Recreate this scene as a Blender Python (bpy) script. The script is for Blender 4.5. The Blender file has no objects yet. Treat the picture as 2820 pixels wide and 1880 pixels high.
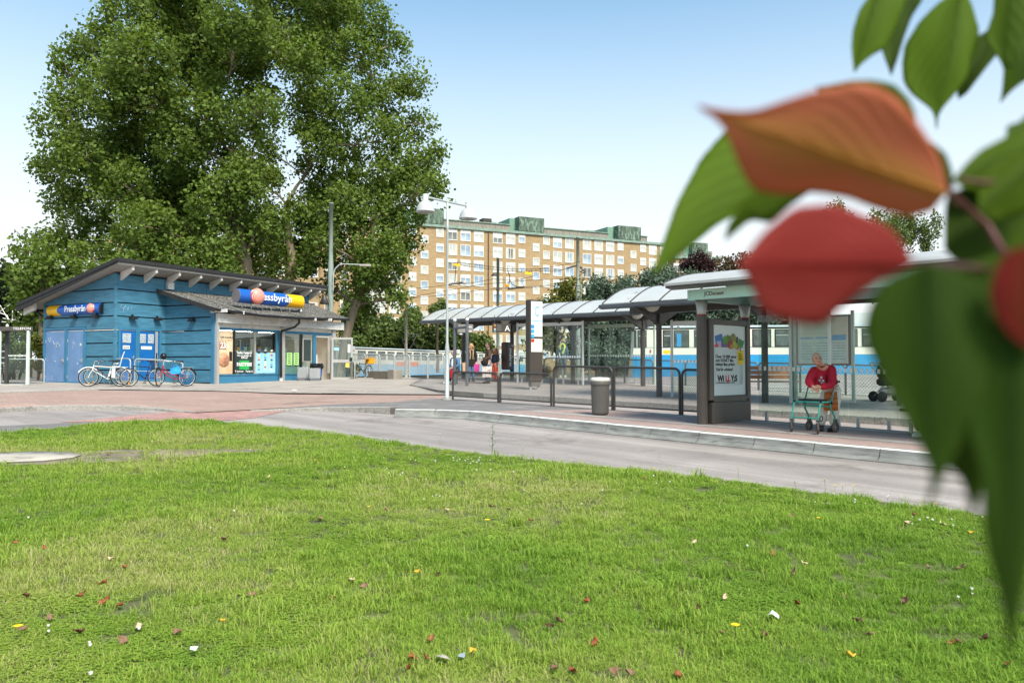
import bpy, bmesh, math, random
import numpy as np
from mathutils import Vector, Matrix
random.seed(7); np.random.seed(7)
SC = bpy.context.scene
COL = SC.collection
R = math.radians
# ---------------------------------------------------------------- camera, sky, sun, exposure
FPX, CX, CY, CAMZ = 2193.0, 1410.0, 940.0, 1.5
PITCH = math.atan(70.0 / FPX)
cam = bpy.data.cameras.new('camera'); camo = bpy.data.objects.new('camera', cam); COL.objects.link(camo)
cam.sensor_width = 36; cam.lens = FPX / 2820 * 36; cam.clip_start = 0.02; cam.clip_end = 2000
camo.location = (0, 0, CAMZ); camo.rotation_euler = (math.pi/2 + PITCH, 0, 0)
cam.dof.use_dof = True; cam.dof.focus_distance = 19.0; cam.dof.aperture_fstop = 5.2
SC.camera = camo
SUN_EL, SUN_AZ = R(50), R(150)      # azimuth clockwise from +Y
W = bpy.data.worlds.new('World'); SC.world = W; W.use_nodes = True
nt = W.node_tree; nt.nodes.clear()
wo = nt.nodes.new('ShaderNodeOutputWorld'); bg = nt.nodes.new('ShaderNodeBackground')
sky = nt.nodes.new('ShaderNodeTexSky'); sky.sky_type = 'NISHITA'; sky.sun_disc = False
sky.sun_elevation = SUN_EL; sky.sun_rotation = SUN_AZ
sky.air_density = 1.1; sky.dust_density = 1.2; sky.ozone_density = 2.2; sky.altitude = 50
bg.inputs['Strength'].default_value = 0.12
# pale summer haze whitening the sky towards the horizon, all the way round
tc = nt.nodes.new('ShaderNodeTexCoord'); sx = nt.nodes.new('ShaderNodeSeparateXYZ')
rm = nt.nodes.new('ShaderNodeMapRange'); rm.inputs['From Min'].default_value = 0.0; rm.inputs['From Max'].default_value = 0.60
rm.inputs['To Min'].default_value = 0.97; rm.inputs['To Max'].default_value = 0.0
rm.interpolation_type = 'SMOOTHERSTEP'
mx = nt.nodes.new('ShaderNodeMix'); mx.data_type = 'RGBA'
mx.inputs[7].default_value = (4.4, 4.5, 4.5, 1)
sk2 = nt.nodes.new('ShaderNodeMix'); sk2.data_type = 'RGBA'; sk2.blend_type = 'MULTIPLY'; sk2.inputs[0].default_value = 1.0
sk2.inputs[7].default_value = (0.64, 0.95, 0.94, 1)
nt.links.new(tc.outputs['Generated'], sx.inputs[0]); nt.links.new(sx.outputs[2], rm.inputs[0])
nt.links.new(rm.outputs[0], mx.inputs[0])
nt.links.new(sky.outputs[0], sk2.inputs[6]); nt.links.new(sk2.outputs[2], mx.inputs[6])
nt.links.new(mx.outputs[2], bg.inputs[0]); nt.links.new(bg.outputs[0], wo.inputs[0])
sun = bpy.data.lights.new('sun', 'SUN'); suno = bpy.data.objects.new('sun', sun); COL.objects.link(suno)
sun.energy = 3.2; sun.angle = R(22); sun.color = (1.0, 0.93, 0.82)
_sd = Vector((math.sin(SUN_AZ)*math.cos(SUN_EL), math.cos(SUN_AZ)*math.cos(SUN_EL), math.sin(SUN_EL)))
suno.rotation_euler = _sd.to_track_quat('Z', 'Y').to_euler(); suno.location = (0, -5, 30)
SC.view_settings.view_transform = 'Standard'; SC.view_settings.look = 'None'
SC.view_settings.exposure = 1.05; SC.view_settings.gamma = 1.0; SC.view_settings.use_curve_mapping = False
SC.cycles.max_bounces = 8; SC.cycles.transparent_max_bounces = 16

# ---------------------------------------------------------------- measuring helpers
cP, sP = math.cos(PITCH), math.sin(PITCH)
def ray(u, v):
    a = (u-CX)/FPX; b = (CY-v)/FPX
    return Vector((a, cP - b*sP, sP + b*cP))
def at(u, v, Y):
    d = ray(u, v); t = Y/d.y
    return Vector((d.x*t, Y, CAMZ + d.z*t))
def pl(u, v, P, e):                       # on the vertical plane through P along e
    d = ray(u, v); nx, ny = -e[1], e[0]
    t = (nx*P[0] + ny*P[1])/(nx*d.x + ny*d.y)
    return Vector((d.x*t, d.y*t, CAMZ + d.z*t))
# lie of the land: street level fitted to points measured on the ground
_g = [(3.49,13.9,.13),(-1.3,18.7,.28),(6,11.55,.05),(-1.72,22.5,.35),(3.69,17.6,.19),(-.11,25.1,.53),(2.2,22.8,.50),
      (5.8,19.2,.36),(0,33.4,.72),(4.74,28.6,.62),(4.34,23.5,.57),(6.47,20.9,.48),(-15.9,32,.71),(-8.4,37,.75),
      (3.6,9.8,.05),(4.6,7.8,.02),(0,3.7,.0),(-3,3.7,.0),(-20,34,.72),(-7.3,17.5,.27),(-10,20,.40),(12,20,.36),(10,11,.0)]
_A = np.array([[1,x,y,x*x,x*y,y*y] for x,y,z in _g]); _cf = np.linalg.lstsq(_A, np.array([g[2] for g in _g]), rcond=None)[0]
def S(x, y):
    x = max(-20., min(13., x)); y = max(0., min(36., y))
    return float(_cf[0]+_cf[1]*x+_cf[2]*y+_cf[3]*x*x+_cf[4]*x*y+_cf[5]*y*y)
def gnd(u, v, off=0.0):                   # where a line of sight meets the street (+off)
    d = ray(u, v); z = .3
    for _ in range(40):
        t = (z - CAMZ)/d.z if d.z < -1e-4 else 90/d.y
        t = min(t, 90/d.y); x, y = d.x*t, d.y*t
        z = .5*z + .5*(S(x, y)+off)
    return Vector((x, y, S(x, y)+off))

# ---------------------------------------------------------------- materials
def lin(c):
    if isinstance(c, str):
        c = [int(c[i:i+2], 16)/255 for i in (0, 2, 4)]
        return tuple(((x+.055)/1.055)**2.4 if x > .04045 else x/12.92 for x in c)
    return tuple(c)
MATS = {}
def mat(name, col, rough=.6, metal=0.0, var=.12, scale=2.5, bump=0.0, bscale=60, spec=.4, col2=None, trans=0.0, coord='Object', stretch=(1,1,1), wear=None, wscale=6, wamt=.25):
    if name in MATS: return MATS[name]
    m = bpy.data.materials.new(name); m.use_nodes = True; n = m.node_tree.nodes; L = m.node_tree.links
    b = n['Principled BSDF']; c = lin(col)
    b.inputs['Roughness'].default_value = rough; b.inputs['Metallic'].default_value = metal
    b.inputs['Specular IOR Level'].default_value = spec
    t = n.new('ShaderNodeTexCoord'); mp = n.new('ShaderNodeMapping'); mp.inputs['Scale'].default_value = stretch
    L.new(t.outputs[coord], mp.inputs[0])
    nz = n.new('ShaderNodeTexNoise'); nz.inputs['Scale'].default_value = scale; nz.inputs['Detail'].default_value = 6
    L.new(mp.outputs[0], nz.inputs['Vector'])
    rp = n.new('ShaderNodeValToRGB'); e = rp.color_ramp.elements
    lo = tuple(x*(1-var) for x in c); hi = tuple(min(1, x*(1+var)) for x in c) if col2 is None else lin(col2)
    e[0].position = .32; e[0].color = lo+(1,); e[1].position = .68; e[1].color = hi+(1,)
    L.new(nz.outputs[0], rp.inputs[0]); out = rp.outputs[0]
    if wear is not None:
        n2 = n.new('ShaderNodeTexNoise'); n2.inputs['Scale'].default_value = wscale; n2.inputs['Detail'].default_value = 9; n2.inputs['Roughness'].default_value = .7
        L.new(mp.outputs[0], n2.inputs['Vector'])
        r2 = n.new('ShaderNodeMapRange'); r2.inputs['From Min'].default_value = .66-wamt*.5; r2.inputs['From Max'].default_value = .72-wamt*.3
        L.new(n2.outputs[0], r2.inputs[0])
        x2 = n.new('ShaderNodeMix'); x2.data_type = 'RGBA'; x2.inputs[7].default_value = lin(wear)+(1,)
        L.new(r2.outputs[0], x2.inputs[0]); L.new(out, x2.inputs[6]); out = x2.outputs[2]
    L.new(out, b.inputs['Base Color'])
    if bump:
        n3 = n.new('ShaderNodeTexNoise'); n3.inputs['Scale'].default_value = bscale; n3.inputs['Detail'].default_value = 4
        L.new(mp.outputs[0], n3.inputs['Vector'])
        bp = n.new('ShaderNodeBump'); bp.inputs['Strength'].default_value = bump; bp.inputs['Distance'].default_value = .01
        L.new(n3.outputs[0], bp.inputs['Height']); L.new(bp.outputs[0], b.inputs['Normal'])
    if trans:
        ts = n.new('ShaderNodeBsdfTranslucent'); L.new(out, ts.inputs[0]); ms = n.new('ShaderNodeMixShader'); ms.inputs[0].default_value = trans
        L.new(b.outputs[0], ms.inputs[1]); L.new(ts.outputs[0], ms.inputs[2]); L.new(ms.outputs[0], n['Material Output'].inputs[0])
    MATS[name] = m; return m
def glass(name, tint='e8f4f0', refl=.06, vr=0.02):
    if name in MATS: return MATS[name]
    m = bpy.data.materials.new(name); m.use_nodes = True; n = m.node_tree.nodes; L = m.node_tree.links
    for x in list(n):
        if x.type == 'BSDF_PRINCIPLED': n.remove(x)
    tr = n.new('ShaderNodeBsdfTransparent'); tr.inputs[0].default_value = lin(tint)+(1,)
    gl = n.new('ShaderNodeBsdfGlossy'); gl.inputs['Roughness'].default_value = vr; gl.inputs[0].default_value = (.95,.97,.97,1)
    fr = n.new('ShaderNodeLayerWeight'); fr.inputs[0].default_value = .25
    mr = n.new('ShaderNodeMapRange'); mr.inputs['To Min'].default_value = refl; mr.inputs['To Max'].default_value = .28
    nz = n.new('ShaderNodeTexNoise'); nz.inputs['Scale'].default_value = 1.4
    bp = n.new('ShaderNodeBump'); bp.inputs['Strength'].default_value = .05; L.new(nz.outputs[0], bp.inputs['Height']); L.new(bp.outputs[0], gl.inputs['Normal'])
    ms = n.new('ShaderNodeMixShader')
    L.new(fr.outputs['Fresnel'], mr.inputs[0]); L.new(mr.outputs[0], ms.inputs[0]); L.new(tr.outputs[0], ms.inputs[1]); L.new(gl.outputs[0], ms.inputs[2])
    L.new(ms.outputs[0], n['Material Output'].inputs[0]); MATS[name] = m; return m
def emis(name, col, s):
    if name in MATS: return MATS[name]
    m = bpy.data.materials.new(name); m.use_nodes = True; b = m.node_tree.nodes['Principled BSDF']
    b.inputs['Base Color'].default_value = lin(col)+(1,); b.inputs['Emission Color'].default_value = lin(col)+(1,); b.inputs['Emission Strength'].default_value = s
    MATS[name] = m; return m

# ---------------------------------------------------------------- mesh builder
class MB:
    def __init__(s): s.v = []; s.f = []; s.mi = []; s.sm = []; s.cur = 0
    def m(s, i): s.cur = i; return s
    def add(s, vs, fs, smooth=False):
        o = len(s.v); s.v += [tuple(x) for x in vs]
        for f in fs: s.f.append(tuple(i+o for i in f)); s.mi.append(s.cur); s.sm.append(smooth)
        return s
    def hexa(s, p):                                     # 8 corners: bottom 4, top 4
        return s.add(p, [(3,2,1,0),(4,5,6,7),(0,1,5,4),(1,2,6,5),(2,3,7,6),(3,0,4,7)])
    def box(s, c, d, ex=(1,0,0), ey=(0,1,0), ez=(0,0,1)):
        c = Vector(c); ex, ey, ez = Vector(ex)*d[0]/2, Vector(ey)*d[1]/2, Vector(ez)*d[2]/2
        return s.hexa([c-ex-ey-ez, c+ex-ey-ez, c+ex+ey-ez, c-ex+ey-ez, c-ex-ey+ez, c+ex-ey+ez, c+ex+ey+ez, c-ex+ey+ez])
    def bbox(s, c, d, ex=(1,0,0), ey=(0,1,0), ez=(0,0,1), b=.01):   # box with chamfered vertical and top edges
        c = Vector(c); ex, ey, ez = Vector(ex), Vector(ey), Vector(ez); x, y, z = d[0]/2, d[1]/2, d[2]/2
        ring = lambda X, Y, Z, k: [c+ex*a+ey*e+ez*Z for a, e in ((-X+k,-Y),(X-k,-Y),(X,-Y+k),(X,Y-k),(X-k,Y),(-X+k,Y),(-X,Y-k),(-X,-Y+k))]
        r = ring(x-b,y-b,-z,b)+ring(x,y,-z+b,b)+ring(x,y,z-b,b)+ring(x-b,y-b,z,b)
        fs = [tuple(reversed(range(8))), tuple(range(24,32))]
        for k in range(3):
            for i in range(8): j = (i+1)%8; fs.append((k*8+i,k*8+j,k*8+8+j,k*8+8+i))
        return s.add(r, fs)
    def tube(s, path, r, n=8, cap=True, smooth=True, closed=False):
        P = [Vector(p) for p in path]; N = len(P); rs = r if isinstance(r, (list, tuple)) else [r]*N
        vs = []; up = None
        for i in range(N):
            if closed: t = P[(i+1)%N]-P[i-1]
            else: t = P[min(i+1,N-1)]-P[max(i-1,0)]
            t = t.normalized() if t.length > 1e-9 else Vector((0,0,1))
            if up is None: up = Vector((0,0,1)) if abs(t.z) < .9 else Vector((1,0,0))
            a = t.cross(up)
            if a.length < 1e-6: a = t.orthogonal()
            a.normalize(); b = a.cross(t); up = b
            for k in range(n): q = 2*math.pi*k/n; vs.append(P[i]+(a*math.cos(q)+b*math.sin(q))*rs[i])
        fs = []
        for i in range(N if closed else N-1):
            j = (i+1)%N
            for k in range(n): l = (k+1)%n; fs.append((i*n+k, i*n+l, j*n+l, j*n+k))
        s.add(vs, fs, smooth)
        if cap and not closed: s.add(vs[:n], [tuple(range(n))]); s.add(vs[-n:], [tuple(reversed(range(n)))])
        return s
    def lathe(s, prof, c=(0,0,0), ax=(0,0,1), n=20, smooth=True):
        ax = Vector(ax).normalized(); a = ax.orthogonal().normalized(); b = ax.cross(a); c = Vector(c); vs = []
        for r, h in prof:
            for k in range(n): q = 2*math.pi*k/n; vs.append(c+ax*h+(a*math.cos(q)+b*math.sin(q))*r)
        fs = [(i*n+k, i*n+(k+1)%n, (i+1)*n+(k+1)%n, (i+1)*n+k) for i in range(len(prof)-1) for k in range(n)]
        return s.add(vs, fs, smooth)
    def ball(s, c, r, n=12, m=8, rot=None):
        r = (r,r,r) if not isinstance(r,(tuple,list)) else r; vs = []; c = Vector(c)
        for i in range(m+1):
            th = math.pi*i/m
            for k in range(n):
                ph = 2*math.pi*k/n; p = Vector((r[0]*math.sin(th)*math.cos(ph), r[1]*math.sin(th)*math.sin(ph), r[2]*math.cos(th)))
                vs.append(c+(rot @ p if rot else p))
        return s.add(vs, [(i*n+k,(i+1)*n+k,(i+1)*n+(k+1)%n,i*n+(k+1)%n) for i in range(m) for k in range(n)], True)
    def prism(s, poly, d):                              # planar polygon (3D points) pushed by d
        d = Vector(d); n = len(poly); a = [Vector(p) for p in poly]; b = [p+d for p in a]
        s.add(a+b, [tuple(range(n)), tuple(reversed(range(n, 2*n)))]+[(i, i+n, (i+1)%n+n, (i+1)%n) for i in range(n)])
        return s
    def build(s, name, mats, parent=None, world=True, kind=None, fix=True, **props):
        me = bpy.data.meshes.new(name); vs = s.v
        if parent is not None and world and parent.name in INV:
            M_ = INV[parent.name]; vs = [M_ @ Vector(p) for p in vs]
        me.from_pydata([tuple(p) for p in vs], [], s.f)
        for mm in (mats if isinstance(mats, (list, tuple)) else [mats]): me.materials.append(mm)
        me.polygons.foreach_set('material_index', s.mi); me.polygons.foreach_set('use_smooth', s.sm)
        if fix:
            bm = bmesh.new(); bm.from_mesh(me); bmesh.ops.recalc_face_normals(bm, faces=bm.faces); bm.to_mesh(me); bm.free()
        me.update()
        return link(name, me, parent, kind, **props)
INV = {}
def link(name, data, parent=None, kind=None, **props):
    o = bpy.data.objects.new(name, data); COL.objects.link(o)
    if parent is not None:
        o.parent = parent
        if parent.name in INV: INV[o.name] = INV[parent.name]
    if kind: o['kind'] = kind
    for k, v in props.items(): o[k] = v
    return o
def tag(o, label=None, cat=None, group=None):
    if label: o['label'] = label
    if cat: o['category'] = cat
    if group: o['group'] = group
    return o
def thing(name, label, cat, loc, rz=0.0, group=None):
    o = bpy.data.objects.new(name, None); COL.objects.link(o); o.empty_display_size = .2
    o.location = loc; o.rotation_euler = (0, 0, rz)
    M_ = Matrix.Translation(Vector(loc)) @ Matrix.Rotation(rz, 4, 'Z'); INV[o.name] = M_.inverted()
    return tag(o, label, cat, group)
def copy_thing(o, loc, rz=None, label=None, group=None, parent=None):
    c = o.copy(); COL.objects.link(c)
    if parent is None:
        c.location = loc
        if rz is not None: c.rotation_euler = (0, 0, rz)
        if label: c['label'] = label
        if group: c['group'] = group
    else: c.parent = parent
    for ch in list(o.children): copy_thing(ch, None, parent=c)
    return c
def text(body, mt, origin, ex, ez, size, parent, name='lettering', bold=0.0, align='LEFT', sx=1.0, ext=.002):
    cu = bpy.data.curves.new(name, 'FONT'); cu.body = body; cu.size = size; cu.align_x = align; cu.extrude = ext; cu.offset = bold
    cu.resolution_u = 3; cu.materials.append(mt)
    ex, ez = Vector(ex).normalized(), Vector(ez).normalized(); nn = ex.cross(ez)
    M_ = Matrix(((ex.x*sx, ez.x, nn.x, origin[0]), (ex.y*sx, ez.y, nn.y, origin[1]), (ex.z*sx, ez.z, nn.z, origin[2]), (0,0,0,1)))
    tmp = bpy.data.objects.new(name, cu); me = bpy.data.meshes.new_from_object(tmp)
    bpy.data.objects.remove(tmp); bpy.data.curves.remove(cu)
    if parent is not None and parent.name in INV: M_ = INV[parent.name] @ M_
    me.transform(M_)
    if not me.materials: me.materials.append(mt)
    return link(name, me, parent)
def V(*a): return Vector(a)
# ---------------------------------------------------------------- ground, road, pavements
def srgbmul(c, k): return tuple(min(1, x*k) for x in lin(c))
m_road = mat('road_asphalt', srgbmul('968c86', 1.0), .85, var=.10, scale=1.1, bump=.5, bscale=260, wear=srgbmul('7b716b', 1.0), wscale=.55, wamt=.24, stretch=(1,1,1))
def _streaks(m, rot, amt=.16):
    """long tyre-worn streaks and fine aggregate along the carriageway"""
    n = m.node_tree.nodes; L = m.node_tree.links; b = n['Principled BSDF']; src = b.inputs['Base Color'].links[0].from_socket
    t = n.new('ShaderNodeTexCoord'); mp = n.new('ShaderNodeMapping'); mp.inputs['Rotation'].default_value = (0,0,rot); L.new(t.outputs['Object'], mp.inputs[0])
    m2 = n.new('ShaderNodeMapping'); m2.inputs['Scale'].default_value = (.10,1.6,1); L.new(mp.outputs[0], m2.inputs[0])
    z = n.new('ShaderNodeTexNoise'); z.inputs['Scale'].default_value = 1.0; z.inputs['Detail'].default_value = 7; z.inputs['Distortion'].default_value = .4; L.new(m2.outputs[0], z.inputs['Vector'])
    f = n.new('ShaderNodeTexNoise'); f.inputs['Scale'].default_value = 45; f.inputs['Detail'].default_value = 3; L.new(t.outputs['Object'], f.inputs['Vector'])
    v = n.new('ShaderNodeTexVoronoi'); v.feature = 'DISTANCE_TO_EDGE'; v.inputs['Scale'].default_value = .32; wz = n.new('ShaderNodeTexNoise'); wz.inputs['Scale'].default_value = 1.3; L.new(t.outputs['Object'], wz.inputs['Vector'])
    av = n.new('ShaderNodeVectorMath'); av.operation = 'ADD'; L.new(t.outputs['Object'], av.inputs[0]); L.new(wz.outputs[1], av.inputs[1]); L.new(av.outputs[0], v.inputs['Vector'])
    cr = n.new('ShaderNodeMapRange'); cr.inputs['From Max'].default_value = .010; cr.inputs['To Min'].default_value = .88; cr.inputs['To Max'].default_value = 1; L.new(v.outputs['Distance'], cr.inputs[0])
    out = src
    for s_, lo, hi in ((z.outputs[0],1-amt,1+amt),(f.outputs[0],.88,1.12)):
        r = n.new('ShaderNodeMapRange'); r.inputs['From Min'].default_value = .32; r.inputs['From Max'].default_value = .68; r.inputs['To Min'].default_value = lo; r.inputs['To Max'].default_value = hi; L.new(s_, r.inputs[0])
        x = n.new('ShaderNodeMix'); x.data_type = 'RGBA'; x.blend_type = 'MULTIPLY'; x.inputs[0].default_value = 1; L.new(out, x.inputs[6]); L.new(r.outputs[0], x.inputs[7]); out = x.outputs[2]
    x = n.new('ShaderNodeMix'); x.data_type = 'RGBA'; x.blend_type = 'MULTIPLY'; x.inputs[0].default_value = 1; L.new(out, x.inputs[6]); L.new(cr.outputs[0], x.inputs[7]); L.new(x.outputs[2], b.inputs['Base Color'])
_streaks(m_road, .785, .24)
m_dark = mat('dark_asphalt', srgbmul('77726f', .95), .88, var=.12, scale=1.6, bump=.5, bscale=240, wear=srgbmul('8d8682', 1), wscale=1.2)
m_far = mat('far_pavement', srgbmul('a1968c', .95), .88, var=.09, scale=.9, bump=.4, bscale=200, wear=srgbmul('8a8078', 1), wscale=.8)
m_kerb = mat('granite', srgbmul('9b958d', .9), .8, var=.22, scale=22, bump=.5, bscale=90, wear=srgbmul('6b665f', 1), wscale=9, wamt=.2)
m_buskerb = mat('bus_kerb_concrete', srgbmul('86857f', .85), .7, var=.22, scale=3.0, bump=.3, bscale=90, wear=srgbmul('5f5e5a', 1), wscale=2.0, wamt=.22, stretch=(1,1,6))
m_white = mat('white_road_paint', srgbmul('dedad2', .95), .6, var=.07, scale=5, wear=srgbmul('a8a39b', 1), wscale=8)
m_soil = mat('ground_soil', srgbmul('6d6a55', .8), .95, var=.3, scale=.8, bump=.4)
m_skirt = mat('kerb_side', srgbmul('77726b', .8), .9, var=.2)
def pavers(name, base, joint, sx, sy, rot=0.0, var=.12):
    m = bpy.data.materials.new(name); m.use_nodes = True; n = m.node_tree.nodes; L = m.node_tree.links; b = n['Principled BSDF']
    b.inputs['Roughness'].default_value = .85; b.inputs['Specular IOR Level'].default_value = .3
    t = n.new('ShaderNodeTexCoord'); mp = n.new('ShaderNodeMapping'); mp.inputs['Rotation'].default_value = (0,0,rot)
    L.new(t.outputs['Object'], mp.inputs[0]); br = n.new('ShaderNodeTexBrick'); L.new(mp.outputs[0], br.inputs['Vector'])
    br.inputs['Scale'].default_value = 1.0; br.inputs['Brick Width'].default_value = sx; br.inputs['Row Height'].default_value = sy
    br.inputs['Mortar Size'].default_value = .006; br.inputs['Bias'].default_value = 0.0
    c = lin(base); br.inputs['Color1'].default_value = tuple(x*(1-var) for x in c)+(1,); br.inputs['Color2'].default_value = tuple(x*(1+var) for x in c)+(1,)
    br.inputs['Mortar'].default_value = lin(joint)+(1,)
    nz = n.new('ShaderNodeTexNoise'); nz.inputs['Scale'].default_value = .9; nz.inputs['Detail'].default_value = 8; L.new(mp.outputs[0], nz.inputs['Vector'])
    mr = n.new('ShaderNodeMapRange'); mr.inputs['To Min'].default_value = .78; mr.inputs['To Max'].default_value = 1.2; L.new(nz.outputs[0], mr.inputs[0])
    mx_ = n.new('ShaderNodeMix'); mx_.data_type = 'RGBA'; mx_.blend_type = 'MULTIPLY'; mx_.inputs[0].default_value = 1
    L.new(br.outputs[0], mx_.inputs[6]); L.new(mr.outputs[0], mx_.inputs[7]); L.new(mx_.outputs[2], b.inputs['Base Color'])
    bp = n.new('ShaderNodeBump'); bp.inputs['Strength'].default_value = .5; bp.inputs['Distance'].default_value = .005
    L.new(br.outputs['Fac'], bp.inputs['Height']); bp.invert = True; L.new(bp.outputs[0], b.inputs['Normal']); return m
m_red = pavers('red_pavers', srgbmul('a4887c', .95), srgbmul('8a776c', 1), .21, .105, .2, .10)
m_redx = pavers('red_crossing_pavers', srgbmul('a87b73', .95), srgbmul('a99a92', 1), .21, .105, -.5, .25)
m_redi = pavers('pink_pavers', srgbmul('a08880', .95), srgbmul('8a7a72', 1), .21, .105, .785, .08)
m_grey = pavers('grey_pavers', srgbmul('9a918a', .9), srgbmul('6a635d', 1), .30, .20, .785, .10)
m_band = pavers('light_band_pavers', srgbmul('aaa29a', .95), srgbmul('8f8881', 1), .2, .2, .785, .08)

def sheet(name, poly, off, mt, step=1.2, skirt=0.0, mskirt=None, bumpf=None, kind='structure'):
    f = off if callable(off) else (lambda x, y: S(x, y)+off)
    bm = bmesh.new(); vs = [bm.verts.new((p[0], p[1], 0)) for p in poly]; bm.faces.new(vs); bmesh.ops.triangulate(bm, faces=bm.faces)
    xs = [p[0] for p in poly]; ys = [p[1] for p in poly]
    for lo, hi, ax in ((min(xs), max(xs), 0), (min(ys), max(ys), 1)):
        q = math.floor(lo/step)*step+step
        while q < hi:
            co = [0,0,0]; co[ax] = q+.0003; no = [0,0,0]; no[ax] = 1
            bmesh.ops.bisect_plane(bm, geom=bm.verts[:]+bm.edges[:]+bm.faces[:], plane_co=co, plane_no=no); q += step
    for v in bm.verts: v.co.z = f(v.co.x, v.co.y)
    for fc in bm.faces:
        fc.smooth = True
        if fc.normal.z < 0: fc.normal_flip()
    bm.normal_update()
    for fc in bm.faces:
        if fc.normal.z < 0: fc.normal_flip()
    if skirt:
        ed = [e for e in bm.edges if e.is_boundary]
        r = bmesh.ops.extrude_edge_only(bm, edges=ed)
        for g in r['geom']:
            if isinstance(g, bmesh.types.BMVert): g.co.z -= skirt
            if isinstance(g, bmesh.types.BMFace): g.material_index = 1; g.smooth = False
    me = bpy.data.meshes.new(name); bm.to_mesh(me); bm.free(); me.materials.append(mt)
    if skirt: me.materials.append(mskirt or m_skirt)
    return link(name, me, None, kind)
px = lambda pts, off=0.0: [tuple(gnd(u, v, off)[:2]) for u, v in pts]
vw = lambda pts: [(u*1.199, v*1.199) for u, v in pts]

# base sheet to the horizon
_gx = [-420,-200,-90,-50,-30]+list(np.arange(-24,22.1,2))+[30,50,90,200,420]
_gy = [-60,-20,-6]+list(np.arange(-2,38.1,2))+[44,60,90,150,300,700]
g = MB(); nx_ = len(_gx)
g.add([(x, y, S(x,y)-.08 - (0.012*(y-36) if y > 36 and y < 100 else (.7 if y >= 100 else 0))) for y in _gy for x in _gx],
      [(j*nx_+i, j*nx_+i+1, (j+1)*nx_+i+1, (j+1)*nx_+i) for j in range(len(_gy)-1) for i in range(nx_-1)], True)
g.build('ground', m_soil, kind='structure')
sheet('road', [(-45,-2),(40,-2),(40,40),(9,40),(-3,46),(-45,46)], 0.0, m_road, 1.5)
# lawn
LAWN_PX = vw([(0,995),(60,985),(130,983),(200,975),(280,968),(380,966),(450,964),(500,967),(560,975),(620,980),(700,987),(800,1002),(900,1018),
          (1000,1030),(1100,1042),(1200,1053),(1300,1065),(1400,1073),(1500,1082),(1700,1107),(1800,1120),(2000,1145),(2150,1168),(2250,1185)])
def _nz(x, y): return .5*math.sin(x*1.7+.6*math.sin(y*1.3))+.5*math.sin(y*2.1+1.1*math.sin(x*.9+1))
def LZ(x, y): return S(x, y)+.045+.014*_nz(x, y)
LAWN = px(LAWN_PX, .05)
LAWN_POLY = [(-17,-5),(-17,12.0)]+LAWN+[(8.2,6.0),(12,3.4),(12,-5)]
m_lawn = mat('lawn_soil', (.085,.095,.030), .95, var=.45, scale=3.5, bump=.5, bscale=120, wear=(.13,.115,.05), wscale=1.3, wamt=.22)
sheet('lawn_ground', LAWN_POLY, LZ, m_lawn, .5, skirt=.09, mskirt=mat('lawn_edge_earth', (.10,.08,.055), .95))
# the dark path at left, the red brick crossing, the dark asphalt tongue, the brick plaza, the far pavement
sheet('dark_path', px([(-200,1215),(0,1196),(100,1185),(240,1172),(340,1163),(300,1158),(100,1168),(0,1172),(-200,1180)], .005), .005, m_dark)
sheet('brick_crossing', px([(160,1162),(330,1160),(600,1159),(700,1150),(800,1128),(690,1126),(535,1127),(420,1138),(300,1150)], .009), .009, m_redx)
PLZ = [(-260,1140),(-100,1131),(0,1126),(90,1120),(170,1118),(378,1118),(470,1123),(535,1128),(575,1122),(520,1113),(600,1106),(800,1101),(969,1099),(1060,1097),(1200,1094),(1232,1090),(1244,1076),(1200,1073),(765,1067),(500,1067),(255,1068),(0,1077),(-260,1086)]
def plz_off(x, y): return S(x, y)+.10*max(.28, min(1, (-7.4-x)/2.2))
sheet('brick_plaza', px(PLZ, .09), plz_off, m_red, 1.3, skirt=.16)
sheet('asphalt_apron', px([(540,1128),(689,1124),(867,1122),(1087,1132),(1205,1134),(1300,1125),(1245,1098),(1200,1097),(1060,1100),(969,1102),(800,1104),(600,1109),(440,1117)], .014), .014, m_dark)
FAR = px([(-260,1088),(0,1079.5),(255,1070.5),(500,1069.5),(765,1069.5),(1200,1075.5),(1246,1079)], .14)
FAR_POLY = FAR+[(-2.6,27.5),(-4.0,31.0),(-4.2,38),(-6,46),(-40,46),(-44,34)]
def far_off(x, y): return max(plz_off(x, y)+.028, S(x, y)+.05+.09*max(0, min(1, (y-26)/4)))
sheet('far_pavement', FAR_POLY, far_off, m_far, 1.3, skirt=.22)
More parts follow.
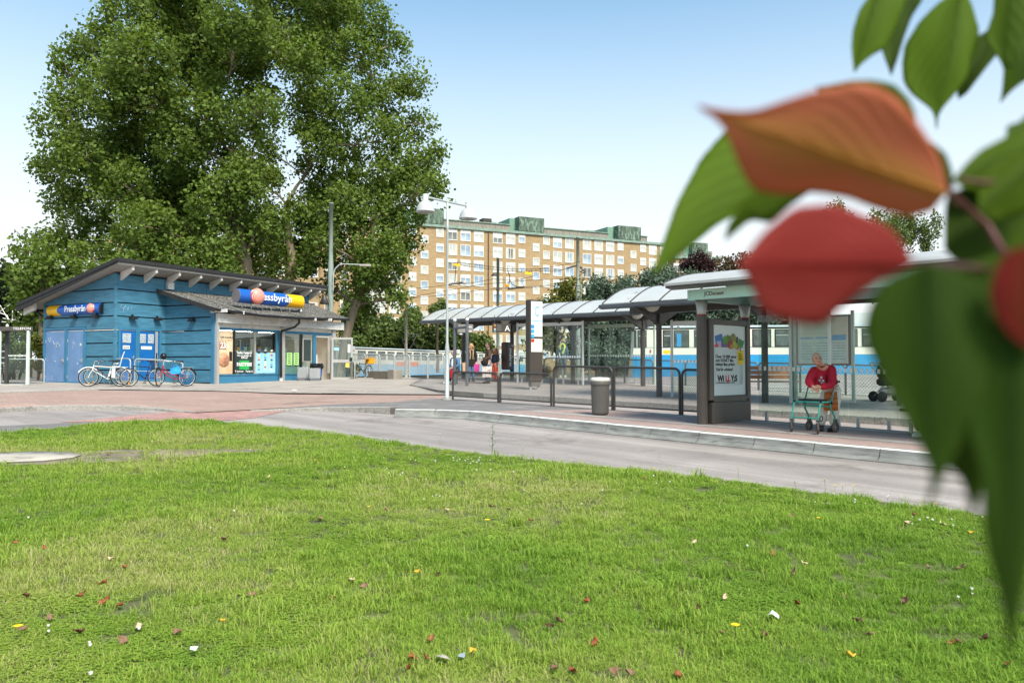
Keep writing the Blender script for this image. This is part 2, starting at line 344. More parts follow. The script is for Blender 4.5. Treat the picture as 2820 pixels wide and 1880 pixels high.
# kerbstones
def stones(name, pts, prof, L, mats, zf, seed=0, gap=.014, jit=.012, white=None):
    """separate stones along a line; prof = (distance out, height) ring; zf(x,y) base level"""
    root = link(name, None, None, 'structure')
    P = [Vector((p[0], p[1], 0)) for p in pts]; cum = [0]
    for a, b in zip(P, P[1:]): cum.append(cum[-1]+(b-a).length)
    def pos(t):
        for i in range(len(P)-1):
            if t <= cum[i+1] or i == len(P)-2:
                k = (t-cum[i])/max(1e-6, cum[i+1]-cum[i]); return P[i].lerp(P[i+1], k), (P[i+1]-P[i]).normalized()
    rnd = random.Random(seed); t = 0.0
    while t < cum[-1]-.15:
        l = min(L*(1+rnd.uniform(-.06,.06)), cum[-1]-t); a, ta = pos(t+gap/2); b, tb = pos(t+l-gap/2); tm = (b-a).normalized(); out = Vector((tm.y, -tm.x, 0))
        dz = rnd.uniform(-jit, jit)*.5; do = rnd.uniform(-jit, jit)*.5; ring = []
        for q in (a, b):
            z = zf(q.x, q.y)
            ring.append([q+out*(o+do)+Vector((0,0,z+h+dz)) for o, h in prof])
        m = MB(); n = len(prof); fs = [(i, (i+1)%n, n+(i+1)%n, n+i) for i in range(n)]
        m.add(ring[0]+ring[1], []); 
        for i, f in enumerate(fs): m.f.append(f); m.mi.append(1 if white and i in white else 0); m.sm.append(False)
        m.f += [tuple(range(n)), tuple(range(2*n-1, n-1, -1))]; m.mi += [0,0]; m.sm += [False, False]
        m.build('kerb_stone', mats, root); t += l
    return root
gran = [(-.10,-.12),(.03,-.12),(.035,.0),(.02,.012),(-.10,.012)]
stones('plaza_kerb', px([(-120,1131),(0,1125),(90,1119),(170,1117),(378,1117),(470,1122),(530,1126)], .1), [(-.13,-.18),(.03,-.18),(.03,-.005),(.01,.012),(-.13,.012)], 1.0, [m_kerb], lambda x,y: plz_off(x,y), 1)
stones('pavement_kerb', list(FAR[:-1]), [(-.08,-.2),(.03,-.2),(.03,.004),(.015,.012),(-.08,.012)], 1.0, [m_kerb], far_off, 2)
# island pavement along the bus lane, with its bus kerb
ISL = px([(689,1122),(780,1121),(867,1120),(980,1124),(1087,1130)], .1)
BUS = [gnd(1087,1130,.15)[:2], (-1.3,18.72), (3.49,13.92), (6.02,11.50), (11.0,6.6)]
_x0, _x1 = ISL[0][0], BUS[0][0]
def isl_off(x, y): return S(x, y)+.02+.15*max(0, min(1, (x-_x0)/(_x1-_x0)))
FENCE_L, FENCE_R = Vector((-1.72,22.5,0)), Vector((3.69,17.6,0))
back = [(15,6.0),(11.5,9.9),(8.0,13.6),(5.1,16.55),(3.95,17.6),(-1.55,22.65),(-2.3,22.9)]
sheet('island_pavement', ISL+BUS[1:]+back+px([(1205,1117),(1090,1112),(900,1112)], .1), isl_off, m_dark, 1.2, skirt=.25)
# pink paving and pale bands beside the kerb
dk = Vector((.709,-.705,0)); nk = Vector((.705,.709,0)); K0 = Vector((3.49,13.92,0))
def kline(s0, s1, p0, p1, taper=0):
    a = K0+dk*s0; b = K0+dk*s1
    return [(a+nk*p0+dk*taper)[:2], (b+nk*p0)[:2], (b+nk*p1)[:2], (a+nk*p1)[:2]]
sheet('pink_paving', kline(-4.6,9.5,.30,2.75,-1.6), lambda x,y: isl_off(x,y)+.005, m_redi, 1.0)
sheet('paving_band', kline(-5.4,9.5,1.05,1.32,0), lambda x,y: isl_off(x,y)+.010, m_band, 1.0)
sheet('paving_band', kline(-3.0,9.5,2.45,2.72,0), lambda x,y: isl_off(x,y)+.010, m_band, 1.0)
stones('island_kerb', ISL, [(-.14,-.2),(.03,-.2),(.03,-.004),(.01,.012),(-.14,.012)], 1.0, [m_kerb], isl_off, 3)
stones('bus_kerb', BUS, [(-.30,-.25),(.17,-.25),(.17,-.155),(.10,-.145),(.045,-.11),(.015,-.05),(.0,.006),(-.04,.013),(-.19,.013),(-.30,.012)], 1.0,
       [m_buskerb, m_white], isl_off, 4, gap=.016, jit=.006, white=(6,7))
# tram platform
PK = [(10.2,14.8),(5.8,19.2),(2.2,22.8),(.25,24.75),(-.35,25.15),(-.9,25.6)]
def plat_off(x, y): return S(x, y)+.16
PLAT = PK+[(-1.4,26.2),(-2.58,27.45),(-3.98,31.0),(-4.18,37.8),(-1.2,37.0),(1.3,34.6),(6.0,28.8),(12,22.5),(16,18)]
sheet('tram_platform', PLAT, plat_off, m_grey, 1.2, skirt=.3)
sheet('platform_edge_line', [(-3.9,37.4),(-1.3,36.7),(1.2,34.3),(5.9,28.5),(11.9,22.2),(11.8,22.05),(5.75,28.35),(1.1,34.1),(-1.4,36.5),(-3.9,37.1)], lambda x,y: plat_off(x,y)+.005, m_white, 1.2)
stones('platform_kerb', list(reversed(PK)), [(-.14,-.2),(.03,-.2),(.03,-.004),(.01,.012),(-.14,.012)], 1.0, [m_kerb], plat_off, 5)
# concrete slab and bare soil on the lawn at left, pale edging stone between lawn and road
sheet('bare_soil', px([(-60,1282),(200,1275),(420,1262),(640,1246),(800,1240),(700,1235),(480,1236),(300,1240),(150,1246),(-60,1250)], .06), lambda x,y: LZ(x,y)+.012, mat('bare_soil', (.20,.16,.11), .95, var=.35, scale=2.2, bump=.6, bscale=60, wear=(.08,.10,.03), wscale=2.5, wamt=.3), .4)
sl = px([(-120,1284),(0,1277),(120,1271),(200,1262),(222,1255),(190,1249),(100,1247),(0,1250),(-120,1256)], .06)
sheet('concrete_slab', sl, lambda x,y: LZ(x,y)+.035, mat('slab_concrete', srgbmul('b5aa9c', .9), .85, var=.12, scale=2, bump=.4, wear=srgbmul('8b8070', 1), wscale=3), .5, skirt=.06)
stones('lawn_edging', px([(520,1157),(620,1162),(760,1172),(900,1184),(1000,1198),(1120,1216)], .03), [(-.05,-.1),(.05,-.1),(.05,.0),(.03,.02),(-.05,.02)], .8, [m_kerb], lambda x,y: S(x,y)+.012, 6)
# ---------------------------------------------------------------- apartment block far behind
m_brick = bpy.data.materials.new('yellow_brick'); m_brick.use_nodes = True
def _mkbrick():
    n = m_brick.node_tree.nodes; L = m_brick.node_tree.links; b = n['Principled BSDF']; b.inputs['Roughness'].default_value = .9; b.inputs['Specular IOR Level'].default_value = .15
    t = n.new('ShaderNodeTexCoord'); br = n.new('ShaderNodeTexBrick'); mp = n.new('ShaderNodeMapping')
    mp.inputs['Rotation'].default_value = (R(90), 0, R(0)); L.new(t.outputs['UV'], br.inputs['Vector'])
    br.inputs['Scale'].default_value = 1; br.inputs['Brick Width'].default_value = .5; br.inputs['Row Height'].default_value = .17; br.inputs['Mortar Size'].default_value = .02
    br.inputs['Color1'].default_value = lin('c39a68')+(1,); br.inputs['Color2'].default_value = lin('d6b280')+(1,); br.inputs['Mortar'].default_value = lin('cdbfa4')+(1,)
    nz = n.new('ShaderNodeTexNoise'); nz.inputs['Scale'].default_value = .12; nz.inputs['Detail'].default_value = 8; L.new(t.outputs['UV'], nz.inputs['Vector'])
    mr = n.new('ShaderNodeMapRange'); mr.inputs['To Min'].default_value = .48; mr.inputs['To Max'].default_value = .66; L.new(nz.outputs[0], mr.inputs[0])
    x = n.new('ShaderNodeMix'); x.data_type = 'RGBA'; x.blend_type = 'MULTIPLY'; x.inputs[0].default_value = 1
    L.new(br.outputs[0], x.inputs[6]); L.new(mr.outputs[0], x.inputs[7]); L.new(x.outputs[2], b.inputs['Base Color'])
_mkbrick()
m_cop = mat('green_copper', srgbmul('9db5a4', .6), .7, var=.18, scale=1.2, wear=srgbmul('5a6a5c', 1), wscale=1.8, wamt=.2)
m_copside = mat('copper_sheet', srgbmul('8cb39b', .62), .7, var=.1, scale=.6, stretch=(6,6,.3))
m_copdark = mat('weathered_copper', srgbmul('3c4a3f', .9), .75, var=.4, scale=1.0, col2=srgbmul('6a7a68', .8), wear=srgbmul('8fae98', .7), wscale=1.6, wamt=.34, stretch=(1.5,1.5,.45))
m_fas = mat('grey_weathered_boards', srgbmul('8e877b', .9), .85, var=.12, scale=1.2, stretch=(3,3,.15), wear=srgbmul('5d5850', 1), wscale=3, wamt=.3)
m_wfr = mat('white_window_frame', srgbmul('ddd9d0', .9), .5, var=.05)
m_curt = mat('pale_curtain', srgbmul('cfc9bb', .8), .8, var=.1)
m_blind = mat('white_blind', srgbmul('e3e0d8', .9), .7, var=.05)
def mkpane(name, c, c2, rough=.06):
    return mat(name, c, rough, var=.3, scale=.45, col2=c2, spec=.9)
m_pane = [mkpane('pane_sky', srgbmul('7b97b3', .8), srgbmul('b9c8d4', .9)), mkpane('pane_pale', srgbmul('b9bdb8', .85), srgbmul('d8d8d0', .9)), mkpane('pane_dark', srgbmul('5d6160', .7), srgbmul('8d9088', .8))]
def wall_uv(name, poly, depth, e, mt, parent):
    """vertical wall slab with uv in metres along e / up"""
    n_ = Vector((-e[1], e[0], 0)); m = MB(); m.prism(poly, n_*depth); o = m.build(name, mt, parent)
    me = o.data; uv = me.uv_layers.new(name='UVMap'); inv = INV[o.name].inverted() if o.name in INV else Matrix()
    for lp in me.loops:
        p = inv @ me.vertices[lp.vertex_index].co; uv.data[lp.index].uv = (p.x*e[0]+p.y*e[1]+(p.x*n_.x+p.y*n_.y), p.z)
    return o
class Facade:
    def __init__(s, P, e): s.P = Vector((P[0], P[1], 0)); s.e = Vector((e[0], e[1], 0)).normalized(); s.n = Vector((s.e.y, -s.e.x, 0))  # n towards camera side
    def s_of(s, u, v): p = pl(u, v, s.P, s.e); return (p-s.P).dot(s.e), p.z
    def pt(s, t, z, o=0.0): return s.P+s.e*t+s.n*o+Vector((0,0,z))
WCACHE = {}
def window(F, s, z, w, h, root, kind, rnd, deep=.0):
    """frame with its pane (and blind) set into a proud frame; shares mesh data per type"""
    key = (round(w,2), round(h,2), kind)
    if key not in WCACHE:
        fr = MB(); t = .12; d = .10
        for c, dd in (((-w/2+t/2,0,0),(t,d,h)), ((w/2-t/2,0,0),(t,d,h)), ((0,0,h/2-t/2),(w-2*t,d,t)), ((0,0,-h/2+t*.6),(w-2*t,d,t*1.2))): fr.box(c, dd)
        if w > 1.8: fr.box((0,0,0),(.10,d,h-2*t))
        pn = MB().box((0,.02,0),(w-2*t,.03,h-2*t))
        bl = MB().box((0,-.012,h/2-t-(h-2*t)*.13),(w-2*t-.02,.02,(h-2*t)*.26))
        a = fr.build('window', m_wfr); b = pn.build('pane', m_pane[kind]); c = bl.build('blind', m_blind); iw, ih = w-2*t, h-2*t
        c2 = MB().box((0,-.012,h/2-t-ih*.24),(iw-.02,.02,ih*.48)).build('blind', m_blind); c3 = MB().box((-iw*.36,-.010,0),(iw*.26,.02,ih-.02)).box((iw*.38,-.010,0),(iw*.22,.02,ih-.02)).build('curtain', m_curt)
        WCACHE[key] = (a.data, b.data, c.data, c2.data, c3.data)
        for o in (a, b, c, c2, c3): bpy.data.objects.remove(o)
    A, B, Cc, C2, C3 = WCACHE[key]; ang = math.atan2(F.e.y, F.e.x)
    o = link('window', A, root); M_ = Matrix.Translation(F.pt(s, z, .03)) @ Matrix.Rotation(ang, 4, 'Z'); o.matrix_local = INV[root.name] @ M_
    link('pane', B, o)
    r_ = rnd.random()
    if r_ < .5: link('blind', Cc, o)
    elif r_ < .68: link('blind', C2, o)
    elif r_ < .85: link('curtain', C3, o)
    return o
FA = Facade((-11.9,147.6), (.9025,.431))
bl = thing('apartment_block', 'long yellow brick apartment block with green copper roof edge behind the tram stop', 'building', tuple(FA.pt(0, 0)))
zt = 27.3
sL, sR = FA.s_of(880, 640)[0], FA.s_of(1826, 680)[0]
wall_uv('wall', [FA.pt(sL,0), FA.pt(sR,0), FA.pt(sR,zt), FA.pt(sL,zt)], 12.0, FA.e, m_brick, bl)
cx4 = lambda x, y: FA.s_of(1140+x/3.267, 520+y/3.267)
rn = random.Random(5)
rows = lambda z0, k: [z0-2.8*i for i in range(k)]
z_row = cx4(343, 412)[1]           # centre of the top row
for x, y in ((343,412),(463,420),(582,429),(752,443),(868,450),(1290,480),(1398,487),(1555,497),(1660,505),(1763,512),(2147,538),(2245,545)):
    s = cx4(x, y)[0]
    for z in rows(z_row, 9): window(FA, s, z, 2.05 if x < 700 else 2.0, 2.1, bl, rn.choice((0,0,1,1,2)), rn)
for x, y in ((233,400),(970,455),(1190,468),(1857,515),(2060,530),(-12,388)):
    s = cx4(x, y)[0]
    for z in rows(z_row+.18, 9): window(FA, s, z, 1.45, 1.6, bl, rn.choice((0,0,1,1)), rn)
for x, y in ((95,460),(1098,528),(1973,587)):
    s, z0 = cx4(x, y)
    for z in rows(z_row-1.25, 9): window(FA, s, z, 1.45, 1.55, bl, rn.choice((0,1,1)), rn)
for u in (1047, 1088, 905, 948):
    s = FA.s_of(u, 850)[0]
    for z in rows(z_row, 9): window(FA, s, z, 2.3 if u > 1000 else 1.5, 2.1, bl, rn.choice((1,2,2)), rn)
FA_T = lambda s, z, o: FA.pt(s, z, o)
def slab(name, s0, s1, z0, z1, o0, o1, mt, parent=bl, F=FA):
    m = MB(); m.hexa([F.pt(s0,z0,o0),F.pt(s1,z0,o0),F.pt(s1,z0,o1),F.pt(s0,z0,o1),F.pt(s0,z1,o0),F.pt(s1,z1,o0),F.pt(s1,z1,o1),F.pt(s0,z1,o1)])
    return m.build(name, mt, parent)
slab('copper_cornice', sL, sR+.3, zt+.01, zt+.48, .35, -12, m_cop)
for a, b in ((-1.2, 890), (1168, 1778), (2037, 2128)):
    s0 = cx4(268, 330)[0] if a < 0 else cx4(a, 330)[0]; s1 = cx4(b, 380)[0]
    slab('roof_parapet', s0+.02, s1-.02, zt+.61, zt+1.75, -1.2, -9, m_fas); slab('parapet_cap', s0, s1, zt+1.76, zt+1.92, -1.0, -9, m_cop)
for i, (a, m_, b) in enumerate(((-200, 40, 268), (892, 942, 1168), (1780, 1833, 2037))):
    s0, s1, s2 = cx4(a, 300)[0], cx4(m_, 300)[0], cx4(b, 300)[0]
    ph = link('roof_housing', None, bl); INV[ph.name] = INV[bl.name]
    slab('copper_side', s0, s1, zt+.61, zt+3.25, -1.6, -7, m_copside, ph); slab('copper_front', s1+.01, s2, zt+.61, zt+3.4, .2, -7.2, m_copdark, ph)
cs = cx4(718, 300)[0]; slab('chimney', cs-.9, cs+.9, zt+1.93, zt+3.1, -3, -5, mat('chimney_dark', srgbmul('4a4540', .8), .9)); 
for x in (768, 1660): cs = cx4(x, 330)[0]; slab('vent_box', cs-.8, cs+.8, zt+1.93, zt+2.5, -3, -4.5, m_cop)
cs = cx4(668, 400)[0]; slab('drainpipe', cs-.07, cs+.07, 0, zt, .22, .08, mat('drain_brown', srgbmul('5a4a3c', .8), .7))
cs = FA.s_of(1031, 900)[0]; slab('drainpipe', cs-.08, cs+.08, 0, 15, .25, .08, mat('drain_green', srgbmul('6f8a76', .8), .7))
s0, s1 = FA.s_of(990, 850)[0], FA.s_of(1024, 850)[0]
slab('concrete_strip', s0, s1, 0, 19.5, 1.6, -.3, mat('pale_concrete', srgbmul('c9c6bd', .9), .85, var=.06, scale=.3))
# second block at right, further back, and a third seen through the big tree at left
FB = Facade(tuple(at(1866, 720, 190.)[:2]), (.97,.24))
b2 = thing('apartment_block', 'smaller stretch of yellow brick flats with copper box on roof, behind the purple tree', 'building', tuple(FB.pt(0,0)))
zb = FB.s_of(1866, 712)[1]; sb = FB.s_of(1985, 712)[0]
wall_uv('wall', [FB.pt(-.5,0), FB.pt(sb,0), FB.pt(sb,zb), FB.pt(-.5,zb)], 12, FB.e, m_brick, b2)
slab('copper_cornice', -.8, sb+.3, zb+.01, zb+.7, .4, -11, m_cop, b2, FB)
for u in (1865, 1889, 1930, 1955, 1975):
    s = FB.s_of(u, 730)[0]
    for z in rows(zb-2.2, 4): window(FB, s, z, 1.9, 2.2, b2, rn.choice((1,2)), rn)
q = lambda u: FB.s_of(u, 700)[0]
slab('roof_parapet', q(1868)-.02, q(1889)-.02, zb+.71, zb+2.2, -1, -8, m_fas, b2, FB); slab('roof_parapet', q(1951)+.02, q(1967), zb+.71, zb+2.2, -1, -8, m_fas, b2, FB)
slab('copper_side', q(1889), q(1906), zb+.71, zb+3.9, -1.4, -7, m_copside, b2, FB); slab('copper_front', q(1906)+.01, q(1949), zb+.71, zb+4.0, .1, -7, m_copdark, b2, FB)
FC = Facade(tuple(at(290, 700, 120.)[:2]), (.97,.22))
b3 = thing('apartment_block', 'yellow brick block glimpsed through the big tree above the kiosk roof', 'building', tuple(FC.pt(0,0)))
zc = FC.s_of(290, 652)[1]; sc_ = FC.s_of(880, 652)[0]
wall_uv('wall', [FC.pt(0,0), FC.pt(sc_,0), FC.pt(sc_,zc), FC.pt(0,zc)], 12, FC.e, m_brick, b3)
slab('copper_cornice', -.3, sc_+.3, zc+.01, zc+.6, .4, -11, m_cop, b3, FC)
for u in range(310, 870, 46):
    s = FC.s_of(u, 700)[0]
    for z in rows(zc-1.8, 5): window(FC, s, z, 1.5, 1.6, b3, rn.choice((1,2,0)), rn)
# ---------------------------------------------------------------- the blue kiosk
kA = Vector((-15.96,32.0,0)); k1 = Vector((.883,-.469,0)).normalized(); k3 = Vector((.469,.883,0)).normalized()
kL = kA-k1*4.72; kI = kA+k3*2.37; kB = kI+k1*2.97; kC = kB+k3*7.28
Z3 = Vector((0,0,1))
KZ = S(-15,32)+.14
kiosk = thing('kiosk', 'blue boarded newsagent kiosk with black gaps between boards and a sloping roof', 'kiosk', (kA.x+2, kA.y+3, KZ))
m_blue = mat('blue_boards', srgbmul('477f98', .86), .55, var=.20, scale=1.7, bump=.55, bscale=34, stretch=(1,1,7), wear=srgbmul('7fa0b2', .9), wscale=7, wamt=.07)
m_gap = mat('black_gap', srgbmul('17181a', .8), .8, var=.2)
m_fr = mat('blue_frame', srgbmul('3a7898', .9), .5, var=.08, bump=.2)
m_door = mat('faded_blue_door', srgbmul('6a8cb6', .9), .5, var=.16, scale=1.6, wear=srgbmul('b9bdc4', .9), wscale=4, wamt=.10, stretch=(1,1,.8))
m_door2 = mat('bright_blue_door', srgbmul('1464a8', .9), .45, var=.10, scale=2, wear=srgbmul('9fb4c6', .9), wscale=6, wamt=.0)
m_tar = mat('black_roof_felt', srgbmul('2f2e2f', .8), .85, var=.2, scale=6)
m_soff = mat('grey_soffit', srgbmul('a9a39c', .8), .8, var=.10, scale=2)
m_wood = mat('white_painted_wood', srgbmul('dcd6cf', .9), .6, var=.06)
m_shing = mat('mossy_roof_shingles', srgbmul('4a4743', .7), .9, var=.25, scale=7, bump=.8, bscale=40, wear=srgbmul('b8b1a4', 1), wscale=14, wamt=.30)
m_black = mat('black_metal', srgbmul('1d1c1c', .8), .45, var=.1)
m_alu = mat('aluminium', srgbmul('b8b4ae', .9), .4, metal=.3, var=.06)
m_shut = mat('white_shutter', srgbmul('d0cdc6', .9), .55, var=.05, scale=1.3, wear=srgbmul('a5a098', 1), wscale=3)
m_glass = glass('window_glass', 'dfe9e6', .10)
class Wall:
    def __init__(s, O, e, n): s.O = O; s.e = e; s.n = n
    def t(s, u, v=950): p = pl(u, v, s.O, s.e); return (p-s.O).dot(s.e)
    def z(s, u, v): return pl(u, v, s.O, s.e).z
    def p(s, t, z, o=0): return Vector((s.O.x, s.O.y, 0))+s.e*t+s.n*o+Z3*z
    def bx(s, m, t0, t1, z0, z1, o0, o1):
        m.hexa([s.p(t0,z0,o0), s.p(t1,z0,o0), s.p(t1,z0,o1), s.p(t0,z0,o1), s.p(t0,z1,o0), s.p(t1,z1,o0), s.p(t1,z1,o1), s.p(t0,z1,o1)]); return m
    def part(s, name, t0, t1, z0, z1, o0, o1, mt, par=None): return s.bx(MB(), t0, t1, z0, z1, o0, o1).build(name, mt, par or kiosk)
n1 = Vector((k1.y, -k1.x, 0)); n1 = -k3; n3 = k1
w1 = Wall(kL, k1, -k3); w2 = Wall(kA, k3, k1); w3 = Wall(kI, k1, -k3); w4 = Wall(kB, k3, k1)
GAP = [4.64-.545*k for k in range(8)]
lvl = [(GAP[i+1]+.03, GAP[i]-.02) for i in range(7)]+[(.62, GAP[7]-.02)]
def roofz(t): return 5.30-.233*(4.72-t)           # underside of the roof along wall 1
def board(w, t0, t1, z0, z1, topf=None, o=.035):
    if topf is None: return w.part('wall_board', t0, t1, z0, z1, 0, o, m_blue)
    a, b = topf(t0), topf(t1); za, zb_ = min(z1, a), min(z1, b)
    if max(za, zb_) <= z0+.02: return
    poly = [(t0, z0), (t1, z0), (t1, max(zb_, z0))]
    if a < z1 < b: poly.append(((z1-a)/(b-a)*(t1-t0)+t0, z1))
    if b < z1 < a: poly.append(((z1-a)/(b-a)*(t1-t0)+t0, z1))
    if za > z0: poly.append((t0, za))
    if a < z0: poly = [(t0+(z0-a)/(b-a)*(t1-t0), z0)]+[q for q in poly[1:] if q[0] > t0+1e-6]
    if b < z0: poly = [q for q in poly if q[0] < t1-1e-6]+[]; poly.insert(1, (t0+(z0-a)/(b-a)*(t1-t0), z0))
    if len(poly) < 3: return
    MB().prism([w.p(t, z, o) for t, z in poly], -w.n*o).build('wall_board', m_blue, kiosk)
# backing walls
MB().prism([w1.p(0,.5,-.01), w1.p(4.72,.5,-.01), w1.p(4.72,roofz(4.72),-.01), w1.p(0,roofz(0),-.01)], k3*.12).build('wall', m_gap, kiosk)
CLR = 11.2
w2.part('wall', 0, CLR, .5, 5.28, -.13, -.01, m_gap)
tI = 2.37
# wall 1 boards (upper whole width, lower beside the doors)
d0, d1, dm = w1.t(126), w1.t(238), w1.t(186)
zdt = w1.z(186, 902)
for z0, z1 in [(GAP[0]+.03, 5.5)]+lvl:
    if z0 > zdt-.1: board(w1, 0.0, 4.66, z0, z1, roofz)
    else:
        if z1 > zdt+.05: board(w1, d0, d1, zdt+.02, z1)
        board(w1, d1+.01, 4.66, z0, z1); board(w1, 0, d0-.01, z0, z1)
w1.part('corner_post', 4.665, 4.78, .62, roofz(4.7)-.02, 0, .05, m_blue)
def doors(w, spans, zt, zb_, mt, name='door'):
    out = []
    for a, b in spans:
        f = MB(); w.bx(f, a, a+.08, zb_, zt, .0, .09); w.bx(f, b-.08, b, zb_, zt, .0, .09); w.bx(f, a+.08, b-.08, zt-.08, zt, .0, .09); w.bx(f, a+.08, b-.08, zb_, zb_+.10, .0, .09)
        f.build('door_frame', m_fr, kiosk)
        d = w.part(name, a+.085, b-.085, zb_+.105, zt-.085, .01, .05, mt); out.append(d)
        h = MB(); c = w.p(b-.17, zb_+1.0, .075); h.box(c, (.03,.04,.16), w.e, w.n); h.tube([c+w.n*.02, c+w.n*.05, c+w.n*.05-w.e*.12], .012, 6); h.build('handle', m_alu, d)
        g_ = MB()
        for zz in (.25, 1.0, 1.75): g_.tube([w.p(a+.09, zb_+zz, .06), w.p(a+.09, zb_+zz+.12, .06)], .014, 6)
        g_.build('hinge', m_alu, d)
    return out
dA, dB = doors(w1, [(d0, dm), (dm+.01, d1)], zdt, KZ-.02, m_door)
w1.part('notice', w1.t(223), w1.t(227), w1.z(225,952), w1.z(225,945), .051, .055, m_white, dB)
# scratched graffiti on the faded doors
gr = MB()
for pts in ([(150,940),(153,948),(160,950),(166,944),(170,938),(174,932)], [(160,948),(158,956),(166,958),(168,950),(162,946)], [(137,930),(138,936),(141,942)], [(150,995),(156,993),(158,997)], [(216,998),(219,1004)]):
    gr.tube([w1.p(w1.t(u), w1.z(u,v), .056) for u, v in pts], .009, 5)
gr.build('scratch_marks', mat('scratched_paint', srgbmul('c9cdd0', .8), .8), dA)
# wall 2: boards above the pair of bright doors, clerestory above the shop roof
q0, qm, q1 = w2.t(323), w2.t(375), w2.t(440); zq = w2.z(380, 904)
for z0, z1 in [(GAP[0]+.03, 5.24)]+lvl:
    if z0 > zq-.1:
        if z0 > GAP[0]:
            for i in range(5): board(w2, .06+i*2.22, min(CLR, .06+i*2.22+2.2), z0, z1)
        elif z0 > GAP[1]: board(w2, .06, 4.4, z0, z1)
        else: board(w2, .06, tI, z0, z1)
    else:
        if z1 > zq+.05: board(w2, q0, q1, zq+.02, z1)
        board(w2, .06, q0-.01, z0, z1); board(w2, q1+.01, tI, z0, z1)
w2.part('corner_post', 0, .055, .62, 5.24, 0, .04, m_blue)
dC, dD = doors(w2, [(q0, qm), (qm+.01, q1)], zq, KZ+.08, m_door2)
m_lou = mat('slatted_vent', srgbmul('b9c0c4', .9), .5, var=.3, scale=14)
for dd, (ua, ub) in ((dC, (335,358)), (dD, (383,399)), (dD, (405,421))):
    m = MB(); ta, tb = w2.t(ua), w2.t(ub); za, zb_ = w2.z(350, 944), w2.z(350, 918)
    w2.bx(m, ta, tb, za, zb_, .05, .06)
    for i in range(5):
        for j in range(5): m.ball(w2.p(ta+(tb-ta)*(i+.5)/5, za+(zb_-za)*(j+.5)/5, .06), (.03,.03,.025), 6, 4)
    m.build('vent', m_lou, dd)
w2.part('sign_plate', w2.t(336), w2.t(355), w2.z(346,961), w2.z(346,951), .051, .058, m_white, dC)
for f_ in (954, 957.5): w2.part('print_line', w2.t(338), w2.t(353), w2.z(346,f_+1.2), w2.z(346,f_), .0585, .0605, mat('grey_print', srgbmul('8f989a', .8), .7), dC)
w2.part('sign_plate', w2.t(386), w2.t(416), w2.z(400,962), w2.z(400,953), .051, .058, m_white, dD)
w2.part('steel_strip', w2.t(423), w2.t(430), KZ+.2, w2.z(426,913), .095, .105, m_alu, dD)
w2.part('pull_bar', w2.t(425), w2.t(427), w2.z(426,998), w2.z(426,972), .107, .14, m_black, dD)
# wall 3: boards up to the rake
T0 = pl(431,796, kA, k3); E0 = pl(591,848, kB+k1*.35, k3)
L3 = 2.97
def rake(t): return T0.z+(E0.z-T0.z)*t/(L3+.35)-.06
MB().prism([w3.p(0,.5,-.01), w3.p(L3,.5,-.01), w3.p(L3,rake(L3),-.01), w3.p(0,rake(0),-.01)], k3*.12).build('wall', m_gap, kiosk)
for z0, z1 in [(GAP[0]+.03, 5.2)]+lvl: board(w3, .02, L3-.16, z0, z1, rake)
w3.part('corner_post', L3-.155, L3+.02, .62, rake(L3)-.02, 0, .05, m_fr)
# main roof: sloping slab with overhang, dark edges and pale rafter ends
def rz_(k): return 5.32+.233*k
P00, P01 = kA-k1*5.65-k3*.55, kA+k1*.85-k3*.55
def rp_(k, s_, dz): return Vector((kA.x,kA.y,0))+k1*k+k3*s_+Z3*(rz_(k)+dz)
LEN = 11.6
rm_ = MB(); rm_.hexa([rp_(-5.65,-.55,.02), rp_(.85,-.55,.02), rp_(.85,LEN,.02), rp_(-5.65,LEN,.02), rp_(-5.65,-.55,.10), rp_(.85,-.55,.10), rp_(.85,LEN,.10), rp_(-5.65,LEN,.10)])
rm_.build('soffit', m_soff, kiosk)
rf = MB(); rf.hexa([rp_(-5.72,-.62,.105), rp_(.92,-.62,.105), rp_(.92,LEN+.07,.105), rp_(-5.72,LEN+.07,.105), rp_(-5.72,-.62,.25), rp_(.92,-.62,.25), rp_(.92,LEN+.07,.25), rp_(-5.72,LEN+.07,.25)])
roof = rf.build('roof', m_tar, kiosk)
fb = MB(); fb.hexa([rp_(-5.7,-.60,-.12), rp_(.9,-.60,.06), rp_(.9,-.56,.06), rp_(-5.7,-.56,-.12), rp_(-5.7,-.60,.10), rp_(.9,-.60,.10), rp_(.9,-.56,.10), rp_(-5.7,-.56,.10)]); fb.build('bargeboard', m_tar, roof)
MB().tube([rp_(-5.74,-.6,.02), rp_(-5.74,LEN,.02)], .07, 8).build('gutter', m_black, roof)
MB().tube([rp_(-5.7,.2,0), rp_(-5.5,.3,-.25), rp_(-4.85,.45,-.75), rp_(-4.8,.45,-3.2)], .045, 8).build('downpipe', m_black, kiosk)
for u in (332,398,463,523,581,636,689,739,786,832,857):
    t = w2.t(u, 780)*.985
    m = MB(); zc_ = rz_(.4)-.02; tt = t
    a = [w2.p(tt-.05, rz_(0)-.32, .04), w2.p(tt+.05, rz_(0)-.32, .04), w2.p(tt+.05, rz_(.78)-.12, .78), w2.p(tt-.05, rz_(.78)-.12, .78),
         w2.p(tt-.05, rz_(0)+.012, .04), w2.p(tt+.05, rz_(0)+.012, .04), w2.p(tt+.05, rz_(.78)+.012, .78), w2.p(tt-.05, rz_(.78)+.012, .78)]
    m.hexa(a); m.build('rafter', m_wood, roof)
m = MB(); m.hexa([rp_(-5.55,-.4,-.30), rp_(-4.78,-.4,-.28), rp_(-4.78,-.3,-.28), rp_(-5.55,-.3,-.30), rp_(-5.55,-.4,.01), rp_(-4.78,-.4,.01), rp_(-4.78,-.3,.01), rp_(-5.55,-.3,.01)]); m.build('rafter', m_wood, roof)
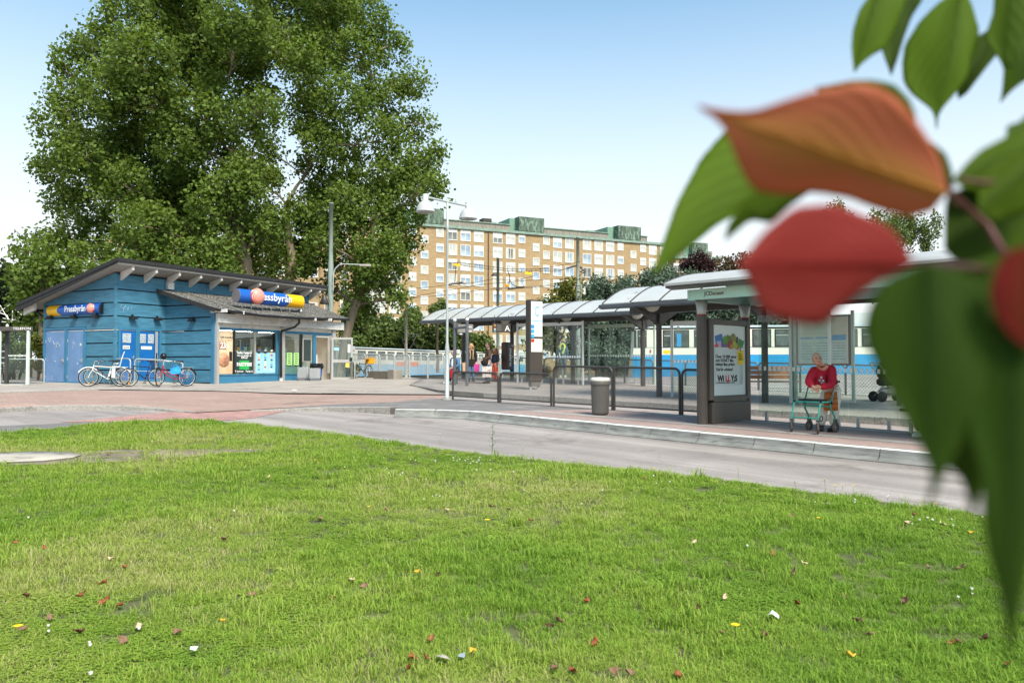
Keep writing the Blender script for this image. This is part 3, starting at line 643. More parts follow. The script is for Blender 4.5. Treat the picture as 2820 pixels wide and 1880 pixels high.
w2.part('junction_box', w2.t(456,790), w2.t(472,790), w2.z(464,797), w2.z(464,778), .036, .18, m_wood)
# shop roof
kE = kB+k1*.35
T1 = pl(849,833,kA,k3); E1 = pl(724,866,kB+k1*.95,k3); E2 = pl(826,873,kB+k1*.75,k3); E3 = pl(962,877,kB+k1*.35,k3); E3b = E3+k3*.3-k1*2.6+Z3*.75
top = [T0, E0, E1, E2, E3, E3b, T1]
m = MB(); m.add(top+[p-Z3*.10 for p in top], [(0,1,2),(0,2,3),(0,3,6),(6,3,4),(6,4,5),(7,9,8),(7,10,9),(7,13,10),(13,11,10),(13,12,11)]+[(i,(i+1)%7,7+(i+1)%7,7+i) for i in range(7)])
sroof = m.build('shop_roof', m_shing, kiosk)
MB().tube([E0+V(0,0,-.04), E1+V(0,0,-.05), E2+V(0,0,-.05), E3+V(0,0,-.05)], .055, 8).build('gutter', m_black, sroof)
m = MB(); m.hexa([T0-k3*.04-Z3*.16, E0-k3*.04-Z3*.16, E0-Z3*.16, T0-Z3*.16, T0-k3*.04+Z3*.02, E0-k3*.04+Z3*.02, E0+Z3*.02, T0+Z3*.02]); m.build('bargeboard', m_tar, sroof)
for u, v in ((603,850),(651,856),(705,864),(765,872),(850,875),(893,876)):
    p = pl(u, v, kB+k1*.3, k3); MB().box(p-Z3*.09, (.9,.07,.13), k1, k3).build('rafter', m_wood, sroof)
for a, b in ((T0.lerp(T1,.14), E0.lerp(E1,.55)), (T0.lerp(T1,.55), E2)):
    MB().tube([a+Z3*.02, b+Z3*.03], .02, 5).build('roof_seam', mat('roof_seam', srgbmul('8a847c', .9), .8), sroof)
# facade
zsT, zsB = w4.z(608,864), w4.z(608,889); FZ = KZ+.02
tE = w4.t(936, 900)
w4.part('wall', 0, 7.3, zsB+.05, E0.z-.05, -.12, .0, m_black)
box = MB(); w4.bx(box, .02, tE, zsB, zsT, .02, .27)
box.build('shutter_box', m_shut, kiosk)
sl_ = MB()
for i in range(1, 4): z = zsB+(zsT-zsB)*i/4; w4.bx(sl_, .03, tE-.01, z-.006, z+.006, .272, .276)
sl_.build('shutter_box_groove', m_alu, kiosk)
zg = w4.z(640, 903)
for a, b in ((w4.t(598), w4.t(767)), (w4.t(779), w4.t(909))):
    for i in range(4): h = (zsB-zg)/4; w4.part('shutter_slat', a, b, zg+h*i+.004, zg+h*(i+1)-.004, .05, .085-.006*(i%2), m_shut)
for u0, u1 in ((587,597),(768,778),(910,918)):
    w4.part('shutter_guide', max(.0, w4.t(u0)), w4.t(u1), FZ-.05, zsB-.003, .0, .16, m_alu)
zs = w4.z(640,1030); zt4 = w4.z(640,904)-.02
w4.part('plinth', w4.t(597), w4.t(868), .6, zs-.05, -.1, .03, m_fr)
w4.part('window_sill', w4.t(597), w4.t(868), zs-.045, zs, -.1, .06, m_fr)
w4.part('head_rail', w4.t(597), w4.t(910), zt4-.08, zt4+.06, -.05, .045, m_fr)
for u0, u1, mm in ((640.5,645.5,m_black),(699,702.5,m_alu),(760,767,m_fr),(826,831,m_black),(862,869,m_fr),(904,910,m_alu)):
    w4.part('mullion', w4.t(u0), w4.t(u1), zs+.003, zt4-.083, -.04, .05, mm)
# room behind the glass
rmn = MB(); w4.bx(rmn, .2, 7.2, FZ-.02, FZ, -4.2, -.12); rmn.build('floor', mat('shop_floor', srgbmul('8d857a', .8), .6), kiosk)
w4.part('ceiling', .2, 7.2, zt4+.10, zt4+.14, -4.2, -.13, mat('shop_ceiling', srgbmul('7d6a52', .8), .8))
w4.part('back_wall', .2, 7.2, FZ, zt4+.09, -4.3, -4.2, mat('shop_back_wall', srgbmul('6a4a32', .8), .7, var=.35, scale=3))
w4.part('side_wall', 7.15, 7.25, FZ, zt4+.09, -4.2, -.13, mat('tiled_wall', srgbmul('c9c2b2', .8), .6))
w4.part('side_wall', .1, .19, FZ, zt4+.09, -4.2, -.13, mat('shop_side_wall', srgbmul('a8927a', .8), .7))
rnk = random.Random(3)
for i in range(3):
    sh = MB(); w4.bx(sh, .5+i*2.2, 2.3+i*2.2, FZ+.05, FZ+1.5, -3.4, -3.0)
    o = sh.build('shelf_unit', mat('shelf_brown', srgbmul('5a3d28', .8), .6), kiosk)
    for k in range(4):
        for j in range(9):
            w4.part('goods', .55+i*2.2+j*.19, .55+i*2.2+j*.19+.15, FZ+.15+k*.34, FZ+.15+k*.34+rnk.uniform(.14,.28), -2.99, -2.9, mat('goods_%s' % 'abcdef'[(i+j+k)%6], [srgbmul(h,.8) for h in ('c8452e','e0b23a','3d6a9c','d9d4c8','4f8a4a','8a4a7a')][(i+j+k)%6], .5), o)
for t in (1.0, 2.4, 3.6, 5.0):
    for o_ in (-1.0, -2.6): w4.part('ceiling_light', t, t+.9, zt4+.06, zt4+.095, o_-.06, o_+.06, emis('tube_light', 'fff0d8', 22.0))
# window panes and posters
m_cream = mat('cream_poster', srgbmul('e6c9a4', .9), .5, var=.06, scale=2); m_dkp = mat('dark_poster', srgbmul('2d3a3a', .8), .5, var=.15)
m_lbp = mat('pale_blue_poster', srgbmul('9fd3ea', .9), .5, var=.06); m_grn = mat('bright_green', srgbmul('27a44a', .9), .5); m_pgr = mat('pale_green_panel', srgbmul('cfe8d6', .9), .6, var=.04)
m_brown = mat('poster_brown', srgbmul('a3683c', .9), .6); m_wp = mat('white_print', srgbmul('f0eee8', .95), .6); m_txt = mat('dark_print', srgbmul('3a3430', .8), .7)
def tz(u, v): return w4.t(u, v), w4.z(u, v)
zps = w4.z(700, 966)
for u0, u1 in ((645.5,699),(702.5,760),(778,826),(831,862)): w4.part('window_pane', w4.t(u0)+.003, w4.t(u1)-.003, zs+.003, zt4-.083, -.012, .0, m_glass)
pA = w4.part('poster', w4.t(597)+.005, w4.t(640.5)-.004, zs+.01, zt4-.09, -.01, .01, m_cream)
a0 = w4.t(597)
text('Kaffe & kanelbulle', m_txt, w4.p(a0+.17, w4.z(620,931), .013), k3, Z3, .125, pA, sx=.80, bold=.002)
text('eller croissant', mat('tan_print', srgbmul('b08a60', .9), .7), w4.p(a0+.17, w4.z(615,938), .013), k3, Z3, .12, pA, sx=.9)
w4.part('price_tag', a0+.12, w4.t(622.5), w4.z(610,962), w4.z(610,940), .011, .014, m_brown, pA)
text('23:-', m_wp, w4.p(a0+.17, w4.z(608,958.5), .017), k3, Z3, .36, pA, bold=.010, sx=.82)
bun = MB(); c = w4.p(w4.t(616), w4.z(616,990), .02)
for i, (r, dz) in enumerate(((.30,0),(.22,.03),(.13,.06))): bun.lathe([(r, 0), (r*.95, .02), (.01, .03)], c+Z3*dz+w4.n*(.004*i), w4.n, 18)
bun.build('bun_print', mat('bun_pastry', srgbmul('c98f6c', .9), .6, var=.3, scale=9), pA)
cup = MB(); w4.bx(cup, w4.t(631), w4.t(639), w4.z(635,994), w4.z(635,968), .011, .016); cup.build('cup_print', mat('cup_dark', srgbmul('2a2320', .8), .5), pA)
w4.part('table_print', a0+.005, w4.t(640)-.01, zs+.02, w4.z(620,1000), .0105, .0115, mat('table_print', srgbmul('d7b08a', .9), .5), pA)
ta, tb = w4.t(645.5)+.03, w4.t(699)-.03
pB = w4.part('poster', ta, tb, zs+.03, zps-.04, .004, .012, m_dkp)
for s_, v_, sz, bo in (('Tanka Fastpris!', 974, .15, .003), ('Hos oss betalar du', 981, .11, .001), ('3:00 av!', 987, .13, .002)):
    text(s_, m_wp, w4.p((ta+tb)/2, w4.z(672,v_), .014), k3, Z3, sz, pB, align='CENTER', bold=bo, sx=.95)
w4.part('green_card', ta+.24, tb-.24, w4.z(672,1017), w4.z(672,992), .0125, .017, m_grn, pB)
text('FASTPRIS', m_wp, w4.p((ta+tb)/2, w4.z(672,1007.5), .019), k3, Z3, .21, pB, align='CENTER', bold=.006, sx=1.0)
for f_, s_ in ((.2,'24 timmar'),(.78,'Fastpris')): text(s_, m_wp, w4.p(ta+(tb-ta)*f_, w4.z(672,1024.5), .014), k3, Z3, .13, pB, align='CENTER')
ta, tb = w4.t(702.5)+.03, w4.t(760)-.04
pC = w4.part('poster', ta, tb, zs+.03, zps-.06, .004, .012, m_lbp)
text('Betala enkelt här', m_txt, w4.p(ta+.05, w4.z(712,972), .014), k3, Z3, .10, pC)
cols_ = ('5a7fd0','9ad04a','222222','c9c9c9','d04a4a','f0d060','ffffff','333333')
for ci, f_ in enumerate((.16,.48,.80)):
    for j in range(9):
        z = zs+.16+j*.105; t = ta+(tb-ta)*f_
        w4.part('logo_print', t-.06, t+.06, z, z+.065, .0125, .0145, mat('logo_'+'abcdefgh'[(ci*3+j)%8], srgbmul(cols_[(ci*3+j)%8], .85), .6), pC)
w4.part('display_shelf', w4.t(646), w4.t(826), zps-.03, zps+.02, -.25, -.02, m_alu)
for i in range(16):
    t = w4.t(650)+i*.20
    if t < w4.t(822): w4.part('magazine', t, t+.15, zps+.022, zps+.02+rnk.uniform(.10,.20), -.16, -.145, mat('goods_%s' % 'abcdef'[i%6], srgbmul('888888',.8)))
w4.part('counter_panel', w4.t(778)+.01, w4.t(826)-.01, zs+.01, zps-.04, -.06, -.03, m_pgr)
for u0, u1 in ((777.5,785),(789,804),(808,822.5)):
    o = w4.part('poster', w4.t(u0)+.02, w4.t(u1), w4.z(800,1005), w4.z(800,971), .004, .014, mat('lime_poster', srgbmul('b5df86', .9), .5))
    for j in range(5): w4.part('print_line', w4.t(u0)+.09, w4.t(u1)-.08, w4.z(800,1001-6*j), w4.z(800,998.5-6*j), .0145, .016, mat('green_print', srgbmul('3f6a3a', .8), .7), o)
w4.part('counter_panel', w4.t(831)+.01, w4.t(841), zs+.01, w4.z(840,998), -.06, -.03, m_pgr)
bb = w4.part('blackboard', w4.t(831)+.02, w4.t(852), w4.z(842,994), w4.z(842,935), .06, .09, mat('blackboard', srgbmul('3a4440', .8), .5, var=.12))
f = MB()
for t0, t1, z0, z1 in ((w4.t(831)-.03,w4.t(831)+.02,w4.z(842,996),w4.z(842,932.5)),(w4.t(852),w4.t(852)+.06,w4.z(842,996),w4.z(842,932.5)),(w4.t(831)+.02,w4.t(852),w4.z(842,996),w4.z(842,994)),(w4.t(831)+.02,w4.t(852),w4.z(842,935),w4.z(842,932.5))): w4.bx(f, t0, t1, z0, z1, .055, .10)
f.build('blackboard_frame', m_alu, kiosk)
w4.part('door_panel', w4.t(870), w4.t(904), w4.z(880,929), w4.z(880,925), -.02, .03, m_shut)
# goods stand seen through the doorway
w4.part('news_stand', w4.t(875), w4.t(890), FZ, w4.z(882,975), -.7, -.35, mat('cream_stand', srgbmul('e6ded0', .9), .6))
w4.part('sweets_rack', w4.t(870), w4.t(886), w4.z(880,974), w4.z(880,963), -.75, -.3, mat('red_sweets', srgbmul('b04a30', .8), .6, var=.5, scale=14))
# open aluminium door, swung out
dP = w4.p(w4.t(906), 0, .16); dv = Vector((.86,.25,0)).normalized(); wd = Wall(dP, dv, Vector((dv.y,-dv.x,0)))
zd0, zd1 = KZ+.06, w4.z(905,929); dw = 1.02
fr = MB()
for t0, t1, z0, z1 in ((0,.09,zd0,zd1),(dw-.09,dw,zd0,zd1),(.09,dw-.09,zd0,zd0+.14),(.09,dw-.09,zd1-.09,zd1),(.09,dw-.09,zd0+.86,zd0+1.0)): wd.bx(fr, t0, t1, z0, z1, -.025, .025)
od = fr.build('shop_door', m_alu, kiosk)
wd.part('pane', .093, dw-.093, zd0+.143, zd0+.857, -.005, .005, m_glass, od); wd.part('pane', .093, dw-.093, zd0+1.003, zd1-.093, -.005, .005, m_glass, od)
wd.part('lock', dw-.16, dw-.02, zd0+.92, zd0+1.10, .026, .05, m_black, od)
wd.part('sticker', .12, .36, zd0+1.45, zd0+1.58, .007, .01, m_lbp, od); wd.part('sticker', .68, .86, zd0+.62, zd0+.84, .007, .01, mat('yellow_sticker', srgbmul('f0c75a', .9), .5), od)
wd.part('sticker', .78, .90, zd0+1.35, zd0+1.75, .007, .01, m_wp, od)
# downpipe across the front
q = [pl(824,874,kB+k1*.7,k3), pl(824,889,kB+k1*.7,k3), pl(812,900,kB+k1*.5,k3), pl(776,912,kB+k1*.25,k3), pl(774,922,kB+k1*.22,k3), pl(774,1038,kB+k1*.22,k3)]
MB().tube(q, .055, 8).build('downpipe', m_black, kiosk)
p = q[-1]; MB().lathe([(.075,0),(.085,.12),(.085,.25)], (p.x,p.y,p.z-.30), n=12).build('drain_sleeve', m_shut, kiosk)
# spot lamps and cable along the boards
def lamp(w, u, v):
    t, z = w.t(u, v), w.z(u, v); m = MB(); c = w.p(t, z, .12)
    m.hexa([c-w.e*.17-Z3*.07+w.n*.13, c+w.e*.17-Z3*.07+w.n*.13, c+w.e*.15-Z3*.07-w.n*.07, c-w.e*.15-Z3*.07-w.n*.07, c-w.e*.11+Z3*.05+w.n*.06, c+w.e*.11+Z3*.05+w.n*.06, c+w.e*.10+Z3*.05-w.n*.06, c-w.e*.10+Z3*.05-w.n*.06])
    w.bx(m, t-.03, t+.03, z+.05, z+.12, .0, .12); m.build('spot_lamp', m_black, kiosk)
for w, u, v in ((w1,145,874),(w1,210,873),(w1,270,871),(w2,361,874),(w2,429,878),(w3,535,881)): lamp(w, u, v)
MB().tube([w1.p(.5,2.99+.0,.045), w1.p(4.72,2.99,.05), w2.p(.02,2.99,.05), w2.p(tI-.05,2.99,.05), w3.p(.05,2.99,.05), w3.p(1.2,2.99,.05)], .014, 5).build('cable', m_wood, kiosk)
tg = MB()
for pts in ((335,838),(328,846),(338,850)), ((345,840),(340,848),(338,858)), ((352,845),(350,855)), ((360,842),(362,848),(358,852)), ((345,850),(352,850)): tg.tube([w2.p(w2.t(u,v), w2.z(u,v), .042) for u, v in pts], .012, 4)
tg.build('chalk_graffiti', mat('faint_chalk', srgbmul('86a9bb', .9), .8), kiosk)
# ---- signs
m_sb = mat('sign_blue', srgbmul('1f5fb8', .9), .3, var=.04); m_sy = mat('sign_yellow', srgbmul('f8b80c', .95), .3, var=.03)
m_ball = bpy.data.materials.new('ringed_globe'); m_ball.use_nodes = True
def _mkball():
    n = m_ball.node_tree.nodes; L = m_ball.node_tree.links; b = n['Principled BSDF']; b.inputs['Roughness'].default_value = .3
    t = n.new('ShaderNodeTexCoord'); mp = n.new('ShaderNodeMapping'); mp.inputs['Location'].default_value = (0,0,0)
    L.new(t.outputs['UV'], mp.inputs[0]); g_ = n.new('ShaderNodeTexWave'); g_.wave_type = 'RINGS'; g_.rings_direction = 'Z'
    g_.inputs['Scale'].default_value = 2.6; g_.inputs['Distortion'].default_value = 0; L.new(mp.outputs[0], g_.inputs['Vector'])
    r = n.new('ShaderNodeValToRGB'); r.color_ramp.elements[0].position = .35; r.color_ramp.elements[0].color = lin('e05a48')+(1,); r.color_ramp.elements[1].position = .75; r.color_ramp.elements[1].color = lin('f6b8a6')+(1,)
    L.new(g_.outputs[0], r.inputs[0]); L.new(r.outputs[0], b.inputs['Base Color'])
_mkball()
def globe(c, r, e, n_, parent):
    m = MB(); rot = Matrix((e, n_, Z3)).transposed(); m.ball(c, (r, r*.75, r), 20, 14, rot)
    o = m.build('globe', m_ball, parent); me = o.data; uv = me.uv_layers.new(name='UVMap'); inv = INV[o.name].inverted()
    for lp in me.loops:
        p = inv @ me.vertices[lp.vertex_index].co - Vector(c); uv.data[lp.index].uv = (p.dot(e)/r+.15, p.z/r+.05)
    return o
# on the gable wall
t0, t1 = w1.t(140, 855), w1.t(284, 850); z0, z1 = w1.z(210, 867.5), w1.z(210, 838.5); hz = (z1-z0)/2; zc_ = (z0+z1)/2
sg = thing('shop_sign', 'bulging blue and yellow sign on the gable wall with white lettering', 'sign', tuple(w1.p((t0+t1)/2, zc_, .05)))
def bulge(w, ta, tb, o0, dep, mt, name, par, shift=(0,0)):
    m = MB(); K = 8; prof = [(dep*math.cos(math.pi*(i/K-.5))**.6 if 0 < i < K else 0.0, -hz+2*hz*i/K) for i in range(K+1)]
    A_ = [w.p(ta+shift[0]*math.sin(math.pi*i/K), zc_+h, o0+d) for i, (d, h) in enumerate(prof)]; B_ = [w.p(tb+shift[1]*math.sin(math.pi*i/K), zc_+h, o0+d) for i, (d, h) in enumerate(prof)]
    n = K+1; m.add(A_+B_, [(i, i+1, n+i+1, n+i) for i in range(K)], True); m.add(A_, [tuple(range(n))]); m.add(B_, [tuple(range(n))]); m.add([A_[0],A_[-1],B_[-1],B_[0]], [(0,1,2,3)])
    return m.build(name, mt, par)
tw = t1-t0
bulge(w1, t0, t0+tw*.25, .06, .14, m_sy, 'yellow_part', sg, (0,-.16)); bulge(w1, t0+tw*.25+.004, t1, .06, .14, m_sb, 'blue_part', sg, (-.16,0)); bulge(w1, t1+.004, t1+.10, .06, .145, m_black, 'end_cap', sg)
text('Pressbyrån', m_wp, w1.p(t0+tw*.36, zc_-.09, .207), k1, Z3, .36, sg, bold=.004, sx=.88)
globe(w1.p(t0+tw*.86, zc_+.01, .2), .20, k1, -k3, sg)
# roof sign
wr = Wall(kB-k1*.15, k3, k1); a0, a1 = wr.t(650, 815), wr.t(828, 830); zc_ = wr.z(737, 822); hz = .30
rs = thing('roof_sign', 'tube shaped blue and yellow sign standing on the shop roof', 'sign', tuple(wr.p((a0+a1)/2, zc_-.4)))
def tubepart(ta, tb, mt, name, sh=(0,0), r=None):
    m = MB(); K = 16; A_, B_ = [], []
    for i in range(K):
        q_ = 2*math.pi*i/K; o, h = .24*math.cos(q_), hz*math.sin(q_); f_ = max(0, math.cos(q_))
        A_.append(wr.p(ta+sh[0]*f_, zc_+h, o)); B_.append(wr.p(tb+sh[1]*f_, zc_+h, o))
    m.add(A_+B_, [(i,(i+1)%K,K+(i+1)%K,K+i) for i in range(K)], True); m.add(A_, [tuple(range(K))]); m.add(B_, [tuple(range(K))]); return m.build(name, mt, rs)
tw = a1-a0
tubepart(a0, a0+.03, mat('grey_cap', srgbmul('6f6a6c', .9), .5), 'end_cap'); tubepart(a0+.034, a0+tw*.72, m_sb, 'blue_part', (0,.14)); tubepart(a0+tw*.72+.004, a1, m_sy, 'yellow_part', (.14,0))
text('Pressbyrån', m_wp, wr.p(a0+tw*.21, zc_-.10, .25), k3, Z3, .46, rs, bold=.004, sx=1.12)
globe(wr.p(wr.t(697,816), zc_+.02, .24), .36, k3, k1, rs)
for f_ in (.07, .2, .37, .5, .66, .8):
    p = wr.p(a0+tw*f_, zc_-hz+.03, 0); MB().tube([p, p-Z3*.28+k1*.1, p-Z3*.34-k1*.15], .018, 5).build('bracket', m_alu, rs)
# pied bird on the roof edge
bp_ = pl(826, 864, kB+k1*.6, k3)
bd = thing('magpie', 'black and white magpie perched on the edge of the shop roof', 'bird', tuple(bp_))
b = MB(); e = k3
b.ball(bp_+Z3*.16, (.11,.065,.075), 10, 8, Matrix((e, k1, Z3)).transposed()); b.ball(bp_+e*.11+Z3*.235, (.045,.04,.042), 8, 6)
b.tube([bp_+e*.07+Z3*.19, bp_+e*.1+Z3*.22], [.05,.038], 8); b.tube([bp_+e*.145+Z3*.235, bp_+e*.19+Z3*.225], [.013,.003], 6)
b.tube([bp_-e*.06+Z3*.16, bp_-e*.2+Z3*.13, bp_-e*.36+Z3*.12], [.045,.025,.015], 6)
for s_ in (-.03,.03): b.tube([bp_+k1*s_+Z3*.10, bp_+k1*s_+Z3*.0+e*.01], .007, 5)
b.build('body', m_black, bd)
w_ = MB(); w_.ball(bp_+Z3*.135+k1*.012+e*.02, (.085,.062,.055), 10, 8, Matrix((e, k1, Z3)).transposed()); w_.ball(bp_+Z3*.19+k1*.055, (.05,.015,.025), 8, 6); w_.build('white_plumage', m_wp, bd)
# ---------------------------------------------------------------- trees, hedges, bushes
def leafmat(name, c, c2, trans=.35, rough=.55, scale=1.0):
    if name in MATS: return MATS[name]
    m = bpy.data.materials.new(name); m.use_nodes = True; n = m.node_tree.nodes; L = m.node_tree.links; b = n['Principled BSDF']
    b.inputs['Roughness'].default_value = rough; b.inputs['Specular IOR Level'].default_value = .2
    at_ = n.new('ShaderNodeAttribute'); at_.attribute_name = 'tone'
    r = n.new('ShaderNodeValToRGB'); r.color_ramp.elements[0].color = lin(c)+(1,); r.color_ramp.elements[1].color = lin(c2)+(1,)
    L.new(at_.outputs['Fac'], r.inputs[0]); L.new(r.outputs[0], b.inputs['Base Color'])
    ts = n.new('ShaderNodeBsdfTranslucent'); ms = n.new('ShaderNodeMixShader'); ms.inputs[0].default_value = trans
    g = n.new('ShaderNodeMix'); g.data_type = 'RGBA'; g.blend_type = 'MULTIPLY'; g.inputs[0].default_value = 1; g.inputs[7].default_value = (1.25,1.2,.5,1)
    L.new(r.outputs[0], g.inputs[6]); L.new(g.outputs[2], ts.inputs[0])
    L.new(b.outputs[0], ms.inputs[1]); L.new(ts.outputs[0], ms.inputs[2]); L.new(ms.outputs[0], n['Material Output'].inputs[0]); MATS[name] = m; return m
def leaves(name, C, rad, per, size, mt, parent, seed=0, flat=1.0, aspect=.85, up=.35, tone=None, kind='stuff', fold=.25, hang=0.0):
    """a crown of folded leaves in clumps round the centres C (n,3); each leaf four triangles' worth of real faces"""
    rng = np.random.default_rng(seed); C = np.asarray(C, float); n = len(C)*per
    cl = np.repeat(np.arange(len(C)), per); rr = np.broadcast_to(np.asarray(rad, float), (len(C),))[cl]
    d = rng.normal(size=(n,3)); d /= np.linalg.norm(d, axis=1)[:,None]; d *= (rng.random(n)**.45)[:,None]*rr[:,None]; d[:,2] *= flat
    if hang: d[:,2] -= hang*rng.random(n)*rr
    P = C[cl]+d
    out = d/np.maximum(1e-6, np.linalg.norm(d, axis=1))[:,None]
    N = out*.6+rng.normal(size=(n,3))*.75+np.array([0,0,up]); N /= np.linalg.norm(N, axis=1)[:,None]
    T = np.cross(N, rng.normal(size=(n,3))); T /= np.linalg.norm(T, axis=1)[:,None]; B = np.cross(N, T)
    s = size*rng.uniform(.65,1.3,n)[:,None]
    v0 = P-T*s*.5; v2 = P+T*s*.5; v1 = P+B*s*aspect*.5-N*s*fold*.5; v3 = P-B*s*aspect*.5-N*s*fold*.5
    Vt = np.stack([v0,v1,v2,v3], 1).reshape(-1,3).astype(np.float32)
    if parent is not None and parent.name in INV:
        M_ = np.array(INV[parent.name]); Vt = (Vt @ M_[:3,:3].T+M_[:3,3]).astype(np.float32)
    me = bpy.data.meshes.new(name); me.vertices.add(4*n); me.vertices.foreach_set('co', Vt.ravel())
    ix = (np.arange(n)[:,None]*4+np.array([0,1,2,0,2,3])).ravel().astype(np.int32)
    me.loops.add(6*n); me.loops.foreach_set('vertex_index', ix); me.polygons.add(2*n); me.polygons.foreach_set('loop_start', np.arange(2*n, dtype=np.int32)*3)
    me.materials.append(mt)
    ct = rng.random(len(C)) if tone is None else np.asarray(tone); tn = np.clip(ct[cl]*.55+rng.random(n)*.45, 0, 1)
    a = me.attributes.new('tone', 'FLOAT', 'FACE'); a.data.foreach_set('value', np.repeat(tn, 2).astype(np.float32))
    me.update(); me.validate()
    return link(name, me, parent, kind)
m_bark = mat('grey_bark', srgbmul('8d7d68', .8), .9, var=.25, scale=5, bump=.9, bscale=30, stretch=(1,1,.25), wear=srgbmul('b5a58e', .8), wscale=3, wamt=.25)
m_barkd = mat('dark_bark', srgbmul('4a3f33', .8), .9, var=.3, scale=6, bump=.9, bscale=30, stretch=(1,1,.25))
def limb(m, a, b, r0, r1, bend=.12, seed=0, n=7, sag=0):
    rnd = random.Random(seed); a, b = Vector(a), Vector(b); L_ = (b-a).length; path = []; rs = []
    o1 = Vector((rnd.uniform(-1,1), rnd.uniform(-1,1), rnd.uniform(-.3,.5)))*bend*L_
    for i in range(n+1):
        t = i/n; p = a.lerp(b, t)+o1*math.sin(math.pi*t)+Vector((rnd.uniform(-1,1),rnd.uniform(-1,1),rnd.uniform(-1,1)))*L_*.012*(0 < i < n)
        path.append(p); rs.append(r0+(r1-r0)*t)
    m.tube(path, rs, 8); return path
def clumps(lobes, per_lobe, rng, shell=.55):
    """clump centres spread through the outer part of each lobe (x,y,z,r)"""
    out = []; tone = []
    for x, y, z, r in lobes:
        k = max(8, int(per_lobe*(r/1.35)**2))
        d = rng.normal(size=(k,3)); d /= np.linalg.norm(d, axis=1)[:,None]; q = (shell+(1-shell)*rng.random(k))*r
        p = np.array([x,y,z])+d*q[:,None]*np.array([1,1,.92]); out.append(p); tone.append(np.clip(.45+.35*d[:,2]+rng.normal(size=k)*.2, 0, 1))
    return np.concatenate(out), np.concatenate(tone)
pl_leaf = leafmat('poplar_leaf', (.058,.105,.016), (.205,.280,.055), .42)
def big_tree(name, label, base, top_of_trunk, lobes_px, Y, seed, per_lobe=27, leafn=50, size=.21, tr=.42, depth=3.4, mt=None, group=None, crad=.78, barkm=None, leaders=()):
    rng = np.random.default_rng(seed); rnd = random.Random(seed); b = Vector(base)
    t = thing(name, label, 'tree', tuple(b), 0, group); lobes = []
    for u, v, rp in lobes_px:
        y = Y+rnd.uniform(-1,1)*depth; p = at(u, v, y); lobes.append((p.x, p.y, p.z, rp*y/FPX))
        if rp > 70 and rnd.random() < .5: p = at(u+rnd.uniform(-20,20), v+rnd.uniform(-20,20), y+rp*y/FPX*1.1); lobes.append((p.x, p.y, p.z, rp*y/FPX*.9))
    m = MB(); tt = Vector(top_of_trunk); pth = limb(m, b, tt, tr, tr*.5, .02, seed, 10); H0 = (tt-b).length
    nodes = [(p, tr*(1-.5*i/10)) for i, p in enumerate(pth) if i >= 4]
    for pts_, ra, rb in leaders:
        pp_ = [at(*p) for p in pts_]; n_ = len(pp_)-1; m.tube(pp_, [ra+(rb-ra)*k/n_ for k in range(n_+1)], 9); nodes += [(p, ra+(rb-ra)*k/n_) for k, p in enumerate(pp_)]
    for i, (x, y, z, r) in enumerate(sorted(lobes, key=lambda l: (Vector(l[:3])-tt).length)):
        e = Vector((x,y,z)); src, sr = min(nodes, key=lambda q: (q[0]-e).length+max(0, q[0].z-e.z+.8)*2.5-q[1]*4)
        L_ = (e-src).length; r0 = max(.035, min(sr*.72, .045+.022*L_)); pth = limb(m, src, e, r0, .03, .13, seed+i, 6, )
        nodes += [(p, r0+(.03-r0)*k/6) for k, p in enumerate(pth) if k >= 2]
        for k in range(5):
            q = pth[2+k % 4]; d = Vector((rnd.gauss(0,1),rnd.gauss(0,1),rnd.gauss(0,.7)+.4)).normalized(); limb(m, q, e+d*r*.9, .03, .008, .14, seed*7+i*5+k, 4)
    m.build('trunk', barkm or m_bark, t)
    C, tone = clumps(lobes, per_lobe, rng)
    leaves('crown', C, crad*rng.uniform(.55,1.35,len(C)), leafn, size, mt or pl_leaf, t, seed, tone=tone)
    return t
vwp = lambda L_: [(u*1.199, v*1.199, r*1.199) for u, v, r in L_]
Yt = 46.
big_tree('poplar_tree', 'huge spreading poplar with dense leafy crown towering behind the kiosk', at(715,1040,45), at(640,420,47), vwp([
 (300,40,75),(420,20,80),(540,30,75),(230,110,62),(330,130,80),(450,120,80),(160,150,42),(160,230,52),(250,220,70),(360,230,72),
 (130,300,52),(210,320,66),(310,330,72),(420,330,70),(120,390,48),(190,420,62),(290,430,70),(400,430,66),(140,480,40),(220,510,58),(330,520,66),(440,520,62),
 (110,560,42),(210,590,44),(420,590,50),(300,570,60),(360,600,50),(480,600,46),(270,620,40),(520,640,44),(440,640,40),(160,560,46),(180,350,56),(260,380,60),(480,480,56),(390,470,60),(560,400,50),(540,500,52),(460,400,56),(560,300,52),(585,370,44),(545,440,52),(610,520,48),(520,590,44),(560,540,44),(600,250,46),(455,175,54),(480,265,54),(405,290,50),(430,75,60),(540,60,56),(340,-60,80),(470,-70,85),(500,220,62),(500,330,55),(520,440,52),(500,560,48),(560,600,40),(560,130,60)]), Yt, 11, tr=.42, crad=.8)
big_tree('poplar_tree', 'tall poplar with a pale bare upper trunk showing between its limbs', at(786,1040,48), at(790,560,48), vwp([
 (640,10,75),(760,10,75),(850,40,52),(620,110,64),(720,110,68),(820,120,66),(900,110,44),(590,210,50),(790,230,62),(880,220,62),(950,190,38),
 (960,290,38),(880,320,58),(800,340,48),(620,330,36),(720,230,44),(600,-70,80),(740,-80,80),(690,560,44),(620,500,44),(600,420,48),(690,480,40),(640,570,46),(580,560,46),(680,610,44),(620,640,36),(740,330,44),(700,150,56),(700,300,36),(720,380,40),(740,440,44),(690,250,40),(760,280,48),(740,-10,60)]), 50., 23, tr=.40)
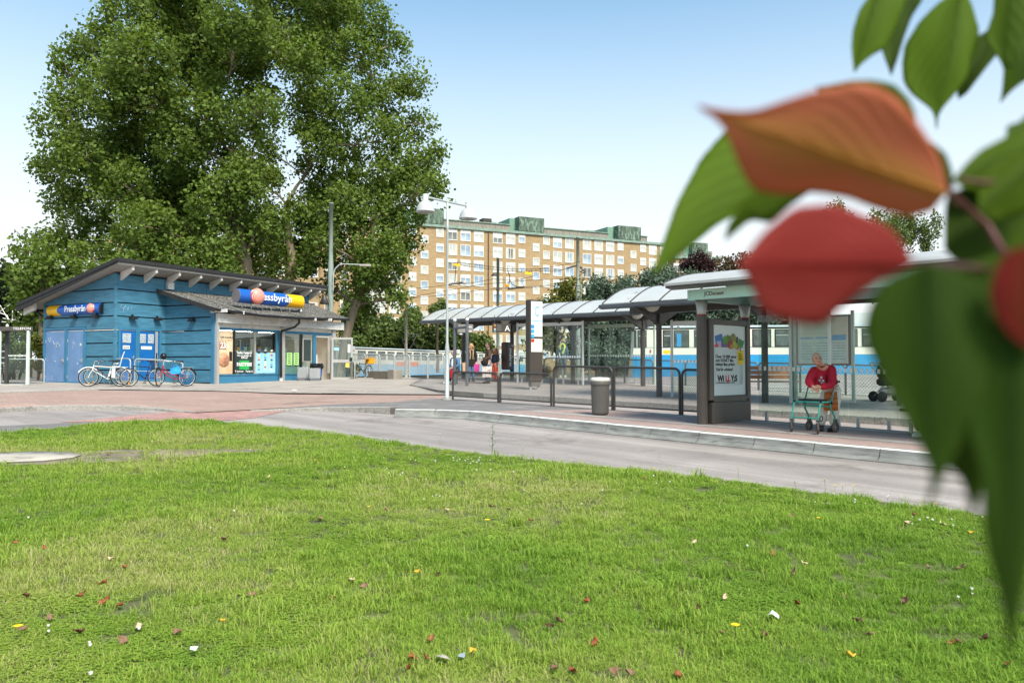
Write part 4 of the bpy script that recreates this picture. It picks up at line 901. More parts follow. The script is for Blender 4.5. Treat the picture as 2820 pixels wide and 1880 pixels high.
big_tree('poplar_tree', 'leaning poplar at the right of the kiosk, dense down to its low branches', at(930,1040,48.5), at(1045,560,48.5), vwp([
 (960,380,46),(990,430,34),(900,400,56),(830,420,52),(760,440,52),(940,470,46),(870,490,58),(790,510,54),(930,540,40),(860,570,50),(790,590,40),
 (890,640,40),(830,660,38),(910,690,22),(1000,350,22),(720,500,38),(760,660,26),(840,705,20),(700,590,40),(740,560,44),(850,620,40),(800,470,50),(900,590,44),(950,420,44)]), 48.5, 37, tr=.30, depth=2.0, per_lobe=30)
big_tree('poplar_tree', 'smaller leafy poplar hanging over the low left end of the kiosk roof', at(115,1040,40), at(120,760,40), vwp([
 (70,580,36),(110,600,40),(60,640,40),(120,660,46),(180,640,44),(60,700,34),(110,720,40),(240,640,36),(300,620,32),(70,760,26),(100,780,24)]), 40., 41, tr=.22, depth=1.6, per_lobe=34)
cyp = leafmat('bluegreen_cypress', (.036,.062,.042), (.15,.20,.135), .15); dkc = leafmat('dark_conifer', (.010,.020,.009), (.04,.06,.022), .15)
grn = leafmat('bush_leaf', (.040,.070,.013), (.16,.21,.055), .3); yel = leafmat('yellowing_leaf', (.06,.085,.012), (.20,.20,.04), .35); purp = leafmat('purple_leaf', (.022,.010,.012), (.075,.035,.032), .2)
rus = leafmat('rusty_leaf', (.05,.045,.02), (.16,.10,.05), .25)
def bush(name, label, lobes_px, Y, mt, seed, cat='bush', per_lobe=26, leafn=40, size=.16, crad=.5, depth=1.0, group=None, stem=True, flat=1.0, hang=0.0, gz=None, **kw):
    rnd = random.Random(seed); rng = np.random.default_rng(seed); lobes = []
    for u, v, r in lobes_px: y = Y+rnd.uniform(-1,1)*depth; p = at(u, v, y); lobes.append((p.x,p.y,p.z,r*y/FPX))
    cx = sum(l[0] for l in lobes)/len(lobes); g = S(cx, Y)-.05 if gz is None else gz
    t = thing(name, label, cat, (cx, Y, g), 0, group)
    if stem:
        m = MB()
        if cat == 'bush' or kw.pop('multi', False):
            for i, l in enumerate(lobes): limb(m, (cx+(l[0]-cx)*.3, Y, g), (l[0],l[1],l[2]), .05, .015, .08, seed+i, 5)
        else:
            zm = sum(l[2] for l in lobes)/len(lobes); tp = Vector((cx, Y, zm)); hb = Vector((cx, Y, g)); limb(m, hb, tp, .05+.02*(zm-g), .05, .02, seed, 6)
            for i, l in enumerate(lobes): limb(m, hb.lerp(tp, .45+.5*(i%5)/5), (l[0],l[1],l[2]), .05, .015, .08, seed+i, 5)
        m.build('trunk' if cat == 'tree' else 'stem', m_barkd, t)
    C, tone = clumps(lobes, per_lobe, rng, .35); leaves('crown' if cat == 'tree' else 'foliage', C, crad, leafn, size, mt, t, seed, tone=tone, flat=flat, hang=hang, **kw); return t
# far left slope with dark firs and light shrubs
bush('fir_tree', 'dark fir trees mass at the far left edge beyond the phone booth', vwp([(10,640,40),(0,690,45),(45,680,34),(20,730,34),(0,760,30),(50,740,24)]), 62, dkc, 51, 'tree', 50, 50, .28, .7, 3)
bush('fir_tree', 'shorter dark fir behind the phone booth roof', vwp([(70,700,22),(85,740,26),(70,780,22)]), 50, dkc, 52, 'tree', 40, 40, .2, .6, 1)
bush('bush', 'light green shrub between the phone booth and the kiosk wall', vwp([(85,790,12),(95,815,11),(92,840,10)]), 36.5, yel, 53, size=.12, crad=.3, depth=.4)
bush('bush', 'round mid green shrub seen through the phone booth glass', vwp([(30,800,15),(55,805,18),(30,835,14),(60,840,16),(20,780,12)]), 38, grn, 54, size=.13, crad=.35, depth=.6)
bush('bush', 'dark bush beyond the fence behind the phone booth', vwp([(5,830,18),(5,800,16)]), 37.5, cyp, 55, size=.12, crad=.35)
# trees between the tram and the flats
for i, (lab, lo, Y, mt) in enumerate([
  ('dark columnar tree against the pale concrete strip of the flats', [(975,870,34),(972,910,36),(972,950,32),(978,835,24)], 86, grn),
  ('wide layered green tree behind the first tram, left one', [(1040,935,40),(1075,915,34),(1030,900,26),(1090,945,34),(1010,945,26),(1060,890,18)], 92, grn),
  ('green tree beside the concrete mast behind the tram roof', [(1120,940,34),(1140,905,34),(1135,875,22),(1165,930,34),(1180,955,30),(1125,890,20)], 91, grn),
  ('broad green tree behind the left end of the far shelter', [(1200,940,36),(1225,920,36),(1255,935,36),(1290,950,34),(1325,950,30),(1240,900,24),(1210,900,20)], 90, grn),
  ('little tree top rising above the far shelter roof beside the lamp post', [(1200,845,12),(1215,838,12),(1190,855,10),(1222,855,10)], 70, grn)]):
    bush('tree', lab, lo, Y, mt, 60+i, 'tree', 60, 40, .34 if i < 4 else .2, .85 if i < 4 else .4, 2.2, gz=1.0)
bush('tree', 'yellowing leafy tree above the shelter roof left of the grey mast', [(1500,850,22),(1530,830,30),(1560,815,30),(1575,790,26),(1540,870,30),(1580,850,30),(1500,900,34),(1480,945,36),(1520,930,36)], 47, yel, 70, 'tree', 46, 44, .19, .55, 1.2)
hl = lambda *a: list(a)
for i, (lab, lo) in enumerate([
  ('blue green cypress right of the grey mast, tallest of the row', [(1620,815,34),(1650,790,34),(1640,860,44),(1600,880,40),(1660,910,46),(1610,950,46),(1665,970,46)]),
  ('blue green cypress behind the shelter roofs, second of the row', [(1715,790,34),(1735,830,44),(1700,860,44),(1745,900,50),(1710,960,50)]),
  ('blue green cypress with sunlit tips under the long green leaf', [(1800,780,38),(1830,760,34),(1790,830,46),(1850,820,44),(1810,900,50),(1850,960,50)]),
  ('blue green cypress hedge tree below the purple tree', [(1900,775,38),(1940,790,40),(1900,830,44),(1960,840,44),(1930,900,50)]),
  ('last blue green cypress of the row, fading behind the red leaf', [(2020,800,40),(2060,810,40),(2010,850,44),(2080,860,44),(2050,920,50),(2140,860,44)])]):
    bush('cypress_tree', lab, lo+[(u+14,v+20,r) for u,v,r in lo], 50, cyp, 80+i, 'tree', 110, 46, .20, .52, 1.5, group='row of cypresses behind the tram tracks', hang=.3, aspect=.5)
bush('tree', 'dark purple leaved tree in front of the smaller flats', [(1905,725,20),(1925,715,22),(1945,725,20),(1885,735,14),(1960,735,14),(1925,745,26)], 75, purp, 90, 'tree', 60, 40, .24, .55, 1)
bush('bush', 'rusty and green shrubs at the end of the cypress row', [(2000,735,26),(2040,725,28),(2080,730,30),(2030,760,30),(2120,740,36)], 60, rus, 91, 'tree', 50, 40, .2, .55, 1)
bush('weeping_tree', 'weeping birch with hanging strands glimpsed between the foreground leaves', [(2290,575,24),(2310,560,20),(2330,600,24),(2560,640,26),(2580,600,22),(2550,690,28),(2540,620,26),(2560,740,26),(2300,640,60),(2420,640,80),(2480,600,60),(2440,720,90)], 70, grn, 92, 'tree', 26, 46, .2, .5, 2.0, hang=2.6, flat=.8)
bush('bush', 'tangled bush behind the open shop door and its wire fence', [(958,1010,14),(965,1030,14),(975,1015,12),(968,1042,12)], 41.5, grn, 93, size=.11, crad=.26, depth=.3)
bush('bush', 'low scrub with red bits by the tram fence', [(1485,1010,10),(1500,1020,14),(1490,1035,12)], 39, rus, 94, size=.1, crad=.28, depth=.4, stem=False)
# ---------------------------------------------------------------- tram and bus stop shelters
m_iron = mat('dark_grey_steel', srgbmul('4a4642', .75), .45, var=.12, scale=4, wear=srgbmul('77726b', .8), wscale=9, wamt=.10)
m_ironb = mat('dark_blue_grey_steel', srgbmul('565a60', .8), .42, var=.10)
m_sheet = mat('milky_roof_sheet', srgbmul('cfcfcb', .95), .28, var=.06, scale=1.1, spec=.6, trans=.22, wear=srgbmul('a5a39b', .9), wscale=2.0, wamt=.12)
m_wp2 = mat('white_steel', srgbmul('dcdad4', .9), .45, var=.04)
m_dot = mat('white_dots', srgbmul('f0efea', .95), .6)
m_sglass = glass('shelter_glass', 'f1f8f5', .022)
m_lampg = mat('milk_glass_lamp', srgbmul('e9e4d8', .9), .3, var=.03, trans=.3)
d2 = Vector((.70,-.71,0)).normalized(); n2 = Vector((-.71,-.70,0)).normalized()      # along the stop, towards the camera
def vault_shelter(label, P0, posts, tips, spacing, ribs, w=2.7, rise=.62, zpost=None):
    """posts: distances along the line; tips: (s0, s1, z0, z1) of the front eave"""
    P0 = Vector((P0[0], P0[1], 0)); s0, s1, z0, z1 = tips
    X = lambda s, o, z: P0+d2*s+n2*o+Z3*z
    ez = lambda s: z0+(z1-z0)*(s-s0)/(s1-s0)
    root = thing('tram_shelter', label, 'shelter', tuple(X(posts[0], 0, zpost(posts[0])-.02)))
    K = 10; wf = 1.2; wb = w-wf
    prof = [(wf-(w)*(i/K), rise*math.sin(math.pi*(i/K)*.86+.02)*(1-.12*i/K)) for i in range(K+1)]
    n = ribs
    for k in range(n):                                       # roof sheets between the ribs
        a, b = s0+(s1-s0)*k/n+.022, s0+(s1-s0)*(k+1)/n-.022; m = MB()
        A = [X(a, o, ez(a)+h+.05) for o, h in prof]; B = [X(b, o, ez(b)+h+.05) for o, h in prof]; L_ = K+1
        A2 = [p-Z3*.014 for p in A]; B2 = [p-Z3*.014 for p in B]
        m.add(A+B, [(i,i+1,L_+i+1,L_+i) for i in range(K)], True); m.add(A2+B2, [(i+1,i,L_+i,L_+i+1) for i in range(K)], True)
        m.build('roof_sheet', m_sheet, root, fix=False)
    for k in range(n+1):
        s = s0+(s1-s0)*k/n; MB().tube([X(s, o, ez(s)+h+.055) for o, h in prof], .024, 6).build('roof_rib', m_iron, root)
    m = MB(); e0, e1 = X(s0-.12, wf+.04, ez(s0)), X(s1+.05, wf+.04, ez(s1))
    m.hexa([e0-n2*.14-Z3*.10, e1-n2*.14-Z3*.10, e1-Z3*.06, e0-Z3*.06, e0-n2*.10+Z3*.05, e1-n2*.10+Z3*.05, e1+Z3*.02, e0+Z3*.02]); m.build('eave_beam', m_ironb, root)
    MB().tube([X(s0-.1, -wb, ez(s0)+prof[-1][1]), X(s1, -wb, ez(s1)+prof[-1][1])], .05, 6).build('eave_beam', m_iron, root)
    MB().box(X((s0+s1)/2, 0, ez((s0+s1)/2)-.10), (s1-s0-.3,.16,.20), (e1-e0).normalized(), n2).build('ridge_beam', m_iron, root)
    for s in posts:
        zb = zpost(s)-.03; zt_ = ez(s)-.12
        p = MB(); p.lathe([(.088,0),(.084,zt_-zb-.35)], X(s,0,zb), n=14); p.box(X(s,0,zt_-.25), (.22,.22,.34), d2, n2); post = p.build('post', m_iron, root)
        for sg_, of in ((1, wf-.05), (-1, -wb+.1)):
            br = MB(); zz = ez(s)+(.0 if sg_ > 0 else prof[-1][1]-.02)
            br.hexa([X(s-.05,sg_*.08,zt_-.42), X(s+.05,sg_*.08,zt_-.42), X(s+.05,of,zz-.12), X(s-.05,of,zz-.12), X(s-.05,sg_*.08,zt_-.14), X(s+.05,sg_*.08,zt_-.14), X(s+.05,of,zz-.02), X(s-.05,of,zz-.02)])
            br.build('bracket_arm', m_iron, root)
        MB().lathe([(.05,-.06),(.15,-.02),(.24,.10),(.25,.14),(.02,.20)], X(s+.15,.55,zt_-.02), n=16).build('lamp_bowl', m_lampg, root)
    for s in np.arange(s0+1.0, s1-.4, 1.12):                 # purlin stubs seen from below
        MB().box(X(s,.35,ez(s)+.10), (.07,1.5,.14), d2, (n2-Z3*.12).normalized()).build('purlin', m_iron, root)
    return root, X
def screen(label, p0, p1, zb, zt, panes, gap=.16, dots=True, squares=False, frame=m_wp2, zdot=1.05, thick=.06, group=None, posts=True, name='wind_screen', rail=True):
    """glass wind screen from p0 to p1 (xy), base zb(x,y), glass up to zt above it"""
    p0, p1 = Vector((p0[0],p0[1],0)), Vector((p1[0],p1[1],0)); e = (p1-p0).normalized(); nn = Vector((e.y,-e.x,0)); L_ = (p1-p0).length
    b0, b1 = zb(p0.x,p0.y), zb(p1.x,p1.y); zz = lambda t: b0+(b1-b0)*t/L_
    root = thing(name, label, 'glass screen', (p0.x,p0.y,b0), 0, group)
    q = lambda t, z, o=0: p0+e*t+nn*o+Z3*(zz(t)+z)
    if posts:
        for t in (thick/2, L_-thick/2): MB().box(q(t,(zt+.10)/2), (thick,thick,zt+.10), e, nn).build('post', frame, root)
        if rail:
            a, b = q(thick+.003, zt), q(L_-thick-.003, zt); MB().box((a+b)/2, ((b-a).length,.05,.13), (b-a).normalized(), nn).build('top_rail', frame, root)
    g0 = thick+.02 if posts else 0; w = (L_-2*g0)/panes
    for k in range(panes):
        a, b = g0+w*k+.008, g0+w*(k+1)-.008; m = MB()
        m.hexa([q(a,gap,-.005),q(b,gap,-.005),q(b,gap,.005),q(a,gap,.005),q(a,zt-.09,-.005),q(b,zt-.09,-.005),q(b,zt-.09,.005),q(a,zt-.09,.005)])
        pane = m.build('glass_pane', m_sglass, root)
        for t in (a+.18, b-.18):
            MB().box(q(t,gap/2), (.05,.06,gap+.06), e, nn).build('foot', m_alu, root)
            if rail and posts: MB().ball(q(t,zt-.13,.02), (.035,.035,.05), 8, 6).build('clamp', m_wp2, root)
        if dots:
            dm_ = MB(); st = .105 if squares else .12
            t = a+.05
            while t < b-.03:
                if squares: dm_.box(q(t,zdot,.009), (.052,.004,.085), e, nn)
                else: dm_.lathe([(.0,.0),(.045,.0)], q(t,zdot,.008), nn, 10, False)
                t += st
            dm_.build('dot_band', m_dot, pane, fix=False, kind='stuff')
    return root, q
plat = lambda x, y: plat_off(x, y)
zp1 = lambda s: plat_off(*( Vector((0,33.4,0))+d2*s)[:2])
sh1, X1 = vault_shelter('long far shelter with a barrel roof of milky sheets, half hidden by the nearer shelters', (0,33.4), [-3.1,0,3.37,6.7], (-4.6,7.4,3.53,3.38), 1.0, 12, zpost=zp1)
zp2 = lambda s: plat_off(*( Vector((4.34,23.5,0))+d2*s)[:2])-.02
sh2, X2 = vault_shelter('nearer barrel roofed shelter sticking up behind the advertising case', (4.34,23.5), [0,3.36,7.0], (-1.16,9.0,3.30,3.22), 1.0, 10, zpost=zp2)
# far wall screens
scr = lambda u, Y: (lambda p: (p.x, p.y))(at(u, 1000, Y))
screen('white framed wind screen with a dotted band under the far shelter', tuple(X1(1.05,.75,0)[:2]), tuple(X1(4.55,.75,0)[:2]), plat, 2.30, 3)
screen('pale green framed wind screen behind the white framed one', tuple(X1(3.4,-.9,0)[:2]), tuple(X1(6.6,-.9,0)[:2]), plat, 2.2, 3, frame=mat('pale_green_steel', srgbmul('b9c4b4', .9), .5))
screen('glass screen with white top rail between the dark posts and the advertising case', tuple(X2(.35,-.1,0)[:2]), tuple(X2(2.5,-.1,0)[:2]), plat, 2.15, 2, frame=mat('grey_white_steel', srgbmul('c6c8c2', .9), .5))
screen('tall white posted screen behind the advertising case, by the bench', tuple(X2(3.9,-.3,0)[:2]), tuple(X2(5.0,-.3,0)[:2]), plat, 2.3, 1, dots=False)
# extra round post of the rear row
pp = at(2185, 1079, 22.4); zz = plat_off(pp.x, pp.y)
po = thing('shelter_post', 'separate dark round post behind the glass, left of the timetable case', 'post', (pp.x,pp.y,zz-.02))
m = MB(); m.lathe([(.11,0),(.11,.06),(.085,.07),(.085,2.5)], (pp.x,pp.y,zz-.02), n=14); m.box((pp.x,pp.y,zz+2.4), (.2,.2,.3)); m.build('shaft', m_iron, po)
MB().lathe([(.12,.0),(.12,.05)], (pp.x,pp.y,zz+.4), n=14).build('collar', m_iron, po)
# timetable case on the platform behind the man
tA, tB = at(2196, 1000, 21.6), at(2344, 1000, 20.6); e = Vector((tB.x-tA.x, tB.y-tA.y, 0)).normalized(); nn = Vector((e.y,-e.x,0)); Lw = Vector((tB.x-tA.x,tB.y-tA.y,0)).length
tz0 = plat_off(tA.x,tA.y)
tt = thing('timetable_case', 'glazed timetable case with map and pale sheets behind the man in red', 'notice case', (tA.x,tA.y,tz0))
qq = lambda t, z, o=0: Vector((tA.x,tA.y,tz0))+e*t+nn*o+Z3*z
zlo, zhi = at(2270,1006,21).z-tz0, at(2270,868,21).z-tz0
MB().box(qq(Lw/2,(zlo+zhi)/2), (Lw,.10,zhi-zlo), e, nn).build('case', mat('brown_case', srgbmul('5a4236', .8), .4), tt)
MB().box(qq(Lw/2,(zlo+zhi)/2,.053), (Lw-.10,.006,zhi-zlo-.10), e, nn).build('backing_sheet', mat('pale_backing', srgbmul('e6dac8', .9), .6, var=.05, scale=3), tt)
prn = mat('timetable_print', srgbmul('dfe6e2', .9), .6, var=.12, scale=9); prb = mat('timetable_blue', srgbmul('6aa8d8', .9), .6)
for i in range(3):
    t = .07+(Lw-.14)*(i+.5)/3
    sh = MB(); sh.box(qq(t,zlo+.42,.058), ((Lw-.14)/3-.03,.003,.66), e, nn); o = sh.build('timetable', prn, tt)
    MB().box(qq(t,zlo+.73,.061), ((Lw-.14)/3-.06,.002,.05 if i < 2 else .14), e, nn).build('heading', prb, o)
    for j in range(7): MB().box(qq(t,zlo+.17+.07*j,.061), ((Lw-.14)/3-.10,.002,.012), e, nn).build('print_line', mat('grey_print', srgbmul('8f989a', .8), .7), o)
MB().box(qq(Lw/2-.1,zlo+1.05,.058), (Lw*.6,.003,.46), e, nn).build('map_sheet', mat('city_map', srgbmul('e9d2b6', .9), .6, col2=srgbmul('cfd8c6', .9), scale=7), tt)
for t in (.0-.05, Lw+.05): MB().box(qq(t,(zhi+.1)/2), (.07,.07,zhi+.1), e, nn).build('post', mat('pale_green_steel', 'b9c4b4'), tt)
# bench on the platform seen through the glass
def bench(label, c, e, L_, zb, back=True, arm=True):
    e = Vector(e).normalized(); nn = Vector((e.y,-e.x,0)); c = Vector(c); r = thing('bench', label, 'bench', tuple(c))
    for i in range(3): MB().box(c+nn*(-.14+.14*i)+Z3*.45, (L_,.12,.035), e, nn).build('seat_slat', mat('bench_wood', srgbmul('a5785a', .85), .6, var=.15, scale=6), r)
    if back:
        for i in range(3): MB().box(c-nn*(.24+.03*i)+Z3*(.58+.13*i), (L_,.03,.11), e, nn).build('back_slat', mat('bench_wood', 'a5785a'), r)
    for t in (-L_*.4, L_*.4):
        MB().box(c+e*t+Z3*.21, (.07,.36,.42), e, nn).build('leg', m_ironb, r)
        if arm: MB().tube([c+e*t+nn*.2+Z3*.46, c+e*t+nn*.2+Z3*.66, c+e*t-nn*.2+Z3*.66, c+e*t-nn*.26+Z3*.46], .02, 6).build('armrest', m_ironb, r)
    return r
bp2 = at(2108, 1092, 23.0); bench('slatted bench behind the glass beside the advertising case', (bp2.x,bp2.y,plat_off(bp2.x,bp2.y)), (.95,-.15,0), 1.9, 0)
# ---- near bus shelter with its lit-less advertising case
ISZ = lambda x, y: isl_off(x, y)+.006
Pc = at(1933, 1173, 15.6); zq = ISZ(Pc.x, Pc.y); ep = Vector((.735,.678,0)).normalized(); dp = Vector((.70,-.714,0)).normalized()
npn = Vector((ep.y,-ep.x,0))                                    # case face, towards the road
m_case = mat('brown_grey_steel', srgbmul('5b524b', .72), .38, var=.08, scale=3, wear=srgbmul('7a7168', .8), wscale=8, wamt=.05)
m_teal = mat('pale_teal_fascia', srgbmul('b4dccd', .95), .35, var=.10, scale=.8, stretch=(.6,.6,3), wear=srgbmul('d9d8c8', .9), wscale=2, wamt=.2)
m_teald = mat('dark_teal', srgbmul('2f6d5e', .8), .35, var=.1)
bs = thing('bus_shelter', 'glass bus shelter with pale teal fascia and curved white roof nearest the road', 'shelter', (Pc.x,Pc.y,zq))
C_ = lambda t, z, o=0: Vector((Pc.x,Pc.y,zq))+ep*t+npn*o+Z3*z
H = 2.42
for t in (0.02, 1.60):
    m = MB(); m.lathe([(.105,0),(.105,H-.30)], C_(t,0), n=18); col = m.build('column', m_case, bs)
    MB().lathe([(.107,.0),(.107,.02)], C_(t,H-.295), n=18).build('red_ring', mat('red_band', srgbmul('a5322a', .8), .4), col)
    MB().lathe([(.085,.0),(.12,.27),(.02,.28)], C_(t,H-.275), n=18).build('steel_collar', m_alu, col)
ac = thing('advertising_case', 'upright advertising case with a white grocery bag poster on its face', 'advertising case', tuple(C_(.8,0)))
m = MB(); m.bbox(C_(.82,.21,.03), (1.36,.26,.42), ep, npn, b=.012); m.build('plinth', m_case, ac)
x0, x1, z0_, z1_ = .20, 1.44, .46, H-.36
for c, dd, nm in (((x0-.05,(z0_+z1_)/2),(.14,z1_-z0_),'frame'),((x1+.05,(z0_+z1_)/2),(.14,z1_-z0_),'frame'),(((x0+x1)/2,z0_+.05-.03),(x1-x0-.04,.13),'frame'),(((x0+x1)/2,z1_-.05),(x1-x0-.04,.11),'frame')):
    MB().bbox(C_(c[0],c[1],.03), (dd[0],.24,dd[1]), ep, npn, b=.012).build(nm, m_case, ac)
pz0, pz1 = z0_+.09, z1_-.11; pw0, pw1 = x0+.025, x1-.025
m_post = mat('poster_white', srgbmul('dfe5e2', .95), .35, var=.03, scale=1.2)
po_ = MB().box(C_((pw0+pw1)/2,(pz0+pz1)/2,.10), (pw1-pw0,.02,pz1-pz0), ep, npn).build('poster', m_post, ac)
m_edge = mat('teal_edge', srgbmul('9fd6c4', .9), .2)
MB().box(C_(pw0+.006,(pz0+pz1)/2,.113), (.012,.004,pz1-pz0), ep, npn).build('glass_edge', m_edge, ac)
PW, PH = pw1-pw0, pz1-pz0
def pp_(fx, fy, o=.114): return C_(pw0+PW*fx, pz1-PH*fy, o)     # fractions of the poster, y down
def flat(name, pts, mt, o=.114, par=po_, d=.003): return MB().prism([pp_(x, y, o) for x, y in pts], npn*d).build(name, mt, par)
mk = lambda n_, c, **k: mat('print_'+n_, srgbmul(c, .9), .5, **k)
flat('bag_print', [(.05,.315),(.82,.315),(.80,.86),(.06,.845)], mk('bag','d3d9d6', var=.05, scale=3)); flat('bag_side_print', [(.82,.315),(.93,.45),(.91,.84),(.80,.86)], mk('bagside','b9c1bd'))
flat('milk_print', [(.06,.16),(.27,.12),(.31,.24),(.10,.31)], mk('blue','4674b4', var=.25, scale=12), .115)
flat('carton_print', [(.05,.285),(.13,.26),(.17,.315),(.05,.315)], mk('red','d8452c'), .118); flat('carton_print', [(.25,.245),(.43,.25),(.46,.315),(.25,.315)], mk('violet','7a5a90', var=.4, scale=14), .118)
flat('carton_print', [(.10,.235),(.24,.225),(.24,.315),(.15,.315)], mk('lilac','b7b3d6', var=.2, scale=14), .117)
flat('salad_bag_print', [(.80,.18),(.96,.22),(.90,.32),(.75,.31)], mk('salad','3f8a4a', var=.35, scale=16), .117)
def disc(fx, fy, r, c, n_, o=.118, sy=1.0):
    pts = [(fx+r*math.cos(a)*PH/PW*.0+r*math.cos(a), fy+r*sy*PW/PH*math.sin(a)) for a in np.linspace(0, 2*math.pi, 15)[:-1]]; flat('fruit_print', pts, mk(n_, c, var=.2, scale=20), o)
disc(.37,.215,.075,'6a9a2a','lime',.119); disc(.45,.205,.065,'54862a','lime2'); disc(.62,.215,.085,'8a8a3a','mango',.117,1.5); disc(.52,.27,.08,'9a4038','plum',.1185)
disc(.64,.275,.06,'b7b33a','grape',.120); disc(.70,.29,.05,'9fae30','grape2',.121); disc(.55,.305,.05,'d08a3a','orange',.122,.8); disc(.74,.31,.06,'c4603a','peach',.119,.7)
flat('pineapple_top_print', [(.36,.19),(.38,.145),(.42,.165),(.45,.125),(.48,.16),(.53,.14),(.52,.20),(.44,.215)], mk('pine','5a4a2c', var=.3, scale=20), .1165)
flat('asparagus_print', [(.70,.25),(.72,.16),(.745,.15),(.77,.17),(.76,.26)], mk('aspar','4a4a3a', var=.3, scale=20), .1165)
flat('yellow_tag', [(.73,.36),(.93,.355),(.94,.535),(.88,.555),(.855,.58),(.83,.558),(.75,.565)], mk('yellow','f2d21c'), .121)
MB().tube([pp_(.82,.318,.125), pp_(.835,.345,.127), pp_(.83,.375,.127)], .005, 5).build('tag_string', m_black, po_)
mt_ = m_txt
def ptx(s_, fx, fy, size, o=.1185, mt=mt_, bold=.003, sx=1.12, par=po_, align='LEFT'): text(s_, mt, pp_(fx, fy, o), ep, Z3, size, par, bold=bold, sx=sx, align=align)
ptx('Över 10 000 varor', .075,.468,.088,bold=.0018); ptx('och EXAKT lika', .075,.522,.088,bold=.0018); ptx('många låga priser.', .075,.576,.088,bold=.0018); ptx('Vad är oddsen?', .085,.65,.088,bold=.0018)
ptx('Wi', .13,.80,.17,bold=.007,sx=1.05); ptx('LL', .365,.80,.17,mt=mk('logored','d01f26'),bold=.007,sx=1.05); ptx('Y:S', .535,.80,.17,bold=.007,sx=1.05)
ptx('Din officiella Sveriges billigaste matkasse', .09,.826,.037,bold=0)
for i, s_ in enumerate(('Gå plus','ännu mer!','Anslut dig','till WiLLY:S')): ptx(s_, .765,.415+.028*i,.047,.1255,mat('brown_print', srgbmul('7a6420', .8), .7),0,.8)
# fascia and roof of the shelter, running off behind the leaves
dS = dp; LS = 7.2
q2 = lambda s, t, z: Vector((Pc.x,Pc.y,zq))+dS*s+ep*t+Z3*z
fz0, fz1 = H+.0, H+.20
m = MB(); m.hexa([q2(-.16,-.22,fz0), q2(-.16,1.72,fz0), q2(-.10,1.72,fz0), q2(-.10,-.22,fz0), q2(-.16,-.22,fz1), q2(-.16,1.72,fz1), q2(-.10,1.72,fz1), q2(-.10,-.22,fz1)])
fas = m.build('fascia', m_teal, bs)
m = MB(); m.hexa([q2(-.095,-.22,fz0), q2(LS,-.22,fz0), q2(LS,-.16,fz0), q2(-.095,-.16,fz0), q2(-.095,-.22,fz1), q2(LS,-.22,fz1), q2(LS,-.16,fz1), q2(-.095,-.16,fz1)]); m.build('fascia', m_teal, bs)
text('JCDecaux', mat('fascia_letters', srgbmul('6a4a40', .8), .5), q2(.22,-.224,fz0+.065), dS, Z3, .105, bs, bold=.0008)
m = MB(); m.hexa([q2(-.09,-.15,fz0+.05), q2(LS,-.15,fz0+.05), q2(LS,1.70,fz0-.02), q2(-.09,1.70,fz0-.02), q2(-.09,-.15,fz0+.09), q2(LS,-.15,fz0+.09), q2(LS,1.70,fz0+.02), q2(-.09,1.70,fz0+.02)]); m.build('ceiling', m_teald, bs)
K = 8; prof = [(-.62+2.75*i/K, .05+.36*math.sin(math.pi*(.06+.88*i/K))) for i in range(K+1)]
A = [q2(-.42,t,fz1+h) for t, h in prof]; B = [q2(LS+.3,t,fz1+h) for t, h in prof]; L_ = K+1
m = MB(); A2 = [p-Z3*.05 for p in A]; B2 = [p-Z3*.05 for p in B]
m.add(A+B+A2+B2, [(i,i+1,L_+i+1,L_+i) for i in range(K)]+[(2*L_+i+1,2*L_+i,3*L_+i,3*L_+i+1) for i in range(K)]+[(i+1,i,2*L_+i,2*L_+i+1) for i in range(K)]+[(L_+i,L_+i+1,3*L_+i+1,3*L_+i) for i in range(K)]+[(0,L_,3*L_,2*L_),(K,2*L_+K,3*L_+K,L_+K)])
brf = m.build('roof', mat('white_roof', srgbmul('c9c6c0', .72), .4, var=.05, wear=srgbmul('a8a49c', .9), wscale=3), bs)
MB().tube([q2(-.45,t,fz1+h-.02) for t, h in prof], .035, 6).build('roof_edge', m_case, brf)
m = MB(); m.hexa([q2(-.4,-.60,fz1+.03), q2(LS,-.60,fz1+.03), q2(LS,-.35,fz1+.005), q2(-.4,-.35,fz1+.005), q2(-.4,-.60,fz1+.09), q2(LS,-.60,fz1+.09), q2(LS,-.35,fz1+.10), q2(-.4,-.35,fz1+.10)]); m.build('gutter', m_case, brf)
for s in (3.5, 7.0):
    for t in (1.60,): MB().lathe([(.06,0),(.06,H)], q2(s,t,0), n=12).build('column', m_case, bs)
# rear glass wall of the bus shelter
zi = lambda x, y: isl_off(x, y)+.006
screen('rear glass wall of the bus shelter with a band of white squares, behind the man', tuple(q2(.22,1.72,0)[:2]), tuple(q2(3.05,1.66,0)[:2]), zi, 2.25, 3, squares=True, zdot=1.06, posts=False, gap=.14)
screen('further glass wall of the bus shelter beyond the slim brown upright', tuple(q2(3.15,1.40,0)[:2]), tuple(q2(6.8,1.36,0)[:2]), zi, 2.25, 3, squares=True, zdot=1.06, posts=False, gap=.14)
up = q2(3.10,1.52,0); MB().box((up.x,up.y,zi(up.x,up.y)+1.38), (.07,.05,1.85), dS, ep).build('upright', mat('taupe_upright', srgbmul('857a70', .8), .4), bs)
bx_ = q2(3.6,1.15,.62); MB().tube([bx_, bx_+dS*1.6], .06, 10).build('leaning_rail', m_iron, bs)
